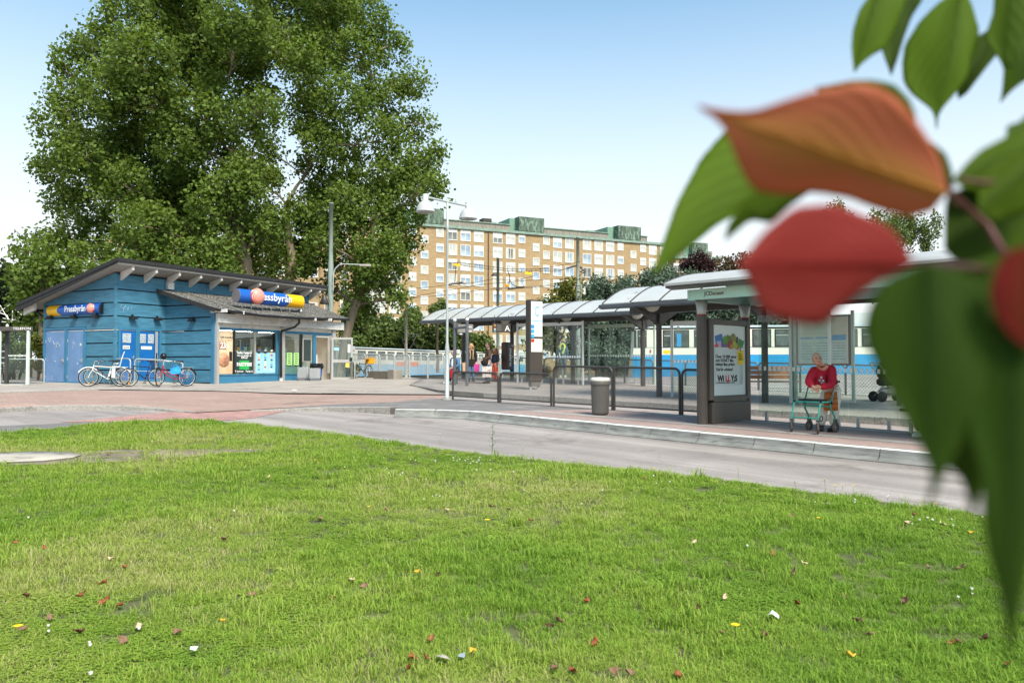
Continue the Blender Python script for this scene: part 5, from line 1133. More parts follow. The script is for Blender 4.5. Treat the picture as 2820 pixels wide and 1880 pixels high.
# ---- railings along the back of the island pavement
def wire(m, a, b, zt_a, zt_b, h, pitch=.06, r=.0022):
    a, b = Vector(a), Vector(b); e = b-a; L_ = e.length; e.normalize(); up_ = Z3
    def pt(t, z): return a+e*t+Z3*(z+(b.z-a.z)*0)
    k = -h
    while k < L_:
        for s_ in (1, -1):
            t0, t1 = k, k+h; z0, z1 = 0, h
            if t0 < 0: z0 = -t0; t0 = 0
            if t1 > L_: z1 = h-(t1-L_); t1 = L_
            if z1-z0 > .03:
                A_, B_ = (pt(t0,z0), pt(t1,z1)) if s_ > 0 else (pt(t0,h-z0), pt(t1,h-z1)); m.tube([A_,B_], r, 3, cap=False, smooth=False)
        k += pitch
def hoop(label, a, b, h, mt=m_iron, r=.028, bottom=.12, mesh=True, name='railing_panel', group=None, zf=zi, mm=None, pitch=.055, wr=.0032):
    a, b = Vector(a), Vector(b); a.z, b.z = zf(a.x,a.y)-.02, zf(b.x,b.y)-.02; e = (b-a).normalized(); t = thing(name, label, 'railing', tuple(a), 0, group); c = .13
    pts = [a, a+Z3*(h-c)]+[a+e*(c-c*math.cos(q))+Z3*(h-c+c*math.sin(q)) for q in (.4,.8,1.2,1.57)]+[b-e*(c-c*math.cos(q))+Z3*(h-c+c*math.sin(q)) for q in (1.57,1.2,.8,.4)]+[b+Z3*(h-c), b]
    m = MB(); m.tube(pts, r, 8); m.build('hoop', mt, t)
    MB().tube([a+e*r+Z3*bottom, b-e*r+Z3*bottom], r*.7, 6).build('bottom_rail', mt, t)
    if mesh:
        w = MB(); wire(w, a+e*.03+Z3*(bottom+.01), b-e*.03+Z3*(bottom+.01), 0, 0, h-bottom-.03, pitch, wr); w.build('wire_mesh', mm or mat('grey_wire', srgbmul('77726c', .8), .5), t, kind='stuff', fix=False)
    return t
def fl(u): p = pl(u, 1100, FENCE_L, (FENCE_R-FENCE_L)); return Vector((p.x,p.y,0))
for (ua, ub, h, lab) in ((1247,1372,.80,'low dark railing hoop right beside the lamp post'),(1378,1518,.82,'low dark railing hoop second from the lamp post'),(1525,1686,1.03,'taller dark railing hoop behind the litter bin'),(1692,1872,1.04,'taller dark railing hoop right of the litter bin'),(1879,2010,1.02,'dark railing hoop running behind the advertising case')):
    hoop(lab, fl(ua), fl(ub), h, group='dark railings along the bus lane')
# litter bin
lb = at(1653, 1139, 17.6); lb.z = zi(lb.x, lb.y)
bn = thing('litter_bin', 'ribbed grey litter bin with a pale domed lid by the railing', 'litter bin', tuple(lb))
m = MB(); n_ = 40; prof = [(.14,.0),(.170,.02),(.187,.05),(.203,.635),(.207,.65)]; vs = []
for r, z in prof:
    for k in range(n_*2): q = math.pi*k/n_; rr = r*(1-.018*(k % 2)); vs.append(lb+Vector((rr*math.cos(q), rr*math.sin(q), z)))
m.add(vs, [(i*2*n_+k, i*2*n_+(k+1)%(2*n_), (i+1)*2*n_+(k+1)%(2*n_), (i+1)*2*n_+k) for i in range(len(prof)-1) for k in range(2*n_)]); m.build('body', mat('bin_grey', srgbmul('6a655e', .75), .55, var=.06), bn)
MB().lathe([(.213,.655),(.217,.67),(.217,.735),(.207,.745)], lb, n=30).build('collar', mat('bin_grey', '6a655e'), bn)
MB().lathe([(.209,.747),(.215,.765),(.207,.805),(.172,.822),(.01,.83)], lb, n=30).build('lid', mat('bin_lid', srgbmul('e4ddcf', .9), .5, wear=srgbmul('a89a85', .9), wscale=6), bn)
# information pylon with the letter C
pc = at(1471, 1072, 27.5); pz = plat_off(pc.x, pc.y); ex_ = Vector((.80,.60,0)); ny = Vector((ex_.y,-ex_.x,0))
py_ = thing('stop_pylon', 'tall brown information pylon headed with a blue letter C', 'sign', (pc.x,pc.y,pz))
Q = lambda t, z, o=0: Vector((pc.x,pc.y,pz))+ex_*t+ny*o+Z3*z
ztop = at(1471, 826, 27.5).z-pz; zb_ = at(1471, 1049, 27.5).z-pz; m_pyl = mat('pylon_brown', srgbmul('4d443c', .75), .4, var=.07)
PWd = .56
MB().bbox(Q(0,(ztop+zb_)/2), (PWd,.26,ztop-zb_), ex_, ny, b=.02).build('body', m_pyl, py_)
MB().box(Q(.02,zb_/2+.05), (PWd*.72,.16,zb_-.10), ex_, ny).build('pedestal', mat('pylon_foot', srgbmul('6f6a62', .8), .6), py_)
for t in (-.15,.17): MB().lathe([(.05,-.02),(.035,.11)], Q(t,0), n=10).build('foot', m_alu, py_)
za, zb2, zc2 = at(1471,927,27.5).z-pz, at(1471,933,27.5).z-pz, at(1471,969,27.5).z-pz
p1 = MB().box(Q(.01,(ztop-.06+za)/2,.135), (PWd-.07,.012,ztop-.06-za), ex_, ny).build('panel', mat('panel_white', srgbmul('dfe2dc', .9), .4, var=.03), py_)
MB().box(Q(.01,(zb2+zc2)/2,.135), (PWd-.07,.012,zb2-zc2), ex_, ny).build('panel', mat('panel_cream', srgbmul('dedacb', .9), .5, var=.03), py_)
m_pblue = mat('print_pylon_blue', srgbmul('5aa9cf', .9), .5)
hC = ztop-.15
text('C', m_pblue, Q(-.10,hC-.42,.143), ex_, Z3, .50, py_, sx=.62)
text('Wavrinskys plats', m_pblue, Q(-.22,hC-.60,.143), ex_, Z3, .072, py_, bold=.001)
for i, c in enumerate(('2f86c9','3c9bd6','45a5d6','c4262c')):
    z = hC-.78-.16*i; o = MB().box(Q(-.17,z,.144), (.13,.004,.12 if i < 3 else .10), ex_, ny).build('line_number', mat('print_line_'+'abcd'[i], srgbmul(c,.9), .5), p1)
    MB().box(Q(.03,z+.02,.144), (.20,.003,.018), ex_, ny).build('print_line', mat('pale_blue_print', srgbmul('a9c9d6', .9), .5), p1)
# hanging sign with the letter A
ha = at(1381, 903, 31.0); eh = Vector((.98,.2,0)).normalized(); nh = Vector((eh.y,-eh.x,0))
hs = thing('hanging_sign', 'dark hanging sign with a white letter A under the far shelter roof', 'sign', (ha.x,ha.y,ha.z))
w_, hh = .72, .34
MB().bbox(Vector(ha), (w_,.09,hh), eh, nh, b=.012).build('board', m_pyl, hs)
text('A', m_wp, ha+eh*.12-Z3*.12+nh*.05, eh, Z3, .31, hs)
for i, c in enumerate(('d9a03a','8a3a3a','d9d9d0','4aa0b0')): MB().box(ha-eh*.27+nh*.048+Z3*(.10-.075*i), (.07,.004,.05), eh, nh).build('line_mark', mat('hang_'+'abcd'[i], srgbmul(c,.9), .5), hs)
for i in range(3): MB().box(ha-eh*.10+nh*.048+Z3*(.08-.075*i), (.18,.004,.014), eh, nh).build('print_line', mat('grey_print','8f989a'), hs)
for t in (-.28,.28): MB().tube([ha+eh*t+Z3*hh/2, ha+eh*t+Z3*(hh/2+.35)], .012, 6).build('hanger', m_iron, hs)
# newspaper box on the shelter post
mb = at(1399, 980, 33.1); em = Vector((.5,.87,0)).normalized(); mbz = at(1395, 1018, 33).z
nb = thing('newspaper_box', 'tall dark brown newspaper box strapped to a shelter post', 'newspaper box', (mb.x,mb.y,mbz))
hb = at(1395,942,33).z-mbz; nm_ = Vector((em.y,-em.x,0)); cb = Vector((at(1397,1000,33.2).x, 33.2, mbz+hb/2))
MB().bbox(cb, (.55,.30,hb), em, nm_, b=.04).build('box', mat('box_brown', srgbmul('4a332b', .75), .35, var=.06), nb)
text('metro', m_wp, cb-em*.08+nm_*.155+Z3*.33, -Z3, em, .30, nb, bold=.004)
for z in (hb*.38, -hb*.02): MB().box(cb+em*.22+Z3*z-nm_*.0, (.30,.33,.035), em, nm_).build('strap', m_alu, nb)
# two grey portal posts with white balls
pa, pb = at(1252, 1056, 30.5), at(1286, 1058, 29.9)
gp = thing('portal', 'pair of grey posts topped with white balls and joined by a bar', 'stop marker', (pa.x,pa.y,plat_off(pa.x,pa.y)))
for p, vt in ((pa, 886), (pb, 884)):
    z0, z1 = plat_off(p.x,p.y)-.02, at(1270, vt, p.y).z; MB().lathe([(.062,0),(.062,z1-z0)], (p.x,p.y,z0), n=12).build('post', mat('portal_grey', srgbmul('62656a', .8), .4), gp); MB().ball((p.x,p.y,z1+.06), .07, 12, 8).build('ball', m_wp2, gp)
zc_ = at(1270, 903, pa.y).z; MB().tube([(pa.x,pa.y,zc_),(pb.x,pb.y,zc_)], .05, 10).build('crossbar', mat('portal_grey','62656a'), gp)
# loudspeaker box and clock sign hung behind the portal
lp = at(1281, 905, 31.5); ls = thing('hanging_display', 'small grey display box with a lamp hung under the shelter end', 'sign', tuple(lp))
MB().bbox(lp, (.62,.16,.34), eh, nh, b=.02).build('case', mat('display_grey', srgbmul('8a867e', .8), .5), ls); MB().lathe([(.12,-.28),(.05,-.10),(.04,.0)], lp-eh*.18-nh*.05+Z3*.05, n=10).build('lamp', m_alu, ls)
text('C', m_wp, lp+eh*.05+nh*.085-Z3*.12, eh, Z3, .3, ls)
bq = at(1300, 1050, 31.6); bench('low bench under the far shelter where the people wait', (bq.x,bq.y,plat_off(bq.x,bq.y)), (.96,.1,0), 1.5, 0, back=False, arm=True)
# ---------------------------------------------------------------- lamps, masts and overhead lines
m_galv = mat('galvanised_steel', srgbmul('b3b8b4', .9), .45, metal=.25, var=.07, scale=5); m_mast = mat('grey_green_mast', srgbmul('8d978d', .9), .55, var=.08, scale=2, stretch=(1,1,.3), wear=srgbmul('6e766c', .9), wscale=4)
m_conc = mat('concrete_mast', srgbmul('b7b0a4', .9), .85, var=.10, scale=4, bump=.3); m_lampw = mat('white_enamel', srgbmul('d2d2d0', .70), .35, var=.03)
m_yel = mat('yellow_plate', srgbmul('f5bd12', .95), .5); m_line = mat('black_wire', srgbmul('2c2a28', .8), .6)
lp_ = at(1231, 1105, 22.5); lz = isl_off(lp_.x, lp_.y)
ld = thing('street_lamp', 'white street lamp with two bell shaped shades on a cross arm beside the railing', 'street lamp', (lp_.x,lp_.y,lz))
zt_ = at(1231,546,22.5).z; zn = at(1231,952,22.5).z
MB().lathe([(.13,0),(.13,.02),(.06,.06),(.06,zn-lz-.12),(.062,zn-lz-.05),(.036,zn-lz+.12),(.033,zt_-lz-.9),(.040,zt_-lz-.88),(.040,zt_-lz-.80),(.033,zt_-lz-.78),(.03,zt_-lz),(.0,zt_-lz)], (lp_.x,lp_.y,lz), n=16).build('pole', m_galv, ld)
MB().lathe([(.17,-.02),(.15,.035),(.07,.06)], (lp_.x,lp_.y,lz), n=10).build('base_cap', mat('lamp_base', srgbmul('8a8a85',.8), .6), ld)
ea = Vector((.73,.68,0)); za = zt_-.10
for sg_, ln in ((-1,.72),(1,.70)):
    p = Vector((lp_.x,lp_.y,za)); q_ = p+ea*sg_*ln+Z3*.02*(-sg_)
    MB().tube([p, q_], .032, 8).build('arm', m_galv, ld)
    c = p+ea*sg_*(ln+.06); 
    sh = MB(); sh.lathe([(.0,.10),(.075,.10),(.08,.09),(.08,-.10),(.10,-.105),(.17,-.15),(.225,-.24),(.25,-.34),(.255,-.36),(.265,-.38),(.262,-.40),(.235,-.40),(.22,-.33),(.15,-.2),(.0,-.16)], c, n=26); s_ = sh.build('lamp_shade', m_lampw, ld)
    MB().lathe([(.0,-.372),(.232,-.39)], c, n=24).build('glass', mat('lamp_glass', srgbmul('8f8a80', .8), .15, spec=.8), s_)
def mast(label, u, vt, vb, Y, r0, r1, mt, step=None, name='mast', cat='mast'):
    p = at(u, vb, Y); g_ = S(p.x, p.y)-.1; zt2 = at(u, vt, Y).z; t = thing(name, label, cat, (p.x,p.y,g_)); m = MB(); pr = [(r0,0)]
    if step: z = at(u, step, Y).z-g_; pr += [(r0,z-.25),(r1*1.02,z+.25)]
    pr += [(r1,zt2-g_),(r1*1.15,zt2-g_),(r1*1.15,zt2-g_+.06),(0,zt2-g_+.07)]
    m.lathe(pr, (p.x,p.y,g_), n=14); m.build('pole', mt, t); return t, p, g_
ms1, p, g_ = mast('tall grey green mast behind the kiosk with a curved lamp arm on its side', 910, 562, 850, 43.2, .15, .115, m_mast, 720)
cP_ = lambda u, v, Y=43.0: at(u, v, Y)
MB().tube([cP_(917,800), cP_(918,755), cP_(923,740), cP_(933,730), cP_(945,727), cP_(995,729)], .035, 6).build('lamp_arm', m_galv, ms1)
MB().bbox(cP_(1006,731), (.62,.22,.13), (1,.1,0), (0,1,0), b=.03).build('lamp_head', mat('lamp_head', srgbmul('a39c92', .9), .5), ms1)
m = MB(); m.lathe([(.02,.25),(.12,.1),(.26,-.28),(.24,-.3)], cP_(893,822), n=12); m.build('loudspeaker_horn', m_iron, ms1)
for v in (649, 678): MB().lathe([(.13,0),(.13,.05)], cP_(911,v,46), n=12).build('band', m_iron, ms1)
mast('pale concrete mast in front of the trees beside the left tram', 1118, 842, 1020, 64, .14, .09, m_conc)
ms3, p, g_ = mast('grey mast with small lamp, left of the tallest mast, in front of the flats', 1371, 712, 1040, 52, .11, .09, m_mast)
MB().lathe([(.03,.1),(.22,-.05),(.20,-.08)], at(1361,756,51.8), n=10).build('lamp_shade', m_iron, ms3); MB().tube([at(1361,752,51.8), at(1370,752,52)], .03, 6).build('arm', m_iron, ms3)
MB().lathe([(.12,.0),(.12,.06)], at(1371,800,52), n=10).build('band', m_iron, ms3)
ms4, p, g_ = mast('thick stepped grey mast carrying the overhead wires behind the far shelter roof', 1592, 655, 1045, 46, .135, .085, m_mast, 783)
AT = lambda u, v, Y=46: at(u, v, Y)
MB().tube([AT(1590,731), AT(1577,734), AT(1562,739)], .05, 8).build('insulator_arm', m_iron, ms4); MB().tube([AT(1562,739), AT(1545,744), AT(1538,747)], .02, 6).build('arm_rod', m_iron, ms4)
m = MB()
for u, v, r in ((1601,738,.09),(1606,744,.10),(1600,748,.08),(1607,751,.07),(1599,735,.06)): m.ball(AT(u,v), (r,r*.8,r*.6), 8, 6)
m.build('insulators', m_iron, ms4, kind='stuff')
MB().tube([AT(1592,767), AT(1602,752), AT(1612,747), AT(1604,783)], .022, 6).build('strut', m_iron, ms4)
MB().bbox(AT(1608,803), (.17,.16,.38), b=.015).build('switch_box', mat('switch_box', srgbmul('c9cac4', .9), .5), ms4)
MB().tube([AT(1600,785), AT(1600,840)], .028, 6).build('conduit', mat('conduit', srgbmul('b7ada0', .9), .6), ms4)
for v in (722,770,788,795,805,818): MB().lathe([(.10 if v < 783 else .14,0),(.10 if v < 783 else .14,.03)], AT(1592,v), n=12).build('band', m_iron, ms4)
# stickers on the lower mast, seen through the wind screen
stk = MB(); 
for i in range(16):
    rr = random.Random(i); z = at(1592, rr.uniform(925,985), 46).z; a = rr.uniform(3.6,5.6); stk.box(Vector((AT(1592,900).x+math.cos(a)*.14, 46+math.sin(a)*.14, z)), (rr.uniform(.08,.2),.01,rr.uniform(.1,.3)), (-math.sin(a),math.cos(a),0), (math.cos(a),math.sin(a),0))
stk.build('stickers', mat('torn_stickers', srgbmul('d6d2ca', .9), .6, var=.4, scale=9, col2=srgbmul('4a4a4a',.9)), ms4, kind='stuff')
# overhead line
ol = thing('overhead_line', 'black overhead tram wires with yellow plates and section insulators across the flats', 'overhead wires', tuple(AT(1400,760)))
def wire_(pts, Y=46, r=.013, name='wire', mt=m_line): return MB().tube([at(u,v,Y if not isinstance(Y,tuple) else Y[0]+(Y[1]-Y[0])*i/(len(pts)-1)) for i,(u,v) in enumerate(pts)], r, 4, smooth=False).build(name, mt, ol)
wire_([(1258,721),(1290,726),(1350,734),(1400,741),(1450,741),(1500,741),(1540,742)]); wire_([(1258,728),(1290,733),(1350,741),(1400,746),(1450,747),(1500,746),(1540,747)])
for i in range(21):
    u = 1268+13*i; f_ = (u-1258)/280; v = 722+20*min(1,f_*1.6); MB().tube([AT(u,v-2), AT(u,v+9)], .012, 4).build('tie', m_line, ol)
wire_([(1140,794),(1190,790),(1235,784),(1300,779),(1360,768),(1420,772),(1470,760)]); wire_([(1140,820),(1230,812),(1330,798),(1430,791),(1500,786),(1590,770)]); wire_([(1080,830),(1200,805),(1330,783),(1450,772),(1590,766)])
wire_([(1480,741),(1530,733),(1590,722)]); wire_([(1592,768),(1680,763),(1760,757)], r=.010); wire_([(1400,796),(1500,789),(1560,783),(1590,772)])
wire_([(920,765),(1000,772),(1100,785)], r=.01); wire_([(960,885),(1025,880),(1110,893)],60,.012); wire_([(960,905),(1080,903),(1250,918)],60,.012); wire_([(975,850),(1025,846),(1110,842)],60,.012)
for u, v in ((1258,729),(1455,752)): MB().box(AT(u,v), (.40,.03,.14), (1,0,-.12)).build('yellow_plate', m_yel, ol); MB().tube([AT(u+2,v-6), AT(u+2,v-3)], .04, 6).build('clip', m_line, ol)
MB().tube([AT(1256,732), AT(1253,775)], .02, 5).build('hanger', m_line, ol); MB().tube([AT(1398,745), AT(1404,760), AT(1401,785), AT(1400,795)], .025, 5).build('hanger', m_line, ol); MB().tube([AT(1402,768), AT(1410,783), AT(1428,791)], .022, 5).build('hanger', m_line, ol)
MB().lathe([(0,0),(.115,0),(.115,.03),(0,.03)], AT(1397,786,45.9), (0,1,0), 20).build('orange_disc', mat('orange_disc', srgbmul('e8950f', .95), .5), ol)
def insul(u, v, lab):
    m = MB(); a, b = AT(u-22,v+4), AT(u+22,v-2); m.tube([a,b], .035, 6)
    for i in range(7):
        q_ = a.lerp(b, (i+.5)/7); m.tube([q_, q_+V(.05,0,.10), q_+V(.14,0,.05)], .018, 4)
    m.build('section_insulator', m_line, ol)
insul(1256,780,0); insul(1420,793,0); MB().lathe([(0,0),(.13,0),(.10,.05),(0,.06)], AT(1279,778,45.9), (0,-1,0), 14).build('ceramic_disc', m_conc, ol)
# ---------------------------------------------------------------- trams
m_cream = mat('tram_cream', srgbmul('e9e3d2', .9), .35, var=.04, scale=1); m_tblue = mat('tram_blue', srgbmul('2b93c8', .9), .35, var=.07, scale=1.2); m_troof = mat('tram_roof', srgbmul('c2c6c4', .85), .5, var=.08)
m_lblue = mat('tram_pale_blue', srgbmul('7fb6d8', .9), .4, var=.05); m_rub = mat('window_rubber', srgbmul('2a2a2a', .8), .6)
m_tglass = mat('tram_window', srgbmul('2f3733', .8), .08, var=.4, scale=1.6, col2=srgbmul('6f7c74', .8), spec=.9)
def tram(label, P, e, L, z0, z1, zb, wins, wz, depth=2.5, blue=m_tblue, group=None, split=None, front=True):
    P = Vector((P[0],P[1],0)); e = Vector((e[0],e[1],0)).normalized(); nn = Vector((e.y,-e.x,0)); t = thing('tram', label, 'tram', (P.x,P.y,z0-.5), 0, group)
    Q = lambda s, z, o=0: P+e*s+nn*o+Z3*z
    def bar(name, s0, s1, za, zb2, o0, o1, mt, par=None, inset=0):
        m = MB(); m.hexa([Q(s0,za,o1),Q(s1,za,o1),Q(s1,za,o0),Q(s0,za,o0),Q(s0+inset,zb2,o1),Q(s1,zb2,o1),Q(s1,zb2,o0),Q(s0+inset,zb2,o0)]); return m.build(name, mt, par or t)
    bar('lower_body', 0, L, z0, zb, -depth, 0, blue); up_ = bar('upper_body', .0, L, zb+.004, z1-.22, -depth, .0, m_cream, inset=.14)
    m = MB(); K = 6; pr = [(.02-(depth+.04)*i/K, .24*math.sin(math.pi*(.04+.92*i/K))**.5) for i in range(K+1)]
    A = [Q(.1,z1-.22+h,o) for o,h in pr]; B = [Q(L,z1-.22+h,o) for o,h in pr]; m.add(A+B, [(i,i+1,K+2+i,K+1+i) for i in range(K)], True); m.add(A,[tuple(range(K+1))]); m.build('roof', m_troof, t)
    bar('skirt', .1, L, z0-.35, z0-.004, -depth+.1, -.08, m_iron)
    for s0, s1, *k in wins:
        a, b = wz; f_ = bar('window', s0, s1, a, b, .004, .028, m_rub); bar('pane', s0+.05, s1-.05, a+.05, b-.05, .030, .036, m_tglass, f_)
        if k and k[0]: bar('window_bar', s0+.05, s1-.05, (a+b)/2+.12, (a+b)/2+.16, .037, .045, m_galv, f_)
    return t, Q, bar
P1 = at(966, 1000, 62.); e1 = Vector((.36,.933,0)).normalized(); zr1 = at(966,953,62.).z
wl = [(1.0+1.55*i, 2.15+1.55*i, i % 2) for i in range(11)]
tr1, QQ, barf = tram('white and pale blue tram with orange stickers behind the bar fence, left one', (P1.x,P1.y), e1, 18.5, .75, zr1, 1.72, wl, (2.12,2.78), blue=m_lblue, group='trams in the background')
barf('destination_box', -.03, .5, 2.82, 3.12, .004, .08, m_wp2); barf('orange_sticker', 7.2, 9.0, 1.55, 1.95, .004, .012, mat('orange_sticker', srgbmul('e8693a', .9), .5)); barf('orange_sticker', 9.3, 11.2, 1.55, 1.95, .004, .012, mat('orange_sticker','e8693a')); barf('white_banner', 14.3, 15.8, 1.35, 1.95, .004, .012, m_wp2); barf('white_banner', 16.2, 18.0, 1.35, 1.95, .004, .012, m_wp2)
pg = MB(); c = QQ(12.5, zr1, -1.2)
for s_ in (-.6,.6):
    for o in (-.5,.5): pg.tube([c+e1*s_*.4+Vector((o,0,.05)), c+e1*s_*1.9+Vector((o,0,.75)), c+e1*s_*.2+Vector((o*.8,0,1.4))], .03, 5)
pg.tube([c+Vector((-.8,0,1.42)), c+Vector((.8,0,1.42))], .04, 5); pg.build('pantograph', m_iron, tr1)
P1b = QQ(19.4,0); tr1b, QB, barB = tram('second tram coach behind the waiting people and the bar fence', (P1b.x,P1b.y), e1, 20, .85, zr1+.05, 1.8, wl+[(18.0,19.2,0)], (2.2,2.85), blue=mat('tram_sky_blue', srgbmul('4fb0e0', .9), .4), group='trams in the background')
barB('destination_box', -.03, .6, 2.85, 3.25, .004, .1, m_wp2)
P2 = at(1743, 1000, 40.); e2 = Vector((.985,-.17,0)).normalized(); ZR2 = at(1780,896,40.).z; ZB2 = at(1780,977,40.).z
s2 = lambda u: (pl(u, 950, P2, e2)-Vector((P2.x,P2.y,0))).dot(e2)
wn = [(s2(1745)+.02,s2(1753),0),(s2(1756),s2(1781),1),(s2(1826),s2(1849),1),(s2(1856),s2(1898),0),(s2(1912),s2(1950),1),(s2(1962),s2(2000),0),(s2(2012),s2(2056),1),(s2(2072),s2(2124),0),(s2(2134),s2(2180),1),(s2(2196),s2(2240),0),(s2(2255),s2(2300),1),(s2(2315),s2(2362),0),(s2(2374),s2(2424),1),(s2(2440),s2(2490),0),(s2(2510),s2(2560),1),(s2(2580),s2(2640),0)]
tr2, Q2_, bar2 = tram('large cream and blue tram standing behind the shelters at right', (P2.x,P2.y), e2, s2(2760), .62, ZR2, ZB2, wn, (at(1850,956,39.5).z, at(1850,908,39.5).z))
bar2('yellow_plate', s2(1827), s2(1846), at(1836,973,39.7).z, at(1836,964,39.7).z, .004, .014, m_yel); bar2('trim_strip', .15, s2(2750), ZB2+.36, ZB2+.39, .004, .012, m_galv); bar2('interior_blue', s2(1864), s2(1876), at(1850,954,39.5).z, at(1850,918,39.5).z, .037, .04, m_tblue)
MB().tube([Q2_(s2(1792),at(1792,962,39.8).z,.02), Q2_(s2(1790.5),at(1792,966,39.8).z,.02), Q2_(s2(1792.5),at(1792,970,39.8).z,.02)], .03, 5).build('emblem', mat('red_emblem', srgbmul('b5302a', .9), .5), tr2)
m = MB(); m.hexa([Q2_(-.35,.62,-2.3),Q2_(.0,.62,-2.3),Q2_(.0,.62,-.15),Q2_(-.25,.62,-.35),Q2_(-.1,ZR2-.3,-2.3),Q2_(.14,ZR2-.3,-2.3),Q2_(.14,ZR2-.3,-.15),Q2_(.0,ZR2-.3,-.35)]); m.build('front', m_cream, tr2)
# ---------------------------------------------------------------- fences by the tracks
def bars_hoop(label, ua, ub, Ya, Yb, vtop, r=.03, n=12, group='bar fence hoops along the tram track', mt=m_galv):
    a, b = at(ua,1035,Ya), at(ub,1035,Yb); a.z = S(a.x,a.y)+.1; b.z = S(b.x,b.y)+.1; h = at(ua,vtop,Ya).z-a.z
    t = hoop(label, a, b, h, mt=mt, r=r, bottom=.30, mesh=False, name='fence_panel', group=group, zf=lambda x,y: S(x,y)+.1)
    e = (b-a); L_ = Vector((e.x,e.y,0)).length; e = Vector((e.x,e.y,0)).normalized()
    for i in range(n): p = a+e*L_*(i+1)/(n+1); MB().tube([p+Z3*.31, p+Z3*(h-.03)], .019, 5).build('bar', mt, t)
    return t
for i, (ua, ub, lab) in enumerate(((958,1005,'beside the open shop door'),(1007,1045,'behind the bicycle with the orange crate'),(1047,1086,'behind the low concrete wall'),(1088,1127,'in front of the orange tram stickers'),(1129,1177,'left of the white tram banners'),(1179,1224,'just left of the lamp post'),(1240,1290,'behind the seated man'),(1292,1330,'behind the woman in the black coat'),(1332,1380,'behind the two women'),(1384,1424,'right of the newspaper box'))):
    bars_hoop('grey bar fence panel '+lab, ua, ub, 43-.5*i if i < 6 else 39, 42.5-.5*i if i < 6 else 39, 974+.8*i if i < 6 else 984)
rr0 = Vector((1.5,34.9,0)); rd = Vector((.586,-.81,0)).normalized()
def ru(u): p = pl(u, 1050, rr0, rd); return Vector((p.x,p.y,0))
us = [1430,1500,1582,1645,1721,1801,1889,1985,2090,2205,2330,2470]
for i in range(len(us)-1):
    hoop('wire mesh hoop %s along the tram platform' % ('at the far left end','left of the wind screen','behind the wind screen','by the mast with stickers','in front of the tram nose','between the two shelter posts','left of the advertising case','hidden by the advertising case','behind the slatted bench','behind the man in red','at the far right by the pushchair')[i], ru(us[i]), ru(us[i+1]-2), 1.02, mt=mat('track_fence_steel', srgbmul('6d6f70', .8), .5), r=.024, zf=lambda x,y: S(x,y)+.05, group='wire mesh hoops along the tram platform', pitch=.10, wr=.004)
# low wall and ramp edge in front of the bar fence
a, b = at(1012,1042,40.), at(1088,1040,38.)
lw = thing('low_wall', 'low weathered concrete wall with end block in front of the bar fence', 'wall', (a.x,a.y,S(a.x,a.y)))
e = Vector((b.x-a.x,b.y-a.y,0)); L_ = e.length; e.normalize(); m = MB(); m.box(Vector(((a.x+b.x)/2,(a.y+b.y)/2,S(a.x,a.y)+.30)), (L_-.6,.30,.46), e, (-e.y,e.x,0)); m.build('wall', mat('old_concrete', srgbmul('857a6c', .8), .9, var=.2, scale=2.5, bump=.4, stretch=(1,1,.4)), lw)
MB().box(Vector((b.x,b.y,S(b.x,b.y)+.33)), (.55,.5,.5), e, (-e.y,e.x,0)).build('end_block', mat('pale_block', srgbmul('a89d8e', .8), .9, var=.12), lw)
a, b = at(980,1051,38.5), at(1075,1038,40.); m = MB(); MB_z = lambda p: S(p.x,p.y)+.2
m.hexa([V(a.x,a.y,MB_z(a)-.2),V(b.x,b.y,MB_z(b)-.2),V(b.x,b.y+.3,MB_z(b)-.2),V(a.x,a.y+.3,MB_z(a)-.2),V(a.x,a.y,MB_z(a)),V(b.x,b.y,MB_z(b)),V(b.x,b.y+.3,MB_z(b)),V(a.x,a.y+.3,MB_z(a))])
rk = thing('ramp_kerb', 'pale kerb slanting up beside the bicycle with the orange crate', 'kerb', (a.x,a.y,S(a.x,a.y))); m.build('kerb', m_kerb, rk)
a, b = at(956,1048,39.5), at(977,1050,38.6); hoop('short wire mesh hoop with a bush behind it at the open shop door', a, b, .86, mt=m_galv, zf=lambda x,y: S(x,y)+.14, pitch=.06, wr=.004)
# chain link fence at the far left
a, b = at(-90,1058,32.5), at(121,1058,33.0)
cf = hoop('chain link fence with grey top rail between the phone booth and the kiosk', a, b, 1.0, mt=m_galv, r=.03, zf=lambda x,y: S(x,y)+.14, pitch=.09, wr=.005, bottom=.05, name='chain_link_fence')
# phone booth
pb0 = at(19, 1058, 30.5); pbz = S(pb0.x,pb0.y)+.14; ph = thing('phone_booth', 'open glazed phone booth with dark roof band lettered in white at the left edge', 'phone booth', (pb0.x,pb0.y,pbz))
XB = lambda u, z, o=0: Vector((at(u,1000,30.5+o).x, 30.5+o, pbz+z))
hz_ = at(40,910,30.5).z-pbz; hz2 = at(40,899,30.5).z-pbz; m_phg = mat('phone_green_white', srgbmul('d6e0d8', .9), .5)
MB().hexa([XB(-60,hz_),XB(89,hz_),XB(89,hz_,1.1),XB(-60,hz_,1.1),XB(-60,hz2),XB(89,hz2),XB(89,hz2,1.1),XB(-60,hz2,1.1)]).build('roof', mat('phone_roof', srgbmul('57524c', .8), .5), ph)
text('TELEFON', m_wp, XB(33,hz_+.035,-.02), (1,0,0), Z3, .125, ph, sx=1.35)
for u, mt, w_ in ((77,m_phg,.09),(-1,m_phg,.07),(19,m_iron,.12)):
    for o in ((0.05,1.0) if u != 19 else (.5,)): MB().box(XB(u,hz_/2,o), (w_,w_,hz_-.005)).build('post', mt, ph)
gp_ = MB().hexa([XB(22,.18,.04),XB(74,.18,.04),XB(74,.18,.05),XB(22,.18,.05),XB(22,hz_-.06,.04),XB(74,hz_-.06,.04),XB(74,hz_-.06,.05),XB(22,hz_-.06,.05)]).build('glass_pane', m_sglass, ph)
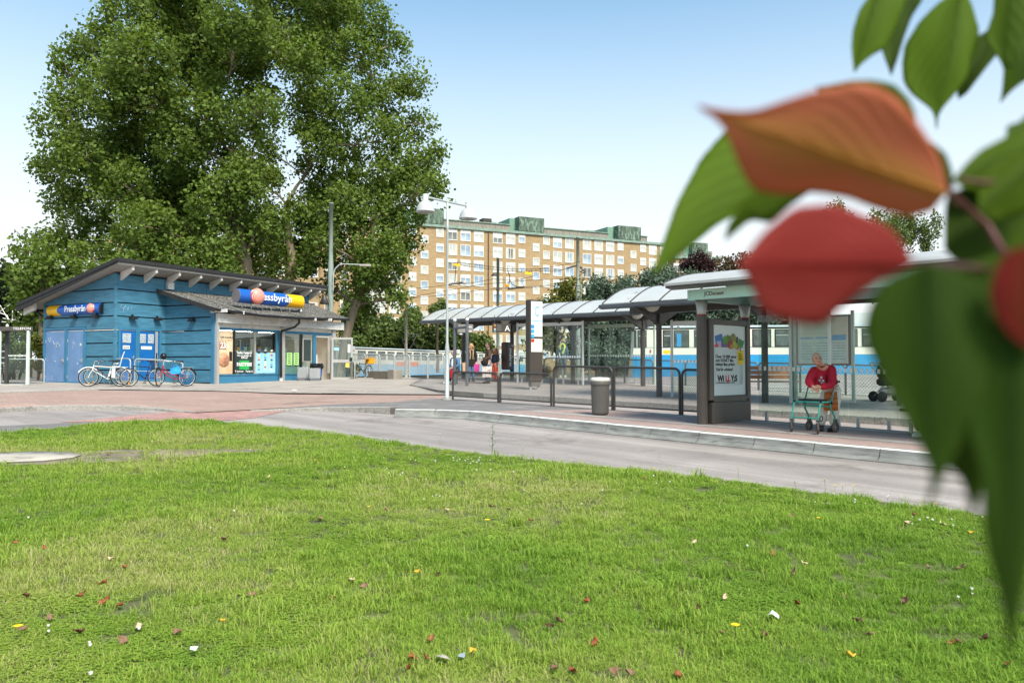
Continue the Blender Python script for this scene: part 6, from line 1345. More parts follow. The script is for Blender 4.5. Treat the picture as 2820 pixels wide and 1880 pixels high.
dm_ = MB(); 
for i in range(14): dm_.box(XB(24+3.8*i, at(40,979,30.5).z-pbz, .03), (.028,.004,.05))
dm_.build('dot_band', m_dot, gp_, kind='stuff')
for z in (1.05,1.3,.85): MB().box(XB(9,z,.5), (.26,.1,.05)).build('shelf_rail', m_galv, ph)
MB().box(XB(6,1.15,.85), (.32,.2,.6)).build('telephone', m_iron, ph); MB().lathe([(.05,0),(.05,.06),(.02,.1)], XB(18,hz2,.1), n=10).build('roof_light', m_wp2, ph); MB().box(XB(25,-.02,.45), (1.9,1.3,.10)).build('base_slab', m_conc, ph)
# white lattice of a far mast behind it
lt = thing('lattice_gantry', 'white lattice beam glimpsed in front of the dark firs above the phone booth', 'lattice', tuple(at(25,880,44)))
for pts in ([(-20,855),(20,868),(25,884)],[(0,840),(24,882)],[(8,876),(64,886)],[(-20,850),(0,858),(28,838)],[(35,840),(34,880)],[(25,884),(50,878),(66,860)],[(40,850),(60,868)],[(5,886),(66,887)]): MB().tube([at(u,v,44) for u,v in pts], .025, 4).build('bar', m_wp2, lt)
# ---------------------------------------------------------------- bicycles
m_tyre = mat('black_rubber', srgbmul('1c1b1a', .8), .8); m_rim = mat('bright_rim', srgbmul('c6c4be', .9), .3, metal=.5); m_sad = mat('black_saddle', srgbmul('201d1c', .8), .6)
def bike(label, a, b, frame, step=False, seat=None, basket=None, guards=None, turn=0.0, lean=.06, rack=True, crate=None):
    """a = front hub ground point, b = rear hub ground point (xy)"""
    a, b = Vector((a[0],a[1],0)), Vector((b[0],b[1],0)); z0 = S((a.x+b.x)/2,(a.y+b.y)/2)+.145; mid = (a+b)/2; e = (a-b).normalized(); WB = 1.06
    t = thing('bicycle', label, 'bicycle', (mid.x,mid.y,z0), 0, 'bicycles parked by the kiosk'); nn = Vector((-e.y,e.x,0)); upv = (Z3+nn*lean).normalized(); R_ = .345
    q = lambda x, z, o=0: Vector((mid.x,mid.y,z0))+e*x+upv*z+nn*o
    fe = (e*math.cos(turn)+nn*math.sin(turn)).normalized(); fh, rh = q(WB/2,R_), q(-WB/2,R_)
    for hub, dv, nm in ((fh,fe,'front_wheel'),(rh,e,'rear_wheel')):
        ring = lambda r, n=28: [hub+dv*r*math.cos(2*math.pi*k/n)+upv*r*math.sin(2*math.pi*k/n) for k in range(n)]
        w = link('wheel', None, t); INV[w.name] = INV[t.name]
        MB().tube(ring(R_-.02), .019, 6, closed=True).build('tyre', m_tyre, w); MB().tube(ring(R_-.047), .012, 5, closed=True).build('rim', m_rim, w)
        sp = MB(); ax = dv.cross(upv).normalized()
        for k in range(18): aa = 2*math.pi*k/18; sp.tube([hub+ax*(.03 if k%2 else -.03), hub+(dv*math.cos(aa)+upv*math.sin(aa))*(R_-.05)], .0028, 3, cap=False, smooth=False)
        sp.tube([hub-ax*.05, hub+ax*.05], .022, 8); sp.build('spokes', m_rim, w, kind='stuff')
        if guards: MB().tube([hub+(dv*math.cos(aa)+upv*math.sin(aa))*(R_+.03) for aa in np.linspace(.5 if nm == 'front_wheel' else .1, 2.4 if nm == 'front_wheel' else 2.9, 12)], .022, 5).build('mudguard', guards, t)
    bb, hd, hdb, st = q(-.10,.28), q(.36,.80), q(.40,.62), q(-.22,.72)
    f = MB()
    if step: f.tube([hdb, q(.25,.45), q(.0,.32), bb], .018, 7); f.tube([hd.lerp(hdb,.3), q(.2,.55), q(0,.43), st.lerp(bb,.55)], .016, 7)
    else: f.tube([hdb, bb], .020, 7); f.tube([hd.lerp(hdb,.2), st], .017, 7)
    f.tube([bb, st], .017, 7); f.tube([hd, hdb], .022, 7); f.tube([bb, rh], .011, 6); f.tube([st, rh], .010, 6); f.build('frame', frame, t)
    fk = MB(); ax = fe.cross(upv).normalized()
    for s_ in (-.05,.05): fk.tube([hdb+ax*s_*.6, hdb.lerp(fh,.5)+fe*.02+ax*s_, fh+ax*s_], .012, 6)
    fk.build('fork', frame, t)
    h = MB(); hb_ = q(.33,.95); h.tube([hd, hb_], .014, 6); h.tube([hb_+ax*.29-fe*.16, hb_+ax*.26-fe*.02, hb_, hb_-ax*.26-fe*.02, hb_-ax*.29-fe*.16], .012, 6); hbo = h.build('handlebar', m_rim, t)
    g = MB(); 
    for s_ in (.29,-.29): g.tube([hb_+ax*s_-fe*.10, hb_+ax*s_-fe*.20], .018, 6)
    g.build('grips', m_sad, hbo, kind='stuff')
    s_ = MB(); sc2 = q(-.28,.93); s_.tube([st, sc2], .013, 6); s_.ball(sc2+upv*.02-e*.05, (.09,.085,.035), 10, 6, Matrix((e,nn,upv)).transposed()); s_.ball(sc2+upv*.025+e*.07, (.12,.035,.025), 10, 6, Matrix((e,nn,upv)).transposed()); s_.build('saddle', m_sad, t)
    c = MB(); c.tube([bb+nn*.05+(e*math.cos(aa)+upv*math.sin(aa))*.095 for aa in np.linspace(0,6.28,17)[:-1]], .008, 4, closed=True); c.tube([bb+nn*.06, bb+nn*.07+e*.10-upv*.14], .011, 5); c.tube([bb-nn*.06, bb-nn*.07-e*.10+upv*.14], .011, 5)
    c.box(bb+nn*.12+e*.10-upv*.15, (.09,.09,.025), e, nn, upv); c.box(bb-nn*.12-e*.10+upv*.15, (.09,.09,.025), e, nn, upv); c.build('crank', m_iron, t)
    if rack:
        r = MB(); y_ = R_+.40
        for o in (-.06,.06): r.tube([q(-.28,y_-.03,o), q(-.40,y_-.02,o), q(-.78,y_-.02,o)], .008, 5); r.tube([q(-.60,y_-.02,o), rh+nn*o], .007, 5)
        r.tube([q(-.78,y_-.02,-.06), q(-.78,y_-.02,.06)], .008, 5); r.build('rack', m_rim if guards else m_iron, t)
    MB().tube([bb-nn*.03, bb-nn*.16-e*.12-upv*.25], .010, 5).build('kickstand', m_rim, t)
    MB().box(fh+ax*.02-upv*.22, (.03,.04,.07), fe, ax, upv).build('reflector', mat('amber_reflector', srgbmul('f29a1c', .95), .3), t)
    if seat:
        cs = link('child_seat', None, t); INV[cs.name] = INV[t.name]
        m = MB(); bk = [q(-.48,.72,0), q(-.55,1.05,0), q(-.64,1.32,0)]
        for i in range(2):
            p0, p1 = bk[i], bk[i+1]; m.hexa([p0-nn*.17,p0+nn*.17,p0+nn*.17-e*.03,p0-nn*.17-e*.03,p1-nn*(.17-.03*i),p1+nn*(.17-.03*i),p1+nn*(.17-.03*i)-e*.03,p1-nn*(.17-.03*i)-e*.03])
        m.build('seat_shell', seat, cs); MB().bbox(q(-.36,.73,0), (.28,.34,.07), e, nn, upv, b=.02).build('seat_pan', seat, cs)
        for o in (-.17,.17): MB().hexa([q(-.34,.32,o-.03),q(-.22,.34,o-.03),q(-.22,.34,o+.03),q(-.34,.32,o+.03),q(-.36,.70,o-.03),q(-.24,.70,o-.03),q(-.24,.70,o+.03),q(-.36,.70,o+.03)]).build('leg_guard', seat, cs)
        MB().hexa([q(-.46,.84,-.19),q(-.28,.80,-.19),q(-.28,.80,-.155),q(-.46,.84,-.155),q(-.46,.90,-.19),q(-.28,.86,-.19),q(-.28,.86,-.155),q(-.46,.90,-.155)]).build('arm_guard', seat, cs)
    if basket:
        m = MB()
        for z in np.linspace(.66,.92,6):
            w_ = .11+.04*(z-.66)/.26; m.tube([q(.44+(.0 if sx_ < 0 else .30),z,sy_*w_*1.3) for sx_, sy_ in ((-1,-1),(1,-1),(1,1),(-1,1))], .006, 4, closed=True, smooth=False)
        for f_ in np.linspace(-1,1,7): m.tube([q(.74,.66,f_*.14), q(.74,.92,f_*.19)], .005, 4); m.tube([q(.46+.14*(f_+1),.66,-.14), q(.46+.14*(f_+1),.92,-.19)], .005, 4)
        m.build('basket', basket, t, kind='stuff')
    if crate:
        c0 = q(-.60, R_+.55); MB().bbox(c0, (.42,.34,.28), e, nn, upv, b=.02).build('crate', crate, t); MB().bbox(c0+upv*.145, (.44,.36,.03), e, nn, upv, b=.01).build('crate_rim', crate, t)
    return t
G = lambda u, v: tuple(gnd(u, v, .14)[:2])
fy = lambda u, Y: (at(u,1000,Y).x, Y)
wpaint = mat('white_bike_paint', srgbmul('dfe3de', .9), .3); rpaint = mat('red_bike_paint', srgbmul('b51f38', .85), .3); bpaint = mat('black_bike_paint', srgbmul('26231f', .8), .3, var=.05); opaint = mat('orange_black_paint', srgbmul('b5562c', .8), .35, var=.5, scale=3, col2=srgbmul('2a2624', .8)); m_gplast = mat('pale_grey_plastic', srgbmul('c3c6c6', .9), .5)
bike('white bicycle with a pale grey child seat, leftmost at the kiosk wall', fy(252.5,29.6), fy(324,30.0), wpaint, seat=m_gplast, guards=wpaint, lean=.02)
bike('orange and black bicycle half hidden behind the white one', fy(266,30.9), fy(332,31.2), opaint, rack=False, lean=-.03)
bike('black and white mountain bicycle in the middle of the row', fy(353,29.7), fy(433,30.6), bpaint, rack=False, lean=.05, turn=-.15)
bike('red step-through bicycle with a black front basket', fy(440,29.7), fy(513,30.4), rpaint, step=True, basket=m_sad, guards=m_sad, lean=-.04, turn=.9)
bike('black bicycle with an orange crate on its carrier, beyond the open shop door', fy(986,39.8), fy(1012,40.6), bpaint, lean=.05, crate=mat('orange_crate', srgbmul('f3a316', .95), .45), turn=.3)
# loose things beside the kiosk
def rail_(label, pts, par=None):
    t = thing('handrail', label, 'handrail', tuple(pts[0])); MB().tube(pts, .026, 8).build('rail', m_galv, t); return t
hz0 = KZ; hr = lambda u, v, Y: at(u, v, Y)
t = rail_('short galvanised handrail in front of the left bright blue door', [hr(322,988,31.9), hr(350,987,31.0), hr(357,989,30.8), hr(359,994,30.8), hr(359,1052,30.8)]); MB().tube([hr(324,1020,31.9), hr(359,1022,30.8)], .016, 6).build('lower_rail', m_galv, t)
t = rail_('long galvanised handrail sloping past the right bright blue door', [hr(371,1052,30.9), hr(371,1000,30.9), hr(373,990,30.9), hr(379,988,30.9), hr(440,991,31.0), hr(495,997,31.0), hr(503,1001,31.0), hr(503,1050,31.0)]); MB().tube([hr(371,1021,30.9), hr(440,1023,31.0), hr(503,1028,31.0)], .016, 6).build('lower_rail', m_galv, t)
cr = at(488, 1057, 30.9); crz = S(cr.x,cr.y)+.14; rp = thing('ramp', 'pale concrete ramp and landing in front of the bright blue doors', 'ramp', (cr.x,cr.y,crz))
p = [w2.p(.1,KZ-.1,.06), w2.p(.1,KZ-.1,1.0), w3.p(2.3,KZ-.1,.9), w3.p(2.3,KZ-.1,.06)]
m = MB(); m.add([x+Z3*0 for x in p]+[p[0]+Z3*.26, p[1]+Z3*.26, p[2]+Z3*.12, p[3]+Z3*.12], [(0,1,2,3),(4,5,6,7),(0,1,5,4),(1,2,6,5),(2,3,7,6),(3,0,4,7)]); m.build('slab', mat('ramp_concrete', srgbmul('aaa59c', .9), .85, var=.1, scale=3, bump=.3), rp)
bq_ = at(514, 1059, 31.2); tb_ = thing('plastic_tub', 'bright blue plastic tub behind the rear wheel of the red bicycle', 'tub', (bq_.x,bq_.y,KZ))
MB().lathe([(.01,.0),(.20,.0),(.27,.42),(.285,.43),(.27,.44),(.0,.43)], (bq_.x,bq_.y,KZ), n=20).build('tub', mat('bright_blue_plastic', srgbmul('2f97d8', .95), .4), tb_)
bq_ = at(484, 1020, 30.2); bg_ = thing('shopping_bag', 'crumpled bright blue bag on the frame of the red bicycle', 'bag', tuple(bq_)); m = MB(); m.hexa([bq_+V(-.15,-.09,-.14),bq_+V(.17,-.08,-.12),bq_+V(.16,.09,-.13),bq_+V(-.16,.08,-.12),bq_+V(-.19,-.05,.08),bq_+V(.14,-.06,.16),bq_+V(.17,.05,.12),bq_+V(-.15,.06,.10)]); m.hexa([bq_+V(-.02,-.10,-.05),bq_+V(.22,-.07,-.06),bq_+V(.2,.04,-.05),bq_+V(0,.05,-.05),bq_+V(.0,-.07,.06),bq_+V(.2,-.05,.05),bq_+V(.18,.03,.06),bq_+V(.02,.03,.06)]); m.build('bag', mat('bright_blue_plastic','2f97d8'), bg_); MB().tube([bq_+V(-.1,0,.12), bq_+V(0,0,.24), bq_+V(.1,0,.12)], .012, 5).build('handle', mat('bright_blue_plastic','2f97d8'), bg_)
# black helmet hung on the handrail
hm = at(450, 981, 30.6); he = thing('helmet', 'shiny black bicycle helmet hung on the handrail above the basket', 'helmet', tuple(hm)); m = MB(); m.ball(hm, (.13,.11,.12), 14, 9); m.build('shell', mat('shiny_black', srgbmul('17161a', .8), .2), he); MB().tube([hm+V(-.1,-.05,-.08), hm+V(-.03,-.08,-.22), hm+V(.06,-.06,-.1)], .01, 5).build('strap', m_sad, he)
# nested grey baskets, bin bag bin
m_bask = mat('grey_basket_plastic', srgbmul('75777a', .8), .5, var=.06); m_bask2 = mat('pale_basket_rim', srgbmul('b5b7b5', .9), .45)
def basket_(loc, rz, label, src=None):
    if src is None:
        t = thing('shopping_basket', label, 'basket', loc, rz, 'stacked shopping baskets'); INV.pop(t.name)
        w_, d_, h = .23, .16, .22; m = MB(); lo = [(-w_*.85,-d_*.85,0),(w_*.85,-d_*.85,0),(w_*.85,d_*.85,0),(-w_*.85,d_*.85,0)]; hi = [(-w_,-d_,h),(w_,-d_,h),(w_,d_,h),(-w_,d_,h)]
        m.add(lo+hi, [(0,1,2,3),(0,1,5,4),(1,2,6,5),(2,3,7,6),(3,0,4,7)]); m.build('shell', m_bask, t, world=False)
        r = MB(); r.tube([(x*1.03,y*1.03,h) for x,y,z in hi], .014, 5, closed=True, smooth=False); r.build('rim', m_bask2, t, world=False)
        hd_ = MB(); hd_.tube([(-w_,0,h+.005),(-w_*.8,d_*.9,h+.012),(w_*.8,d_*.9,h+.012),(w_,0,h+.005)], .009, 5); hd_.build('handle', m_iron, t, world=False); return t
    return copy_thing(src, loc, rz, label)
b0 = None
for k, (u, v, n, nm) in enumerate(((833,1051,11,'left'),(866,1051,10,'right'))):
    p = at(u, v, 36.2-.4*k)
    p.z = KZ+.0
    for j in range(n):
        lab = 'grey shopping basket, %s of the %s nested stack by the shop window' % (('lowest','second from the ground','third from the ground','fourth from the ground','fifth from the ground','sixth from the ground','fifth from the top','fourth from the top','third from the top','next to topmost','topmost')[j if n == 11 or j < 6 else j+1], nm)
        loc = (p.x, p.y, p.z+.045*j)
        o = basket_(loc, .35, lab, b0)
        if b0 is None: b0 = o
p = at(872, 1050, 37.0); wb = thing('waste_bin', 'blue bin lined with a black bag behind the basket stacks', 'bin', (p.x,p.y,KZ))
MB().lathe([(.01,0),(.20,0),(.27,.78),(.0,.78)], (p.x,p.y,KZ), n=18).build('bin', mat('bin_blue', srgbmul('2a4f9c', .85), .45), wb)
m = MB(); rr = random.Random(4); n_ = 22; vs = []
for z, r in ((.62,.285),(.72,.30),(.80,.31),(.86,.28),(.84,.22)):
    for k in range(n_): q_ = 2*math.pi*k/n_; r2 = r+rr.uniform(-.025,.025); vs.append((p.x+r2*math.cos(q_), p.y+r2*math.sin(q_), KZ+z+rr.uniform(-.015,.015)))
m.add(vs, [(i*n_+k, i*n_+(k+1)%n_, (i+1)*n_+(k+1)%n_, (i+1)*n_+k) for i in range(4) for k in range(n_)]); m.build('bag', mat('shiny_bag_black', srgbmul('1b1b1d', .8), .25), wb)
# ---------------------------------------------------------------- leafy branch close to the camera
def bigleaf_mat(name, mid, edge, trans=.45, vein=.84):
    m = bpy.data.materials.new(name); m.use_nodes = True; n = m.node_tree.nodes; L = m.node_tree.links; b = n['Principled BSDF']
    b.inputs['Roughness'].default_value = .6; b.inputs['Specular IOR Level'].default_value = .10
    uv = n.new('ShaderNodeTexCoord'); sp = n.new('ShaderNodeSeparateXYZ'); L.new(uv.outputs['UV'], sp.inputs[0])
    ab = n.new('ShaderNodeMath'); ab.operation = 'ABSOLUTE'; L.new(sp.outputs[0], ab.inputs[0])
    nz = n.new('ShaderNodeTexNoise'); nz.inputs['Scale'].default_value = 2.2; nz.inputs['Detail'].default_value = 5; L.new(uv.outputs['UV'], nz.inputs['Vector'])
    ad = n.new('ShaderNodeMath'); ad.operation = 'MULTIPLY_ADD'; ad.inputs[1].default_value = .9; L.new(nz.outputs[0], ad.inputs[0]); L.new(ab.outputs[0], ad.inputs[2])
    r = n.new('ShaderNodeValToRGB'); r.color_ramp.elements[0].position = .45; r.color_ramp.elements[0].color = lin(mid)+(1,); r.color_ramp.elements[1].position = 1.15; r.color_ramp.elements[1].position = 1.0; r.color_ramp.elements[1].color = lin(edge)+(1,)
    L.new(ad.outputs[0], r.inputs[0])
    # side veins: ridges running from the midrib
    vn = n.new('ShaderNodeMath'); vn.operation = 'MULTIPLY_ADD'; vn.inputs[1].default_value = -.55; L.new(ab.outputs[0], vn.inputs[0]); L.new(sp.outputs[1], vn.inputs[2])
    si = n.new('ShaderNodeMath'); si.operation = 'MULTIPLY'; si.inputs[1].default_value = 50; L.new(vn.outputs[0], si.inputs[0])
    sn = n.new('ShaderNodeMath'); sn.operation = 'SINE'; L.new(si.outputs[0], sn.inputs[0])
    mr = n.new('ShaderNodeMapRange'); mr.inputs['From Min'].default_value = .5; mr.inputs['From Max'].default_value = 1.0; mr.inputs['To Min'].default_value = 1; mr.inputs['To Max'].default_value = vein; L.new(sn.outputs[0], mr.inputs[0])
    mm = n.new('ShaderNodeMix'); mm.data_type = 'RGBA'; mm.blend_type = 'MULTIPLY'; mm.inputs[0].default_value = 1; L.new(r.outputs[0], mm.inputs[6]); L.new(mr.outputs[0], mm.inputs[7]); L.new(mm.outputs[2], b.inputs['Base Color'])
    bp = n.new('ShaderNodeBump'); bp.inputs['Strength'].default_value = .14; bp.inputs['Distance'].default_value = .001; L.new(sn.outputs[0], bp.inputs['Height']); L.new(bp.outputs[0], b.inputs['Normal'])
    ts = n.new('ShaderNodeBsdfTranslucent'); L.new(mm.outputs[2], ts.inputs[0]); ms = n.new('ShaderNodeMixShader'); ms.inputs[0].default_value = trans
    L.new(b.outputs[0], ms.inputs[1]); L.new(ts.outputs[0], ms.inputs[2]); L.new(ms.outputs[0], n['Material Output'].inputs[0]); return m
mg1 = bigleaf_mat('fresh_green_leaf', (.095,.165,.010), (.13,.22,.014), .55); mg2 = bigleaf_mat('deep_green_leaf', (.040,.078,.006), (.06,.11,.008), .4); mg3 = bigleaf_mat('olive_green_leaf', (.070,.125,.008), (.10,.17,.011), .5)
mor = bigleaf_mat('orange_leaf', (.62,.32,.085), (.76,.27,.15), .55, .94); mred = bigleaf_mat('crimson_leaf', (.46,.055,.045), (.60,.10,.085), .55, .80); mor2 = bigleaf_mat('orange_red_leaf', (.35,.07,.02), (.30,.03,.02), .4)
m_twig = mat('red_brown_twig', (.09,.022,.018), .5, var=.2, scale=40)
branch = thing('leafy_branch', 'close-up branch with big green, orange and crimson leaves hanging in at the right', 'branch', tuple(at(2760,600,.36)))
def c1_(L_): return [(1800+x/1.742, y/1.742) for x, y in L_]
def c2_(L_): return [(2000+x/1.329, 700+y/1.329) for x, y in L_]
def bigleaf(base, tip, A_side, B_side, Y0, Y1, mt, roll=0.0, fold=.22, curl=.05, label=None, seed=0, stalk=None):
    """a leaf seen edge to edge along base-tip; the two margins are measured outlines, the blade gets fold, curl, ripples and thickness"""
    B, T = at(base[0], base[1], Y0), at(tip[0], tip[1], Y1); ax = (T-B); Ln = ax.length; ax.normalize(); sc = (Y0+Y1)/2/FPX
    vd = ((B+T)/2-Vector((0,0,CAMZ))).normalized(); ac = vd.cross(ax).normalized(); nrm = ac.cross(ax).normalized()
    if nrm.dot(vd) > 0: nrm = -nrm                            # towards the camera
    bx, by = base; dx, dy = tip[0]-bx, tip[1]-by; L2 = dx*dx+dy*dy; LL = math.sqrt(L2); px_, py_ = -dy/LL, dx/LL
    if Vector((px_,0,-py_)).dot(Vector((ac.x,0,ac.z))) < 0: px_, py_ = -px_, -py_
    def prof(pts):
        q = sorted((max(0,min(1,((u-bx)*dx+(v-by)*dy)/L2)), (u-bx)*px_+(v-by)*py_) for u, v in pts); q = [(0,0)]+q+[(1,0)]
        return np.array([p[0] for p in q]), np.array([p[1] for p in q])
    pa, pb = prof(A_side), prof(B_side)
    if pa[1].mean() < pb[1].mean(): pa, pb = pb, pa           # pa on the ac side
    NT, NX = 64, 7; vs = []; uvs = []; ts = np.linspace(0,1,NT+1)
    sm = lambda w: np.convolve(np.pad(w,2,mode='edge'), np.ones(5)/5, 'valid')*np.where(ts > .99, 0, 1)
    wa, wb = sm(np.interp(ts, *pa)), sm(np.interp(ts, *pb))
    for i, t in enumerate(ts):
        saw = 1+.014*((t*46) % 1-.5); mid_ = (wa[i]+wb[i])*.5 if wa[i]*wb[i] > 0 else 0.0
        for j in range(-NX, NX+1):
            x = j/NX; w = (mid_+(wa[i]-mid_)*x if x >= 0 else mid_+(mid_-wb[i])*x)*saw; h = abs(x)*abs(wa[i]-wb[i])*.5*sc
            vs.append(B+ax*Ln*t+ac*w*sc+nrm*(curl*Ln*math.sin(math.pi*t)-fold*h+.006*Ln*math.sin(11*t+3*x+seed)*abs(x))+nrm*math.sin(roll)*x*h); uvs.append((x, t))
    W_ = 2*NX+1; fs = [(i*W_+j, i*W_+j+1, (i+1)*W_+j+1, (i+1)*W_+j) for i in range(NT) for j in range(2*NX)]
    m = MB().add(vs, fs, True); o = m.build('leaf', mt, branch); me = o.data; uv = me.uv_layers.new(name='UVMap')
    for lp in me.loops: uv.data[lp.index].uv = uvs[lp.vertex_index]
    so = o.modifiers.new('thickness', 'SOLIDIFY'); so.thickness = .0004
    if label: o['label'] = label
    mp_ = [vs[i*W_+NX]+nrm*.0003 for i in range(0, NT-3, 5)]
    MB().tube(mp_, [max(.00012,.0008*(1-k/len(mp_))) for k in range(len(mp_))], 6).build('midrib', mt, o)
    if stalk: MB().tube([B]+[at(*p) for p in stalk], [.0007]+[.0010]*len(stalk), 7).build('leaf_stalk', m_twig, o)
    return o
P1_ = lambda x, y: (1800+x/1.742, y/1.742)
P2_ = lambda x, y: (2000+x/1.329, 700+y/1.329)
bigleaf(P1_(1402,925), P1_(212,508), c1_([(1392,850),(1330,740),(1220,620),(1080,480),(950,402),(850,396),(700,430),(560,480),(440,528),(330,528)]), c1_([(310,585),(345,650),(380,735),(430,830),(490,908),(640,935),(750,915),(920,942),(1060,1000),(1200,1045),(1300,1058),(1375,1010)]), .335,.30,mor,.15,.16,.05,'orange leaf tinged with red, largest of the branch',1,[(2640,565,.345)])
bigleaf(P1_(900,600), P1_(-4,1318), c1_([(30,1190),(100,980),(150,890),(220,760),(330,630),(430,560),(600,490),(800,510)]), c1_([(70,1270),(130,1222),(200,1165),(270,1105),(350,1065),(480,1000),(640,920),(800,790)]), .52,.48,mg1,-.2,.15,.03,'long light green leaf behind the orange one',2)
bigleaf(P1_(860,840), P1_(345,1152), c1_([(355,1080),(400,1010),(480,920),(560,860),(700,800)]), c1_([(400,1110),(450,1065),(497,1052),(560,1070),(660,980),(780,900)]), .39,.40,mg3,.1,.15,.02,None,3)
bigleaf(P1_(1243,1258), P1_(406,1268), c1_([(440,1225),(500,1130),(545,1085),(640,1000),(740,987),(820,983),(930,1015),(1040,1058),(1130,1110),(1190,1180)]), c1_([(450,1320),(480,1375),(505,1440),(560,1508),(680,1548),(800,1566),(855,1545),(900,1480),(1010,1400),(1100,1335),(1200,1290)]), .29,.275,mred,.1,.14,.05,'crimson leaf hanging below the orange one',4,[(2650,730,.30),(2745,742,.31)])
bigleaf(P1_(1260,720), P1_(780,420), c1_([(1246,640),(1243,560),(1200,480),(1130,415),(1040,393),(940,390)]), c1_([(1150,800),(1000,760),(850,560)]), .40,.42,mg3,.1,.15,.0,None,5)
bigleaf(P1_(1440,890), P1_(1150,640), c1_([(1425,820),(1390,740),(1330,688),(1260,662)]), c1_([(1380,960),(1250,900),(1160,760)]), .38,.40,mg2,.1,.15,.0,None,6)
bigleaf(P1_(1110,-160), P1_(962,347), c1_([(1050,-60),(1030,0),(985,60),(957,150),(950,230),(956,300)]), c1_([(1250,-60),(1200,20),(1150,150),(1100,247),(1060,262),(1000,308)]), .64,.63,mg1,.2,.15,.04,None,7)
bigleaf(P1_(1300,-140), P1_(1140,362), c1_([(1150,-50),(1090,150),(1098,250),(1118,310)]), c1_([(1290,0),(1237,80),(1200,180),(1168,285)]), .66,.645,mg2,.3,.15,.04,None,8)
bigleaf(P1_(1480,-60), P1_(1359,618), c1_([(1380,0),(1290,90),(1222,200),(1210,300),(1216,390),(1262,462),(1322,512),(1350,552)]), c1_([(1515,20),(1548,170),(1530,260),(1485,400),(1440,462),(1400,508),(1368,550)]), .62,.61,mg1,.1,.15,.05,'fresh green leaf hanging point down at the top edge',9,[(2665,-80,.62)])
bigleaf(P1_(1700,90), P1_(1460,474), c1_([(1560,170),(1480,330),(1458,420)]), c1_([(1660,240),(1590,330),(1500,450)]), .64,.64,mg2,.2,.15,.02,None,10)
bigleaf(P1_(1730,-140), P1_(1662,492), c1_([(1645,-60),(1638,60),(1600,180),(1645,268),(1680,330),(1672,430)]), c1_([(1920,0),(1930,200),(1790,390),(1720,432)]), .60,.59,mg3,.1,.15,.04,None,11)
bigleaf(P1_(1900,100), P1_(1752,400), c1_([(1780,140),(1730,260),(1742,350)]), c1_([(1950,250),(1850,350)]), .45,.45,mg2,.1,.15,.03,None,12)
bigleaf(P1_(1900,640), P1_(1430,862), c1_([(1480,795),(1545,730),(1640,680),(1720,645),(1777,585),(1860,540)]), c1_([(1480,905),(1600,930),(1777,880),(1870,800)]), .40,.37,mg3,.2,.2,.04,None,13)
bigleaf(P1_(1920,900), P1_(1395,1190), c1_([(1400,1080),(1408,990),(1425,920),(1600,860),(1800,820)]), c1_([(1370,1240),(1500,1290),(1700,1290),(1880,1150)]), .39,.38,mg2,.1,.15,.03,None,14)
bigleaf(P1_(1950,700), P1_(1560,1010), c1_([(1560,880),(1640,790),(1800,680)]), c1_([(1640,1060),(1800,1010),(1940,880)]), .36,.36,mg3,.3,.2,.02,None,21)
bigleaf(P1_(1860,520), P1_(1690,690), c1_([(1700,600),(1760,580),(1800,540)]), c1_([(1760,720),(1860,640)]), .42,.41,mg2,.1,.15,.0,None,22)
bigleaf(P2_(740,40), P2_(741,918), c2_([(640,62),(570,130),(530,220),(520,300),(535,370),(570,450),(640,590),(690,680),(735,760),(752,810),(746,870)]), c2_([(900,90),(960,300),(950,500),(880,650),(800,790),(765,860)]), .26,.24,mg2,.1,.16,.05,'big dark green leaf hanging in front of the pavement',16,[(2745,742,.31)])
bigleaf(P2_(850,120), P2_(893,960), c2_([(760,300),(700,500),(790,775),(850,800),(885,870)]), c2_([(1050,300),(1060,600),(985,785),(930,850),(905,930)]), .275,.26,mg2,.05,.16,.03,None,17)
bigleaf(P2_(1050,160), P2_(1038,1500), c2_([(900,400),(900,700),(955,900),(950,1000),(970,1150),(1010,1300)]), c2_([(1200,400),(1200,900),(1110,1100),(1062,1350)]), .25,.215,mg2,.05,.16,.04,None,18)
bigleaf((2830,680), (2690,1290), [(2600,735),(2545,800),(2560,900),(2600,1080)], [(2960,780),(2900,1050),(2780,1220)], .30,.28,mg2,.1,.15,.03,None,23)
bigleaf(P2_(1150,60), P2_(1120,800), c2_([(960,250),(960,500),(1050,700)]), c2_([(1300,300),(1250,600)]), .29,.28,mg2,.1,.15,.04,None,19)
bigleaf(P2_(1120,-30), P2_(1112,345), c2_([(1040,-20),(1000,60),(985,150),(1000,220),(1050,300),(1085,328)]), c2_([(1230,60),(1190,280)]), .24,.235,mor2,.1,.15,.05,'orange red leaf at the right border',20)
# unseen bush leaves added outside the frame to shade the lower hanging leaves
_r = np.random.default_rng(77); cs_ = []
for _ in range(30):
    p = at(_r.uniform(2620,3100), _r.uniform(1150,1650), .25); cs_.append(tuple(p+_sd*_r.uniform(.22,.7)+Vector((_r.uniform(-.05,.25), _r.uniform(-.08,.05), _r.uniform(-.02,.08)))))
leaves('foliage', np.array([c for c in cs_ if c[2] > CAMZ+.08+.0*c[0]]), .05, 3, .085, leafmat('added_shade_leaf', (.035,.065,.006), (.06,.11,.008), .4), branch, 5, aspect=.6)
tw = MB(); tw.tube([at(2606,512,.35), at(2650,560,.355), at(2720,622,.36), at(2760,690,.35), at(2860,760,.33), at(2990,800,.32)], [.0010,.0013,.0016,.0018,.0024,.0026], 8); tw.build('twig', m_twig, branch)
MB().tube([at(2640,492,.36), at(2700,503,.36), at(2790,500,.365), at(2900,470,.37)], [.0010,.0012,.0014,.0016], 8).build('twig', m_twig, branch)
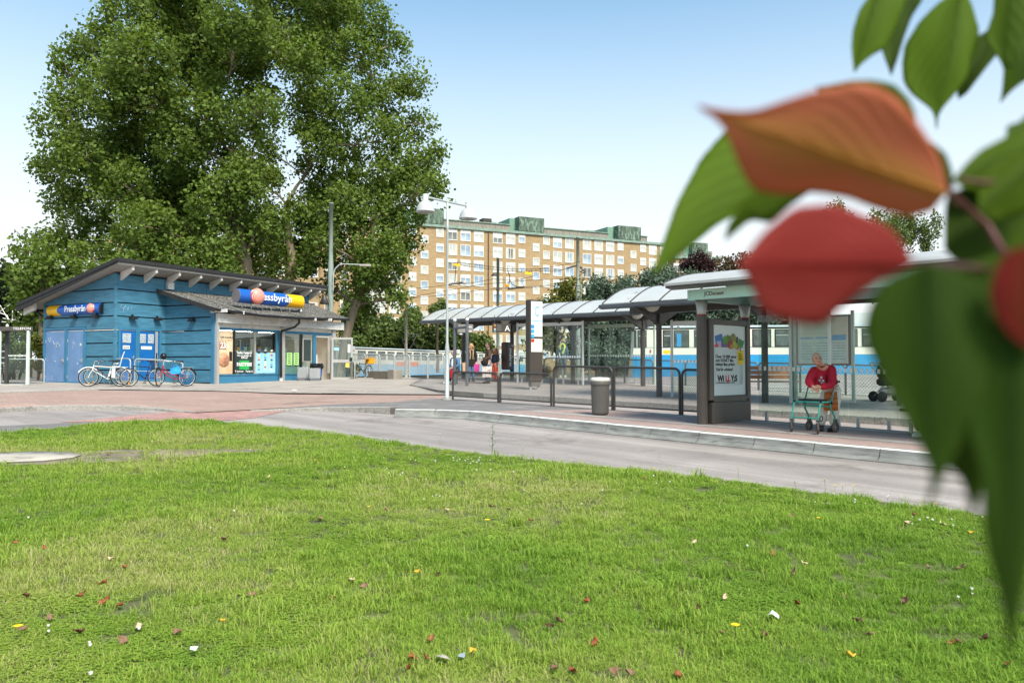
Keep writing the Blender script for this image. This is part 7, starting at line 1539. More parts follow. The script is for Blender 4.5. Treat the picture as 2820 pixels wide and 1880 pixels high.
MB().tube([at(2745,742,.31), at(2800,755,.315), at(2880,770,.325)], [.0011,.0013,.0016], 8).build('twig', mat('pink_stalk', (.16,.04,.035), .5), branch)
MB().tube([at(2470,-120,.64), at(2660,-90,.625), at(2850,-60,.61), at(3000,-20,.60)], .0016, 8).build('twig', m_twig, branch)
# ---------------------------------------------------------------- lawn: tufts of real blades
def grass_mat():
    m = bpy.data.materials.new('grass_blade'); m.use_nodes = True; n = m.node_tree.nodes; L = m.node_tree.links; b = n['Principled BSDF']
    b.inputs['Roughness'].default_value = .55; b.inputs['Specular IOR Level'].default_value = .12
    a = n.new('ShaderNodeAttribute'); a.attribute_name = 'patch'; a.attribute_type = 'INSTANCER'
    t = n.new('ShaderNodeAttribute'); t.attribute_name = 'tone'
    ad = n.new('ShaderNodeMath'); ad.operation = 'MULTIPLY_ADD'; ad.inputs[1].default_value = .42; L.new(t.outputs['Fac'], ad.inputs[0]); L.new(a.outputs['Fac'], ad.inputs[2])
    r = n.new('ShaderNodeValToRGB'); e = r.color_ramp.elements
    e[0].position = 0; e[0].color = (.085,.165,.018,1); e[1].position = 1; e[1].color = (.50,.44,.21,1)
    for p, c in ((.35,(.190,.325,.034,1)),(.62,(.315,.42,.062,1)),(.84,(.40,.41,.12,1))): x = e.new(p); x.color = c
    L.new(ad.outputs[0], r.inputs[0]); L.new(r.outputs[0], b.inputs['Base Color'])
    ts = n.new('ShaderNodeBsdfTranslucent'); L.new(r.outputs[0], ts.inputs[0]); ms = n.new('ShaderNodeMixShader'); ms.inputs[0].default_value = .34
    L.new(b.outputs[0], ms.inputs[1]); L.new(ts.outputs[0], ms.inputs[2]); L.new(ms.outputs[0], n['Material Output'].inputs[0]); return m
m_grass = grass_mat()
def tuft(k, nb, rad, hmin, hmax, lean, clover=0.0, wid=.0028, dry=.06):
    rnd = random.Random(100+k); m = MB(); tone = []
    for i in range(nb):
        a = rnd.uniform(0, 6.283); r = rad*math.sqrt(rnd.random()); p = Vector((r*math.cos(a), r*math.sin(a), -.004)); h = rnd.uniform(hmin,hmax)
        da = rnd.uniform(0,6.283); d = Vector((math.cos(da), math.sin(da), 0)); s = Vector((-d.y, d.x, 0)); l = rnd.uniform(.15,1)*lean; tn = 1.0 if rnd.random() < dry else rnd.random()*.55
        if rnd.random() < clover:
            hh = h*.6; c = p+Vector((d.x*l*hh*.6, d.y*l*hh*.6, hh)); z = len(m.f)
            for q in range(3):
                b_ = da+q*2.094; u_ = Vector((math.cos(b_), math.sin(b_), .25)); w_ = Vector((-u_.y, u_.x, 0)); R_ = rnd.uniform(.007,.011)
                m.add([c, c+u_*R_*.7+w_*R_*.6, c+u_*R_*1.35, c+u_*R_*.7-w_*R_*.6], [(0,1,2,3)])
            tone += [tn*.3]*(len(m.f)-z); continue
        w0 = wid*rnd.uniform(.7,1.3); z = len(m.f)
        q1 = p+Z3*h*.45+d*l*h*.25; q2 = p+Z3*h*.74+d*l*h*.70; q3 = p+Z3*h*rnd.uniform(.55,.95)+d*l*h*1.25
        m.add([p-s*w0*.5, p+s*w0*.5, q1-s*w0*.5, q1+s*w0*.5, q2-s*w0*.36, q2+s*w0*.36, q3], [(0,1,3,2),(2,3,5,4),(4,5,6)], True); tone += [tn]*3
    me = bpy.data.meshes.new('grass_tuft'); me.from_pydata([tuple(v) for v in m.v], [], m.f); me.materials.append(m_grass)
    a = me.attributes.new('tone', 'FLOAT', 'FACE'); a.data.foreach_set('value', tone); me.polygons.foreach_set('use_smooth', m.sm)
    return bpy.data.objects.new('grass_tuft', me)
TC = bpy.data.collections.new('grass_tufts')
TV = [(52,.085,.016,.052,1.35,.0,.0036,.06),(52,.085,.016,.056,1.3,.10,.0036,.07),(46,.085,.014,.050,1.35,.0,.0034,.16),(44,.085,.014,.046,1.2,.35,.0036,.05),(50,.085,.018,.060,1.3,.05,.0038,.08),(46,.09,.014,.042,1.1,.8,.0040,.03),
      (34,.075,.030,.105,1.05,.0,.0044,.05),(26,.08,.020,.075,1.3,.0,.0034,.40),(24,.055,.045,.130,.9,.0,.0050,.03),(16,.07,.05,.15,.8,.0,.0032,.75)]
for k, a_ in enumerate(TV):
    o = tuft(k, a_[0], a_[1], a_[2], a_[3], a_[4], clover=a_[5], wid=a_[6], dry=a_[7]); TC.objects.link(o)
def rosette(k):
    rnd = random.Random(300+k); m = MB(); tone = []
    for i in range(9):
        a = i*.7+rnd.uniform(-.2,.2); d = Vector((math.cos(a),math.sin(a),0)); s = Vector((-d.y,d.x,0)); L_ = rnd.uniform(.05,.10); w = L_*.2; z = len(m.f); q0 = d*.006; q1 = d*L_*.5+Z3*.02; q2 = d*L_+Z3*.008
        m.add([q0-s*.002,q0+s*.002,q1-s*w,q1+s*w,q2], [(0,1,3,2),(2,3,4)], True); tone += [.25+.2*rnd.random()]*2
    me = bpy.data.meshes.new('rosette'); me.from_pydata([tuple(v) for v in m.v], [], m.f); me.materials.append(m_grass); a = me.attributes.new('tone','FLOAT','FACE'); a.data.foreach_set('value', tone); return bpy.data.objects.new('grass_tuft', me)
for k in range(2): TC.objects.link(rosette(k))
def in_poly(P, poly):
    x, y = P[:,0], P[:,1]; c = np.zeros(len(P), bool); n = len(poly)
    for i in range(n):
        x0, y0 = poly[i]; x1, y1 = poly[(i+1)%n]
        c ^= ((y0 > y) != (y1 > y)) & (x < (x1-x0)*(y-y0)/((y1-y0) if y1 != y0 else 1e-9)+x0)
    return c
SLAB = sl; SOIL = px([(-60,1282),(200,1275),(420,1262),(640,1246),(800,1240),(700,1235),(480,1236),(300,1240),(150,1246),(-60,1250)], .06)
def vnoise(P, f, seed):
    rng = np.random.default_rng(seed); G_ = rng.random((64,64)); q = P*f; i = np.floor(q).astype(int); w = q-i; w = w*w*(3-2*w)
    g_ = lambda a, b: G_[(i[:,0]+a) % 64, (i[:,1]+b) % 64]
    return (g_(0,0)*(1-w[:,0])+g_(1,0)*w[:,0])*(1-w[:,1])+(g_(0,1)*(1-w[:,0])+g_(1,1)*w[:,0])*w[:,1]
rng = np.random.default_rng(9); pts = []
for y0, y1, dens in ((2.6,4.5,620),(4.5,6.5,430),(6.5,9,270),(9,12.5,170),(12.5,18.5,120)):
    x0, x1 = -.70*y1-.8, .70*y1+.8; n_ = int((x1-x0)*(y1-y0)*dens); P = np.stack([rng.uniform(x0,x1,n_), rng.uniform(y0,y1,n_)], 1)
    P = P[np.abs(P[:,0]) < .68*P[:,1]+.7]; pts.append(P)
P = np.concatenate(pts); P = P[in_poly(P, LAWN_POLY)]; P = P[~in_poly(P, SLAB)]
bare = in_poly(P, SOIL); P = P[~bare | (rng.random(len(P)) < .18)]
thin = vnoise(P, .9, 3)*.6+vnoise(P, 2.6, 4)*.4; fine = vnoise(P, 5.5, 8); P = P[((thin > .20) | (rng.random(len(P)) < .5)) & ((fine > .30) | (rng.random(len(P)) < .45))]
n_ = len(P); Y_ = P[:,1]
patch = .14+.36*vnoise(P,.35,1)+.22*vnoise(P,1.3,2)+.10*vnoise(P,4.,5)
patch += .12*np.exp(-((P[:,0]+2.5)/3.2)**2-((Y_-9.5)/2.6)**2)+.14*np.exp(-((P[:,0]+5)/3)**2-((Y_-12)/2.5)**2)-.12*np.clip((P[:,0]-.5)/3,0,1)-.08
patch = np.clip(patch+rng.normal(size=n_)*.03, 0, .62)
tall = vnoise(P,.8,7); scl = (1.0+np.clip((Y_-5)/18,0,.45))*(.50+.32*tall+.27*vnoise(P,3.3,17))*rng.uniform(.8,1.2,n_)
kind = np.where(vnoise(P,.7,11) > .68, rng.choice([3,5,3,1], n_), np.where(patch > .50, rng.choice([2,7,0,2], n_), rng.choice([0,1,2,4,0,4,6], n_))); kind = np.where((vnoise(P,1.9,13) > .62) & (rng.random(n_) < .26), rng.choice([6,8,6,9], n_), kind); kind = np.where(rng.random(n_) < .004, rng.choice([10,11], n_), kind).astype(np.int32)
Zs = np.array([LZ(float(x), float(y)) for x, y in P])
me = bpy.data.meshes.new('lawn_grass'); me.vertices.add(n_); me.vertices.foreach_set('co', np.column_stack([P, Zs]).astype(np.float32).ravel())
for nm, ty, val in (('rotz','FLOAT',rng.uniform(0,6.283,n_)),('scl','FLOAT',scl),('patch','FLOAT',patch)): a = me.attributes.new(nm, ty, 'POINT'); a.data.foreach_set('value', np.asarray(val, np.float32))
a = me.attributes.new('kind_i', 'INT', 'POINT'); a.data.foreach_set('value', kind)
me.materials.append(m_grass)
lg = link('lawn_grass', me, None, 'stuff'); lg['label'] = 'short uneven lawn grass with clover and dry yellow patches'
ng = bpy.data.node_groups.new('lawn_tufts', 'GeometryNodeTree'); ng.interface.new_socket('Geometry', in_out='INPUT', socket_type='NodeSocketGeometry'); ng.interface.new_socket('Geometry', in_out='OUTPUT', socket_type='NodeSocketGeometry')
N_ = ng.nodes; gi, go = N_.new('NodeGroupInput'), N_.new('NodeGroupOutput'); ip = N_.new('GeometryNodeInstanceOnPoints'); ci = N_.new('GeometryNodeCollectionInfo'); ci.inputs[0].default_value = TC; ci.inputs[1].default_value = True; ci.inputs[2].default_value = True
def na(nm, ty): x = N_.new('GeometryNodeInputNamedAttribute'); x.data_type = ty; x.inputs[0].default_value = nm; return x.outputs[0]
cx_ = N_.new('ShaderNodeCombineXYZ'); ng.links.new(na('rotz','FLOAT'), cx_.inputs[2]); er = N_.new('FunctionNodeEulerToRotation'); ng.links.new(cx_.outputs[0], er.inputs[0])
ip.inputs['Pick Instance'].default_value = True
ng.links.new(gi.outputs[0], ip.inputs['Points']); ng.links.new(ci.outputs[0], ip.inputs['Instance']); ng.links.new(na('kind_i','INT'), ip.inputs['Instance Index']); ng.links.new(er.outputs[0], ip.inputs['Rotation']); ng.links.new(na('scl','FLOAT'), ip.inputs['Scale']); ng.links.new(ip.outputs[0], go.inputs[0])
md = lg.modifiers.new('tufts', 'NODES'); md.node_group = ng
# ---- small things on the lawn: fallen leaves, clover heads, dandelions, scraps
def lawn_pt(u, v): p = gnd(u, v, .07); return V(p.x, p.y, LZ(p.x,p.y))
LM = {'rust':mat('rust_leaf', srgbmul('96502e', .8), .6, var=.3, scale=40), 'brown':mat('brown_leaf', srgbmul('86664c', .8), .7, var=.25, scale=40), 'red':mat('red_leaf', srgbmul('9c2f28', .8), .5, var=.25, scale=40), 'yellow':mat('yellow_leaf', srgbmul('e8b63a', .9), .5, var=.25, scale=40), 'dark':mat('dark_leaf', srgbmul('5a2f26', .8), .6, var=.3, scale=40), 'pale':mat('pale_leaf', srgbmul('cbb08e', .9), .7, var=.15, scale=40)}
LBL = {'rust':'curled rust brown fallen leaf lying in the grass', 'brown':'dull brown fallen leaf lying in the grass', 'red':'bright red fallen leaf lying in the grass', 'yellow':'yellow fallen leaf lying in the grass', 'dark':'dark maroon fallen leaf lying in the grass', 'pale':'pale tan fallen leaf lying in the grass'}
LPROTO = {}
def fallen(u, v, c, size=.055, seed=0, label=None):
    rnd = random.Random(seed*31+int(u)); p = lawn_pt(u, v)+Z3*.026
    if c not in LPROTO:
        vs = []; NT, NX = 8, 2
        for i in range(NT+1):
            t = i/NT; f = math.sin(math.pi*t**.8)**.8*.34
            for j in range(-NX, NX+1): x = j/NX; vs.append((t-.5, x*f, .55*abs(x)**1.3*f+.30*(2*t-1)**2+.10*math.sin(6*t+2.5*x)+.05*x*math.sin(11*t)))
        W_ = 2*NX+1; m = MB().add(vs, [(i*W_+j, i*W_+j+1, (i+1)*W_+j+1, (i+1)*W_+j) for i in range(NT) for j in range(2*NX)], True); m.tube([(-.5,0,.28),(-.75,.03,.36)], .012, 4)
        o = m.build('fallen_leaf', LM[c]); LPROTO[c] = o
        so = o.modifiers.new('thickness', 'SOLIDIFY'); so.thickness = .01
    else: o = LPROTO[c].copy(); COL.objects.link(o)
    o.location = p; o.rotation_euler = (rnd.uniform(-.6,.6), rnd.uniform(-.6,.6), rnd.uniform(0,6.28)); s = size*rnd.uniform(.85,1.15); o.scale = (s,s,s)
    tag(o, label or LBL[c], 'leaf', c+' leaves fallen on the lawn'); return o
FL = [('rust',226,1642),('rust',333,1672),('red',290,1660),('dark',71,1646),('red',45,1495),('rust',343,1562),('rust',284,1608),('dark',216,1748),('pale',305,1540),('yellow',614,1713),('brown',488,1747),('brown',693,1634),('rust',917,1643),('pale',968,1592),('brown',1003,1610),('yellow',1150,1573),('brown',1145,1632),('brown',1209,1581),('rust',1188,1758),('rust',1133,1811),('rust',1175,1811),('rust',1130,1836),('yellow',1302,1791),('brown',338,1770),('pale',385,1733),('brown',136,1710),
 ('rust',1614,1655),('dark',1923,1674),('red',2197,1660),('pale',1997,1645),('dark',1518,1723),('brown',1534,1705),('pale',1912,1496),('brown',2188,1573),('brown',2185,1580),('pale',2214,1550),('rust',2127,1527),('dark',1353,1392),('brown',1400,1400),('dark',1815,1417),('brown',1990,1743),('dark',2108,1749),('brown',2397,1748),('yellow',2340,1805),('brown',2640,1765),('rust',2620,1770),('dark',2713,1757),('rust',2775,1832),('brown',2650,1561),('pale',2500,1441),('rust',2520,1420),('pale',2595,1446),('yellow',2675,1471),('brown',1530,1842),('rust',1575,1850),('rust',1868,1866),('brown',1695,1852),('brown',1735,1855),('rust',1640,1770),('dark',2360,1705),('dark',2375,1712),('brown',2325,1640),('dark',2490,1650),('brown',2555,1560),('pale',1230,1400),('brown',600,1440),('dark',620,1485),('rust',120,1510),('brown',60,1740),('red',1460,1432),('brown',300,1250),('rust',1775,1320),('brown',2180,1420),('brown',880,1430),('pale',740,1315),('brown',1065,1400)]
for i, (c, u, v) in enumerate(FL): fallen(u, v, 'rust' if (c == 'red' and i % 3) else c, .058, i)
m_clo = mat('clover_white', srgbmul('e2dfd2', .95), .7, var=.1, scale=80); m_dan = mat('dandelion_yellow', srgbmul('f5c81a', .95), .6, var=.1); m_stm = mat('flower_stem', (.10,.16,.03), .6)
def proto_flower(nm, mt, head, h):
    t = bpy.data.objects.new(nm, None); COL.objects.link(t); m = MB()
    if head == 'ball':
        m.ball((0,0,h), (.0095,.0095,.009), 8, 6)
        for k in range(12): a = k*2.4; m.tube([(0,0,h), (.012*math.cos(a), .012*math.sin(a), h+.003+.001*k)], .0022, 3)
    elif head == 'fluff':
        m.ball((0,0,h), .006, 6, 5)
        for k in range(26): a, z = k*2.4, 1-2*(k+.5)/26; r = math.sqrt(1-z*z); m.tube([(0,0,h), (.017*r*math.cos(a), .017*r*math.sin(a), h+.017*z)], .0016, 3)
    else:
        for k in range(16): a = k*.3927; m.add([(0,0,h), (.017*math.cos(a-.17), .017*math.sin(a-.17), h+.005), (.021*math.cos(a), .021*math.sin(a), h+.006), (.017*math.cos(a+.17), .017*math.sin(a+.17), h+.005)], [(0,1,2,3)])
        m.ball((0,0,h+.002), (.008,.008,.005), 8, 5)
    m.build('flower_head', mt, t, world=False); MB().tube([(.004,0,0),(0,0,h)], .0013, 4).build('stem', m_stm, t, world=False); return t
PF = {'clover':proto_flower('clover_flower', m_clo, 'ball', .055), 'dandelion':proto_flower('dandelion', m_dan, 'disc', .07), 'seedhead':proto_flower('dandelion_clock', mat('seed_fluff', srgbmul('cfc6b4', .9), .8), 'fluff', .16)}
used = set()
def flower(kind_, u, v, lab, cat, grp, s=1.0):
    p = lawn_pt(u, v); src = PF[kind_]
    if kind_ in used: o = copy_thing(src, tuple(p), random.uniform(0,6))
    else: o = src; used.add(kind_); o.location = tuple(p)
    o.scale = (s,s,s); tag(o, lab, cat, grp)
rf_ = random.Random(21); CLO = [(78,1430),(133,1734),(134,1749),(246,1780),(248,1790),(250,1872),(383,1744),(580,1458),(645,1416)]
for cx_u, cy_v, n_f, su, sv in ((1280,1268,26,70,10),(1160,1262,6,40,10),(1100,1312,5,30,12),(1770,1312,8,60,10),(1800,1340,4,40,12),(2330,1385,12,90,12),(2560,1430,12,60,14),(2700,1440,8,50,14),(1180,1370,7,40,14),(1440,1362,5,30,12),(1660,1352,3,40,12),(1500,1300,8,120,14),(950,1260,6,60,20),(2660,1640,5,30,14),(1590,1395,3,40,10),(1350,1300,8,80,20),(2080,1520,2,30,10),(2430,1370,8,60,10),(1040,1290,4,40,20),(720,1240,4,60,8)):
    for _ in range(max(1,int(n_f*.6))): CLO.append((cx_u+rf_.gauss(0,.6)*su, cy_v+rf_.gauss(0,.6)*sv))
for u, v in CLO: flower('clover', u, v, 'small white clover head in the lawn', 'flower', 'white clover heads in the lawn', rf_.uniform(.55,.95))
for u, v in ((49,1764),(2026,1755),(1342,1452),(1800,1293),(2320,1344),(2300,1345),(2350,1347),(2577,1396),(2256,1440),(30,1225),(140,1215),(660,1213),(868,1280),(310,1190),(1015,1403)): flower('dandelion', u, v, 'open yellow dandelion flower in the lawn', 'flower', 'yellow dandelions in the lawn', rf_.uniform(.8,1.3))
for u, v in ((2272,1362),(2190,1365),(2184,1372),(2033,1320),(374,1160),(1212,1222),(1440,1254)): flower('seedhead', u, v, 'tall dandelion stalk gone to a pale seed head at the lawn edge', 'flower', 'dandelion seed heads by the road', rf_.uniform(.9,1.3))
def scrap(u, v, lab, size, mt, seed):
    r_ = random.Random(seed); p = lawn_pt(u, v)+Z3*.045; m = MB(); n_ = 6; vs = [p+V(r_.uniform(-1,1)*size*.25, r_.uniform(-1,1)*size*.25, r_.uniform(.2,.9)*size)]
    vs += [p+V(math.cos(k*1.047)*size*r_.uniform(.5,1), math.sin(k*1.047)*size*r_.uniform(.5,1), r_.uniform(-.2,.5)*size) for k in range(n_)]
    m.add(vs, [(0,1+k,1+(k+1)%n_) for k in range(n_)]); o = m.build('paper_scrap', mt); so = o.modifiers.new('thickness','SOLIDIFY'); so.thickness = .0015; tag(o, lab, 'litter')
m_pap = mat('litter_white', srgbmul('e6e6e2', .95), .6, var=.06, scale=30)
scrap(2132,1703,'crumpled white paper scrap lying in the right half of the lawn',.045,m_pap,1); scrap(536,1799,'small torn white wrapper among the leaves at the lower left',.03,m_pap,2)
scrap(1222,1820,'grey torn packaging flap beside a brown leaf at the bottom of the lawn',.045,mat('litter_grey', srgbmul('b5aa9c', .9), .6, var=.2, scale=20),3); scrap(1270,1815,'silvery foil scrap next to the torn packaging at the bottom',.035,mat('litter_silver', srgbmul('aab0b4', .9), .35, metal=.4),4)
p = gnd(810,1077,.12); m = MB(); m.ball(p+Z3*.03, (.10,.06,.03), 8, 5); o = m.build('paper_scrap', m_pap); tag(o, 'white scrap lying on the pavement edge in front of the shop', 'litter')
wd_ = lawn_pt(1355,1246); wt = thing('tall_weed', 'tall upright green weed at the lawn edge against the road', 'plant', tuple(wd_)); m = MB(); m.tube([wd_, wd_+V(.01,0,.25), wd_+V(.015,0,.48)], [.006,.004,.002], 5); m.build('stem', m_stm, wt)
for k in range(18): a = k*2.4; z = .08+.022*k; c = wd_+V(.012,0,z); m = MB(); dd = V(math.cos(a),math.sin(a),.35)*(.11-.003*k); sd = V(-math.sin(a),math.cos(a),0)*.012; m.add([c, c+dd*.5+sd, c+dd, c+dd*.5-sd], [(0,1,2,3)]); m.build('leaf', m_stm, wt)
# ---------------------------------------------------------------- people
def skin_mesh(name, verts, edges, radii, root=0, sub=2):
    me = bpy.data.meshes.new(name); me.from_pydata([tuple(v) for v in verts], edges, []); o = bpy.data.objects.new(name, me); COL.objects.link(o)
    md = o.modifiers.new('skin', 'SKIN'); md.use_smooth_shade = True; md.branch_smoothing = .6
    sk = me.skin_vertices[0].data
    for i, r in enumerate(radii): r = r if isinstance(r, tuple) else (r, r); sk[i].radius = r; sk[i].use_root = (i == root)
    o.modifiers.new('sub', 'SUBSURF').levels = sub; o.modifiers['sub'].render_levels = sub
    bpy.context.view_layer.update(); dg = bpy.context.evaluated_depsgraph_get(); out = bpy.data.meshes.new_from_object(o.evaluated_get(dg))
    bpy.data.objects.remove(o); return out
def body_part(name, me, mt, parent, extra=None):
    """links an evaluated skin mesh (world coordinates), optionally with extra shapes joined in"""
    vs = [v.co.copy() for v in me.vertices]; fs = [tuple(p.vertices) for p in me.polygons]; m = MB(); m.add(vs, fs, True)
    if extra: o_ = len(m.v); m.v += extra.v; m.f += [tuple(i+o_ for i in f) for f in extra.f]; m.mi += extra.mi; m.sm += extra.sm
    bpy.data.meshes.remove(me); return m.build(name, mt, parent, fix=False)
m_skin = mat('skin', (.56,.33,.24), .55, var=.10, scale=9, spec=.3); m_skin2 = mat('skin_tanned', (.50,.27,.18), .55, var=.10, scale=9, spec=.3)
def mid(a, b, t=.5): return a.lerp(b, t)
def hand(m, w, f, palm, s=1.0, curl=.6):
    """wrist w, finger direction f, palm normal"""
    f = Vector(f).normalized(); palm = Vector(palm).normalized(); sd = f.cross(palm).normalized()
    m.tube([w, w+f*.035*s, w+f*.085*s], [.026*s,.038*s,.036*s], 8)
    for i, (o, L_) in enumerate(((-.030,.062),(-.010,.075),(.011,.070),(.030,.055))):
        b = w+f*.085*s+sd*o*s; c1 = b+(f*math.cos(curl*.5)+palm*math.sin(curl*.5))*L_*.5*s; c2 = c1+(f*math.cos(curl*1.4)+palm*math.sin(curl*1.4))*L_*.5*s; m.tube([b-f*.01, b, c1, c2], [.011*s,.010*s,.009*s,.007*s], 6)
    b = w+f*.03*s-sd*.034*s; m.tube([b, b+(f*.6-sd*.8)*.03*s, b+(f*.8-sd*.5+palm*.5)*.06*s], [.014*s,.012*s,.008*s], 6)
def human(name, label, J, top, legs, shoes, hair=None, skin=None, sleeves=1.0, loose=1.0, legw=1.0, feat=True, group=None, top_name='jumper', legs_name='trousers', bald=False, hands=True, face=None):
    """J: world joints; face: direction the face looks"""
    J = {k: Vector(v) for k, v in J.items()}; base = mid(J['anL'], J['anR']); base.z = min(J['anL'].z, J['anR'].z)-.08
    t = thing('person', label, 'person', tuple(base), 0, group); sk = skin or m_skin
    up_ = (J['neck']-J['chest']).normalized(); hd = J['head']; fd = Vector(face).normalized()
    order = ['pel','spi','chest','neck','skull','crown','shL','elL','wrL','shR','elR','wrR','hiL','knL','anL','hiR','knR','anR']
    J['spi'] = J.get('spi', mid(J['pel'], J['chest'], .5)); hu = ((hd-J['neck']).normalized()*.35+Vector((0,0,1))).normalized(); J['skull'] = hd-hu*.03; J['crown'] = hd+hu*.03
    E = [(0,1),(1,2),(2,3),(3,4),(4,5),(2,6),(6,7),(7,8),(2,9),(9,10),(10,11),(0,12),(12,13),(13,14),(0,15),(15,16),(16,17)]
    rad = [.10,.105,.12,.052,.085,.080,.058,.042,.030,.058,.042,.030,.085,.058,.040,.085,.058,.040]
    me = skin_mesh('body', [J[k] for k in order], E, rad); ex = MB()
    sd = fd.cross(hu).normalized(); fu = sd.cross(fd).normalized(); rot = Matrix((sd, fd, fu)).transposed()
    ex.ball(hd+fu*.005, (.073,.092,.112), 16, 12, rot); ex.ball(hd-fu*.055+fd*.022, (.055,.062,.055), 12, 8, rot)       # cranium, jaw
    ex.tube([hd+fd*.085+fu*.022, hd+fd*.103+fu*-.005, hd+fd*.112-fu*.022, hd+fd*.088-fu*.03], [.008,.012,.016,.010], 7)   # nose
    for s_ in (-1,1):
        ex.ball(hd+sd*s_*.076-fu*.01-fd*.008, (.012,.026,.034), 8, 6, rot); ex.ball(hd+sd*s_*.033+fd*.076+fu*.028, (.026,.014,.009), 8, 5, rot); ex.ball(hd+sd*s_*.036+fd*.072-fu*.02, (.022,.018,.018), 8, 6, rot)
    if hands:
        for k in 'LR':
            f = (J['wr'+k]-J['el'+k]).normalized(); tgt = J.get('pt'+k); f = Vector(tgt) if tgt is not None else f; hand(ex, J['wr'+k], f, J.get('pm'+k, Vector((0,0,-1)) if abs(f.z) < .7 else fd), 1.0, .75)
    body = body_part('body', me, sk, t, ex)
    if feat:
        e_ = MB(); dk = mat('dark_eye', srgbmul('2a1f1a', .8), .4)
        for s_ in (-1,1): e_.ball(hd+sd*s_*.030+fd*.084+fu*.012, (.011,.008,.007), 8, 5, rot)
        e_.build('eyes', dk, body, kind='stuff')
        MB().tube([hd+sd*-.022+fd*.083-fu*.052, hd+fd*.092-fu*.050, hd+sd*.022+fd*.083-fu*.052], .0055, 5).build('mouth', mat('lips', (.35,.12,.09), .5), body)
        b_ = MB()
        for s_ in (-1,1): b_.tube([hd+sd*s_*.018+fd*.089+fu*.034, hd+sd*s_*.048+fd*.079+fu*.036], .006, 5)
        b_.build('eyebrows', mat('eyebrow_grey', srgbmul('8a7a68', .8), .8), body, kind='stuff')
    # clothes: a garment over torso and arms, and trousers, each one closed surface
    tv = [J['pel']-up_*.04, J['spi'], J['chest'], mid(J['chest'],J['neck'],.72), J['shL'], J['elL'], mid(J['elL'],J['wrL'],sleeves), J['shR'], J['elR'], mid(J['elR'],J['wrR'],sleeves)]
    te = [(0,1),(1,2),(2,3),(2,4),(4,5),(5,6),(2,7),(7,8),(8,9)]; l = loose
    tr_ = [.150*l,.142*l,.148*l,.068,.082*l,.064*l,.048*l,.082*l,.064*l,.048*l]
    xb = None
    if 'belly' in J: xb = MB(); xb.ball(J['belly'], (.135,.115,.17), 16, 10)
    o = body_part(top_name, skin_mesh('top', tv, te, tr_), top, t, xb)
    lv = [J['pel']+Z3*.0, J['hiL'], J['knL'], J['anL'], J['hiR'], J['knR'], J['anR'], mid(J['pel'],J['spi'],.55)]
    body_part(legs_name, skin_mesh('legs', lv, [(0,1),(1,2),(2,3),(0,4),(4,5),(5,6),(0,7)], [.138*legw,.108*legw,.078*legw,.066*legw,.108*legw,.078*legw,.066*legw,.125*legw]), legs, t)
    for k in 'LR':
        a = J['an'+k]; d = Vector(J.get('toe'+k, fd)); d.z = 0; d.normalize(); m = MB(); c = a-Z3*.045
        s2_ = Vector((-d.y,d.x,0)); rr_ = Matrix((d, s2_, Z3)).transposed(); m.ball(c+d*.055-Z3*.005, (.135,.048,.042), 12, 8, rr_); m.ball(c-d*.02+Z3*.03, (.062,.046,.06), 10, 7, rr_); so_ = m.build('shoe', shoes, t)
        m = MB(); m.ball(c+d*.055-Z3*.032, (.140,.052,.016), 12, 5, rr_); m.build('sole', mat('dark_sole', srgbmul('3a3330', .8), .8) if shoes.name != 'white_shoe' else shoes, so_)
    if hair is not None:
        m = MB(); m.ball(hd+fu*.022-fd*.018, (.083,.096,.108), 16, 10, rot); hair_mt, style = hair
        if style == 'long':
            rr = random.Random(int(hd.x*100)); 
            for i in range(26): a = -2.5+5.0*i/25; p = hd+(sd*math.sin(a)-fd*math.cos(a))*.075+fu*.05; m.tube([p, p+(sd*math.sin(a)-fd*math.cos(a))*.03-fu*.09, p+(sd*math.sin(a)-fd*math.cos(a))*.035-fu*rr.uniform(.15,.21)], [.022,.026,.010], 6)
        if style == 'tail': m.ball(hd-fd*.10-fu*.01, (.045,.06,.05), 10, 7, rot); m.tube([hd-fd*.13, hd-fd*.17-fu*.06, hd-fd*.16-fu*.16], [.035,.035,.012], 8)
        if style == 'short': m = MB(); m.ball(hd+fu*.020-fd*.022, (.080,.090,.106), 16, 10, rot)
        if style == 'fringe_ring':
            m = MB()
            for i in range(14): a = -1.9+3.8*i/13; m.ball(hd+(sd*math.sin(a)*.074-fd*math.cos(a)*.088)-fu*.02, (.009,.012,.026), 6, 5, rot)
        m.build('hair', hair_mt, t)
    return t, body, o
m_wsh = mat('white_shoe', srgbmul('e6e4dc', .9), .6, var=.1, scale=30); m_bsh = mat('dark_shoe', srgbmul('3b332e', .8), .6)
m_redj = mat('red_sweatshirt', srgbmul('b3182f', .9), .85, var=.14, scale=7, bump=.3, bscale=25); m_crm = mat('cream_trousers', srgbmul('e0dacb', .9), .85, var=.06, scale=6, bump=.3, bscale=18); m_jean = mat('blue_jeans', srgbmul('57718f', .85), .9, var=.16, scale=8); m_den = mat('denim_jacket', srgbmul('54789c', .85), .9, var=.18, scale=9)
m_dkj = mat('dark_trousers', srgbmul('2f3a48', .8), .9, var=.1); m_blk = mat('black_coat', srgbmul('26221f', .8), .9, var=.15); m_brw = mat('brown_shirt', srgbmul('5d4338', .8), .85, var=.1, bump=.2); m_nvy = mat('navy_top', srgbmul('262b3a', .8), .85)
m_redp = mat('red_patterned_trousers', srgbmul('d4573f', .9), .85, var=.2, scale=14, wear=srgbmul('f0ddd0', .9), wscale=16, wamt=.2)
h_bl = mat('fair_hair', srgbmul('b08a5e', .8), .7, var=.2, scale=20); h_br = mat('brown_hair', srgbmul('5a3f2c', .8), .7, var=.2, scale=20); h_rd = mat('auburn_hair', srgbmul('8a4f30', .8), .7, var=.2, scale=20); h_gr = mat('grey_hair', srgbmul('a89c8e', .8), .8)
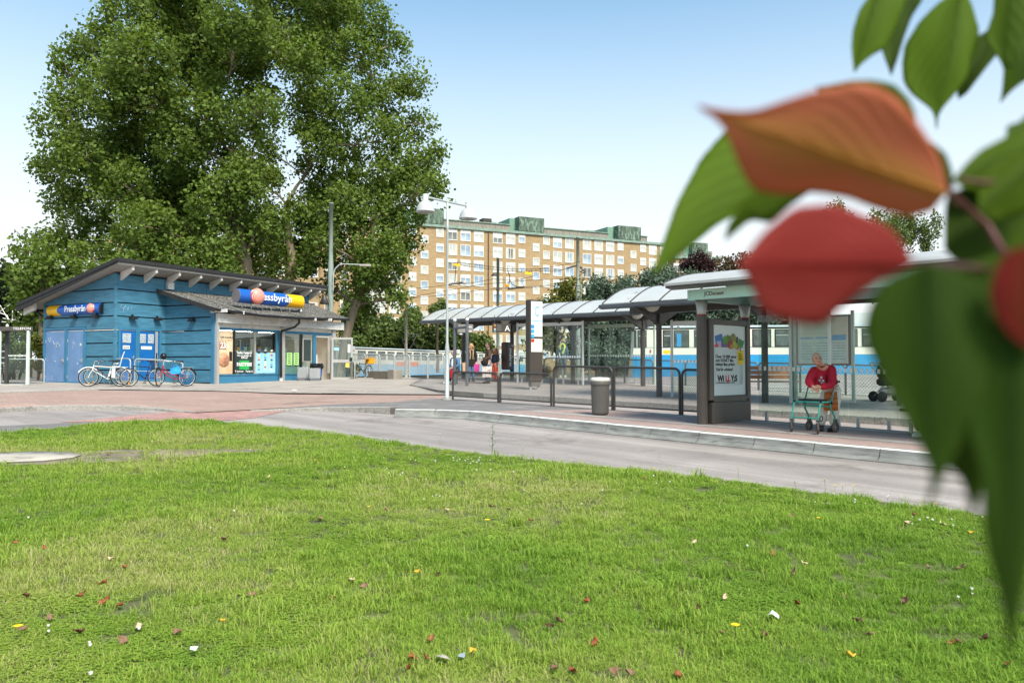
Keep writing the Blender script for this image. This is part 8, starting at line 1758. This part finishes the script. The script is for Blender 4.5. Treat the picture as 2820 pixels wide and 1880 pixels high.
# ---- the man in red leaning on his walker
Ym = 14.35; A_ = lambda u, v, dy=0: at(u, v, Ym+dy)
gm = lambda u, Y: zi(at(u,1000,Y).x, Y)
an1, an2 = at(2262,1180,Ym+.12), at(2294,1180,Ym+.05); an1.z = gm(2262,Ym+.12)+.085; an2.z = gm(2294,Ym+.05)+.085
pel = at(2295,1061,Ym+.14); chest = at(2272,1024,Ym-.02); neck = at(2260,1006,Ym-.10); head = at(2249.5,988,Ym-.19)
J = dict(pel=pel, belly=at(2257,1043,Ym-.06), spi=at(2276,1041,Ym+.02), chest=at(2269,1018,Ym-.02), neck=neck, head=head, shL=at(2292,1012,Ym-.10), shR=at(2243,1016,Ym-.02), elL=at(2291,1060,Ym-.26), elR=at(2226,1053,Ym-.20), wrL=at(2259,1066,Ym-.36), wrR=at(2237,1063,Ym-.34),
  ptL=Vector((-.85,-.25,.1)), ptR=Vector((.55,-.5,-.55)), pmL=Vector((0,.5,-1)), pmR=Vector((.3,.6,-.6)),
  hiL=at(2302,1072,Ym+.06), hiR=at(2276,1074,Ym+.14), knL=at(2299,1128,Ym+.02), knR=at(2267,1126,Ym+.10), anL=an2, anR=an1, toeL=Vector((-.75,-.66,0)), toeR=Vector((-.5,-.85,0)))
man, mb_, mj = human('person', 'bald old man in a red sweatshirt and cream trousers leaning on a green walker', J, m_redj, m_crm, m_bsh, hair=(h_gr,'fringe_ring'), skin=m_skin2, loose=1.16, legw=1.12, top_name='sweatshirt', face=Vector((-.12,-1,-.06)))
pr_ = MB(); cc = at(2262,1047,Ym-.20)
for dx, dz, r in ((0,.05,.022),(-.03,.0,.02),(.03,-.01,.022),(0,-.04,.018),(.05,-.05,.015)): pr_.lathe([(0,0),(r,0.001)], cc+V(dx,0,dz), (-.3,-1,.1), 8, False)
pr_.build('chest_print', mat('print_dim', srgbmul('cfc3c3', .8), .8, var=.4, scale=30), mj, fix=False, kind='stuff')
MB().tube([neck+V(-.055,-.035,.0), neck+V(0,-.075,-.03), neck+V(.06,-.03,-.005), neck+V(.02,.05,.03), neck+V(-.04,.04,.03)], .013, 6, closed=True).build('collar', mat('red_collar', srgbmul('9c1428', .9), .85), mj)
# walker
m_grn2 = mat('teal_green_tube', srgbmul('3fae97', .85), .3, var=.05); hT = Vector((-.80,-.60,0)).normalized(); aT = Vector((.60,-.80,0)).normalized()
wc = at(2238,1190,14.2); wz = zi(wc.x, wc.y); WQ = lambda f, s, z: Vector((wc.x,wc.y,wz))+hT*f+aT*s+Z3*z
wk = thing('walker', 'teal green four wheeled walker with black seat in front of the man in red', 'walker', (wc.x,wc.y,wz))
for s_ in (-.26,.26):
    fr = MB(); fr.tube([WQ(.24,s_,.20), WQ(.235,s_,.30), WQ(.17,s_,.50), WQ(.13,s_,.545), WQ(-.14,s_,.545), WQ(-.20,s_,.56)], .015, 8); fr.tube([WQ(-.30,s_,.20), WQ(-.27,s_,.30), WQ(-.17,s_,.42), WQ(-.15,s_,.52), WQ(-.22,s_,.66)], .016, 8); fr.build('side_frame', m_grn2, wk)
    MB().tube([WQ(-.205,s_,.62), WQ(-.31,s_,.86)], .012, 8).build('handle_tube', m_alu, wk)
    MB().tube([WQ(-.30,s_,.84), WQ(-.315,s_,.885), WQ(-.34,s_,.895), WQ(-.44,s_,.90)], [.017,.020,.021,.019], 8).build('grip', m_sad, wk)
    MB().tube([WQ(-.32,s_,.87), WQ(-.27,s_,.86), WQ(-.33,s_,.80), WQ(-.42,s_,.84)], .007, 5).build('brake_lever', m_sad, wk)
    MB().tube([WQ(-.27,s_+.02,.86), WQ(-.12,s_+.03,.55), WQ(-.16,s_+.03,.34), WQ(-.27,s_+.02,.24)], .004, 4).build('brake_cable', m_sad, wk)
    for f_ in (.25,-.30):
        hub = WQ(f_,s_,.098); w_ = link('wheel', None, wk); INV[w_.name] = INV[wk.name]; wd_ = hT if f_ < 0 else (hT*.85+aT*.5).normalized(); ax_ = wd_.cross(Z3)
        MB().lathe([(.062,-.020),(.088,-.020),(.098,-.010),(.098,.010),(.088,.020),(.062,.020)], hub, ax_, 22).build('tyre', mat('grey_rubber', srgbmul('57504a', .8), .8), w_)
        MB().lathe([(.0,-.012),(.064,-.012),(.064,.012),(.0,.012)], hub, ax_, 18).build('hub_disc', mat('grey_hub', srgbmul('77726d', .8), .6), w_); MB().lathe([(.0,-.028),(.014,-.028),(.014,.028),(.0,.028)], hub, ax_, 10).build('axle', m_alu, w_)
        fk = MB()
        for o in (-.027,.027): fk.box(hub+ax_*o+Z3*.055, (.03,.008,.13), wd_, ax_)
        fk.box(hub+Z3*.125, (.04,.065,.03), wd_, ax_); fk.build('fork', m_iron, wk)
for f_, z in ((.235,.27),(.13,.545),(-.17,.46)): MB().tube([WQ(f_,-.26,z), WQ(f_,.26,z)], .012, 8).build('cross_tube', m_grn2, wk)
MB().bbox(WQ(-.02,0,.575), (.22,.46,.035), hT, aT, b=.012).build('seat', mat('black_seat', srgbmul('2b2b2d', .8), .5), wk)
for s_ in (-.26,.26): MB().ball(WQ(.15,s_,.555), .024, 8, 6).build('joint', m_sad, wk); MB().lathe([(.0,-.02),(.03,-.02),(.03,.02),(.0,.02)], WQ(-.16,s_,.53), aT, 10).build('clamp_knob', m_sad, wk)
MB().tube([WQ(.205+.045*math.cos(a),.30,.265+.045*math.sin(a)) for a in np.linspace(0,6.283,13)[:-1]], .009, 6, closed=True).build('ring_handle', m_sad, wk)
# tan leather bag hung on the walker
lbx = WQ(-.36,.27,.0); bw = thing('handbag', 'tan leather handbag hanging from the right handle of the walker', 'bag', tuple(lbx+Z3*.5)); m_tan = mat('tan_leather', srgbmul('b5642a', .85), .5, var=.18, scale=9, bump=.35, bscale=22)
be = Vector((.97,.1,0)).normalized(); bn_ = Vector((be.y,-be.x,0)); cB = at(2288,1104,14.22)
m = MB(); lo, hi = [], []
for k in range(12):
    a = 2*math.pi*k/12; lo.append(cB+be*.125*math.copysign(abs(math.cos(a))**.6, math.cos(a))+bn_*.065*math.sin(a)-Z3*.165); hi.append(cB+be*.118*math.copysign(abs(math.cos(a))**.6, math.cos(a))+bn_*.035*math.sin(a)+Z3*(.155+.015*math.cos(2*a)))
md_ = [x.lerp(y,.45)+(x.lerp(y,.45)-cB)*.06 for x, y in zip(lo,hi)]
m.add(lo+md_+hi, [(i,(i+1)%12,12+(i+1)%12,12+i) for i in range(12)]+[(12+i,12+(i+1)%12,24+(i+1)%12,24+i) for i in range(12)]+[tuple(range(12)),tuple(range(24,36))], True); m.build('bag_body', m_tan, bw)
for dz in (-.04,.05): MB().tube([cB-be*.115+bn_*.066*.6+Z3*dz, cB+bn_*.074+Z3*(dz-.01), cB+be*.115+bn_*.04+Z3*dz], .006, 5).build('seam', mat('dark_tan', srgbmul('8a4a1c', .8), .6), bw)
for o in (-.05,.05): MB().tube([cB+be*o+Z3*.15, cB+be*(o*.7)+Z3*.24+bn_*.03, WQ(-.36,.26,.915), cB+be*(o*.3+.03)+Z3*.22, cB+be*(o+.03)+Z3*.15], .008, 6).build('strap', m_tan, bw)
# ---- people waiting at the far shelter
def stand(label, u, vf, vh, Y, face, top, legs, shoes, hair, lean=0.0, armL=None, armR=None, spread=.09, step=0.0, side=None, **kw):
    p = at(u, vf, Y); z0 = plat_off(p.x, p.y); H_ = at(u, vh, Y).z-z0; k = H_/1.70; f = Vector(face); f.z = 0; f.normalize(); s_ = Vector((f.y,-f.x,0))     # s_ = person's right
    if side is not None: s_ = Vector(side).normalized()
    B = Vector((p.x,p.y,z0)); q = lambda F_, S_, z: B+f*F_*k+s_*S_*k+Z3*z*k
    J = dict(pel=q(0,0,.95), spi=q(.01+lean*.3,0,1.12), chest=q(.0+lean*.7,0,1.30), neck=q(.01+lean,0,1.46), head=q(.03+lean*1.15,0,1.585), shL=q(lean*.8,-.17,1.38), shR=q(lean*.8,.17,1.38),
      hiL=q(0,-.09,.88), hiR=q(0,.09,.88), knL=q(.03+step,-spread,.48), knR=q(.03-step*.3,spread,.48), anL=q(step,-spread-.02,.085), anR=q(-step,spread+.02,.085))
    aL = armL or ((0,-.22,1.10),(.05,-.22,.86)); aR = armR or ((0,.22,1.10),(.05,.22,.86))
    J.update(elL=q(*aL[0]), wrL=q(*aL[1]), elR=q(*aR[0]), wrR=q(*aR[1])); J['toeL'] = J['toeR'] = f
    return human('person', label, J, top, legs, shoes, hair=hair, face=kw.pop('look', f), **kw)+(q,)
cw, cb_, ct_, cq = stand('woman with fair hair, black coat, long scarf and blue jeans, standing by the bench', 1297, 1043, 946, 33.2, (.25,-1,0), m_blk, m_jean, m_bsh, (h_bl,'long'), look=Vector((.55,-.8,.05)), loose=1.08, top_name='coat', group='people waiting at the stop')
MB().tube([cq(.10,-.06,.95), cq(.14,-.07,1.2), cq(.10,-.07,1.42), cq(-.06,0,1.47), cq(.10,.07,1.42), cq(.14,.06,1.2), cq(.11,.07,1.0)], .028, 6).build('scarf', mat('tan_scarf', srgbmul('b59a78', .85), .9, var=.3, scale=20), cw)
MB().hexa([cq(-.13,-.15,.70),cq(.13,-.15,.70),cq(.13,.15,.70),cq(-.13,.15,.70),cq(-.14,-.18,1.0),cq(.14,-.18,1.0),cq(.14,.18,1.0),cq(-.14,.18,1.0)]).build('coat_skirt', m_blk, ct_)
dw_, db_, dt_, dq = stand('woman in a brown shirt and flared jeans, hair tied back, looking up the street', 1343, 1058, 944, 31.6, (-1,-.25,0), m_brw, m_jean, m_bsh, (h_br,'tail'), look=Vector((-1,-.15,.28)), lean=-.05, armL=((-.03,-.24,1.10),(.20,-.16,1.0)), armR=((.0,.22,1.10),(.22,.12,.98)), loose=1.06, legw=1.12, spread=.11, top_name='shirt', group='people waiting at the stop')
m = MB(); m.ball(dq(.16,-.12,.90), (.15,.12,.17), 12, 8); m.build('black_jacket', m_blk, dt_)
fb_ = dq(.10,-.30,.50); bgf = thing('shopping_bag', 'white shopping bag with a dark and red floral print beside the woman in brown', 'bag', tuple(fb_))
m = MB(); m.hexa([fb_+V(-.17,-.08,-.22),fb_+V(.17,-.08,-.22),fb_+V(.17,.08,-.22),fb_+V(-.17,.08,-.22),fb_+V(-.19,-.06,.2),fb_+V(.19,-.06,.2),fb_+V(.19,.06,.2),fb_+V(-.19,.06,.2)]); m.build('bag_body', mat('floral_bag', srgbmul('ece8e0', .9), .7, scale=16, col2=srgbmul('c9a8a0', .9), wear=srgbmul('3a3f3a', 1), wscale=13, wamt=.3), bgf)
for o in (-.05,.05): MB().tube([fb_+V(-.1,o,.2), fb_+V(-.02,o,.40), fb_+V(.08,o,.2)], .012, 5).build('handle', m_blk, bgf)
ew, eb_, et_, eq = stand('laughing woman with auburn hair, navy top and red patterned trousers', 1364, 1054, 961, 33.0, (-.7,-.7,0), m_nvy, m_redp, m_bsh, (h_rd,'long'), look=Vector((-.8,-.6,.05)), lean=-.04, armL=((.05,-.26,1.12),(.12,-.36,1.0)), armR=((.0,.22,1.08),(.16,.10,.95)), top_name='top', group='people waiting at the stop')
# seated man
sp = at(1259, 1024, 31.6); sz = plat_off(sp.x, sp.y); f = Vector((-.72,-.69,0)).normalized(); s_ = Vector((f.y,-f.x,0)); q = lambda F_, S_, z: Vector((sp.x,sp.y,sz))+f*F_+s_*S_+Z3*z
J = dict(pel=q(0,0,.52), spi=q(.03,0,.70), chest=q(.10,0,.92), neck=q(.15,0,1.08), head=q(.19,0,1.21), shL=q(.11,-.18,.99), shR=q(.11,.18,.99), elL=q(.12,-.24,.72), wrL=q(.32,-.10,.62), elR=q(.12,.24,.72), wrR=q(.32,.06,.62), hiL=q(.03,-.09,.50), hiR=q(.03,.09,.50), knL=q(.44,-.12,.52), knR=q(.44,.12,.52), anL=q(.48,-.12,.085), anR=q(.42,.14,.085), toeL=f, toeR=f)
se, seb, sej = human('person', 'seated balding old man in a denim jacket over a white shirt on the bench', J, m_den, m_dkj, m_wsh, hair=(h_gr,'short'), skin=m_skin2, face=Vector((-.9,-.5,-.05)), loose=1.12, top_name='jacket', group='people waiting at the stop')
MB().tube([q(.22,0,.98), q(.25,0,.8), q(.22,0,.62)], [.05,.07,.06], 8).build('shirt', m_wp2, se)
def small_bag(u, v, Y, lab, c, w, h, nm='carrier_bag', hand_=True):
    p = at(u, v, Y); t = thing(nm, lab, 'bag', tuple(p)); MB().hexa([p+V(-w*.8,-.06,0),p+V(w*.8,-.06,0),p+V(w*.8,.06,0),p+V(-w*.8,.06,0),p+V(-w,-.04,h),p+V(w,-.04,h),p+V(w,.04,h),p+V(-w,.04,h)]).build('bag_body', mat('bag_'+c, srgbmul(c, .9), .5, var=.15, scale=14), t)
    if hand_: MB().tube([p+V(-w*.5,0,h), p+V(0,0,h+.14), p+V(w*.5,0,h)], .010, 5).build('handle', mat('bag_'+c, c), t)
small_bag(1246,1041,31.0,'red carrier bag between the knees of the seated man','c8202e',.10,.32); small_bag(1313,1027,32.6,'bright pink carrier bag hanging beside the black coat','c8418a',.12,.36); small_bag(1279,1022,31.5,'small tan paper bag on the bench beside the seated man','c9a07a',.08,.34,'paper_bag',False)
# figure behind the wind screen, and the one sitting behind the big leaf
m_bluej = mat('dull_blue_jacket', srgbmul('3f5f74', .8), .9, var=.12)
fw_ = stand('person in dull blue jacket with yellow green hood, back turned, behind the wind screen', 1550, 1056, 938, 35.2, (.2,1,0), m_bluej, mat('bare_legs_shorts', srgbmul('5a6a74', .8), .9), m_wsh, (h_br,'short'), top_name='jacket', feat=False)
MB().tube([fw_[3](-.06,-.12,1.30), fw_[3](-.10,-.10,1.48), fw_[3](-.08,0,1.56), fw_[3](-.10,.10,1.48), fw_[3](-.06,.06,1.25), fw_[3](-.10,0,1.1)], .05, 7).build('hood', mat('yellow_green_hood', srgbmul('b7c25a', .9), .8), fw_[0])
gp0 = q2(3.9, 1.25, 0); gz = zi(gp0.x, gp0.y); f = Vector((-.80,-.45,0)).normalized(); s_ = Vector((f.y,-f.x,0)); q = lambda F_, S_, z: Vector((gp0.x,gp0.y,gz))+f*F_+s_*S_+Z3*z
J = dict(pel=q(0,0,.55), spi=q(-.03,0,.74), chest=q(-.02,0,.97), neck=q(.0,0,1.13), head=q(.04,0,1.26), shL=q(-.02,-.18,1.04), shR=q(-.02,.18,1.04), elL=q(.0,-.24,.78), wrL=q(.22,-.12,.66), elR=q(.0,.24,.78), wrR=q(.22,.12,.66), hiL=q(.03,-.09,.53), hiR=q(.03,.09,.53), knL=q(.44,-.12,.53), knR=q(.44,.12,.53), anL=q(.62,-.12,.13), anR=q(.42,.14,.085), toeL=f, toeR=f)
human('person', 'seated person with a white trainer showing below the big dark green leaf', J, m_dkj, m_blk, m_wsh, hair=(h_br,'short'), face=f, top_name='jacket')
sb = thing('waiting_bench', 'dark seat in the bus shelter, mostly behind the big green leaf', 'seat', tuple(q(-.05,0,0))); MB().bbox(q(-.06,0,.42), (.42,1.4,.05), f, s_, b=.01).build('seat_board', m_iron, sb); MB().box(q(-.06,.3,.2), (.30,.08,.40), f, s_).build('leg', m_iron, sb)
# pushchair behind the glass
pc0 = at(2448, 1062, 21.0); pcz = plat_off(pc0.x, pc0.y); q = lambda x, y, z: Vector((pc0.x,pc0.y,pcz))+V(x,y,z)
pu = thing('pushchair', 'dark pushchair loaded with bags behind the glass at far right', 'pushchair', (pc0.x,pc0.y,pcz)); m_cloth = mat('dark_cloth', srgbmul('3a363c', .8), .9, var=.3, scale=6)
m = MB(); m.ball(q(-.05,0,.80), (.26,.24,.28), 14, 9); m.build('hood', m_cloth, pu); m = MB(); m.bbox(q(.0,0,.52), (.52,.40,.20), b=.05); m.build('seat', m_cloth, pu); m = MB(); m.ball(q(.0,0,.27), (.28,.20,.12), 10, 7); m.build('basket', mat('pale_bundle', srgbmul('b5b3ae', .8), .8, var=.3, scale=9), pu)
fr = MB()
for y in (-.24,.24): fr.tube([q(-.38,y,1.02), q(-.1,y,.6), q(.32,y,.15)], .014, 6); fr.tube([q(-.30,y,.15), q(.05,y,.5)], .014, 6)
fr.tube([q(-.38,-.24,1.02), q(-.38,.24,1.02)], .018, 6); fr.build('frame', m_alu, pu)
for x in (-.30,.33):
    for y in (-.25,.25): MB().lathe([(.0,-.02),(.13,-.02),(.14,0),(.13,.02),(.0,.02)], q(x,y,.14), (0,1,0), 18).build('wheel', m_tyre, pu)
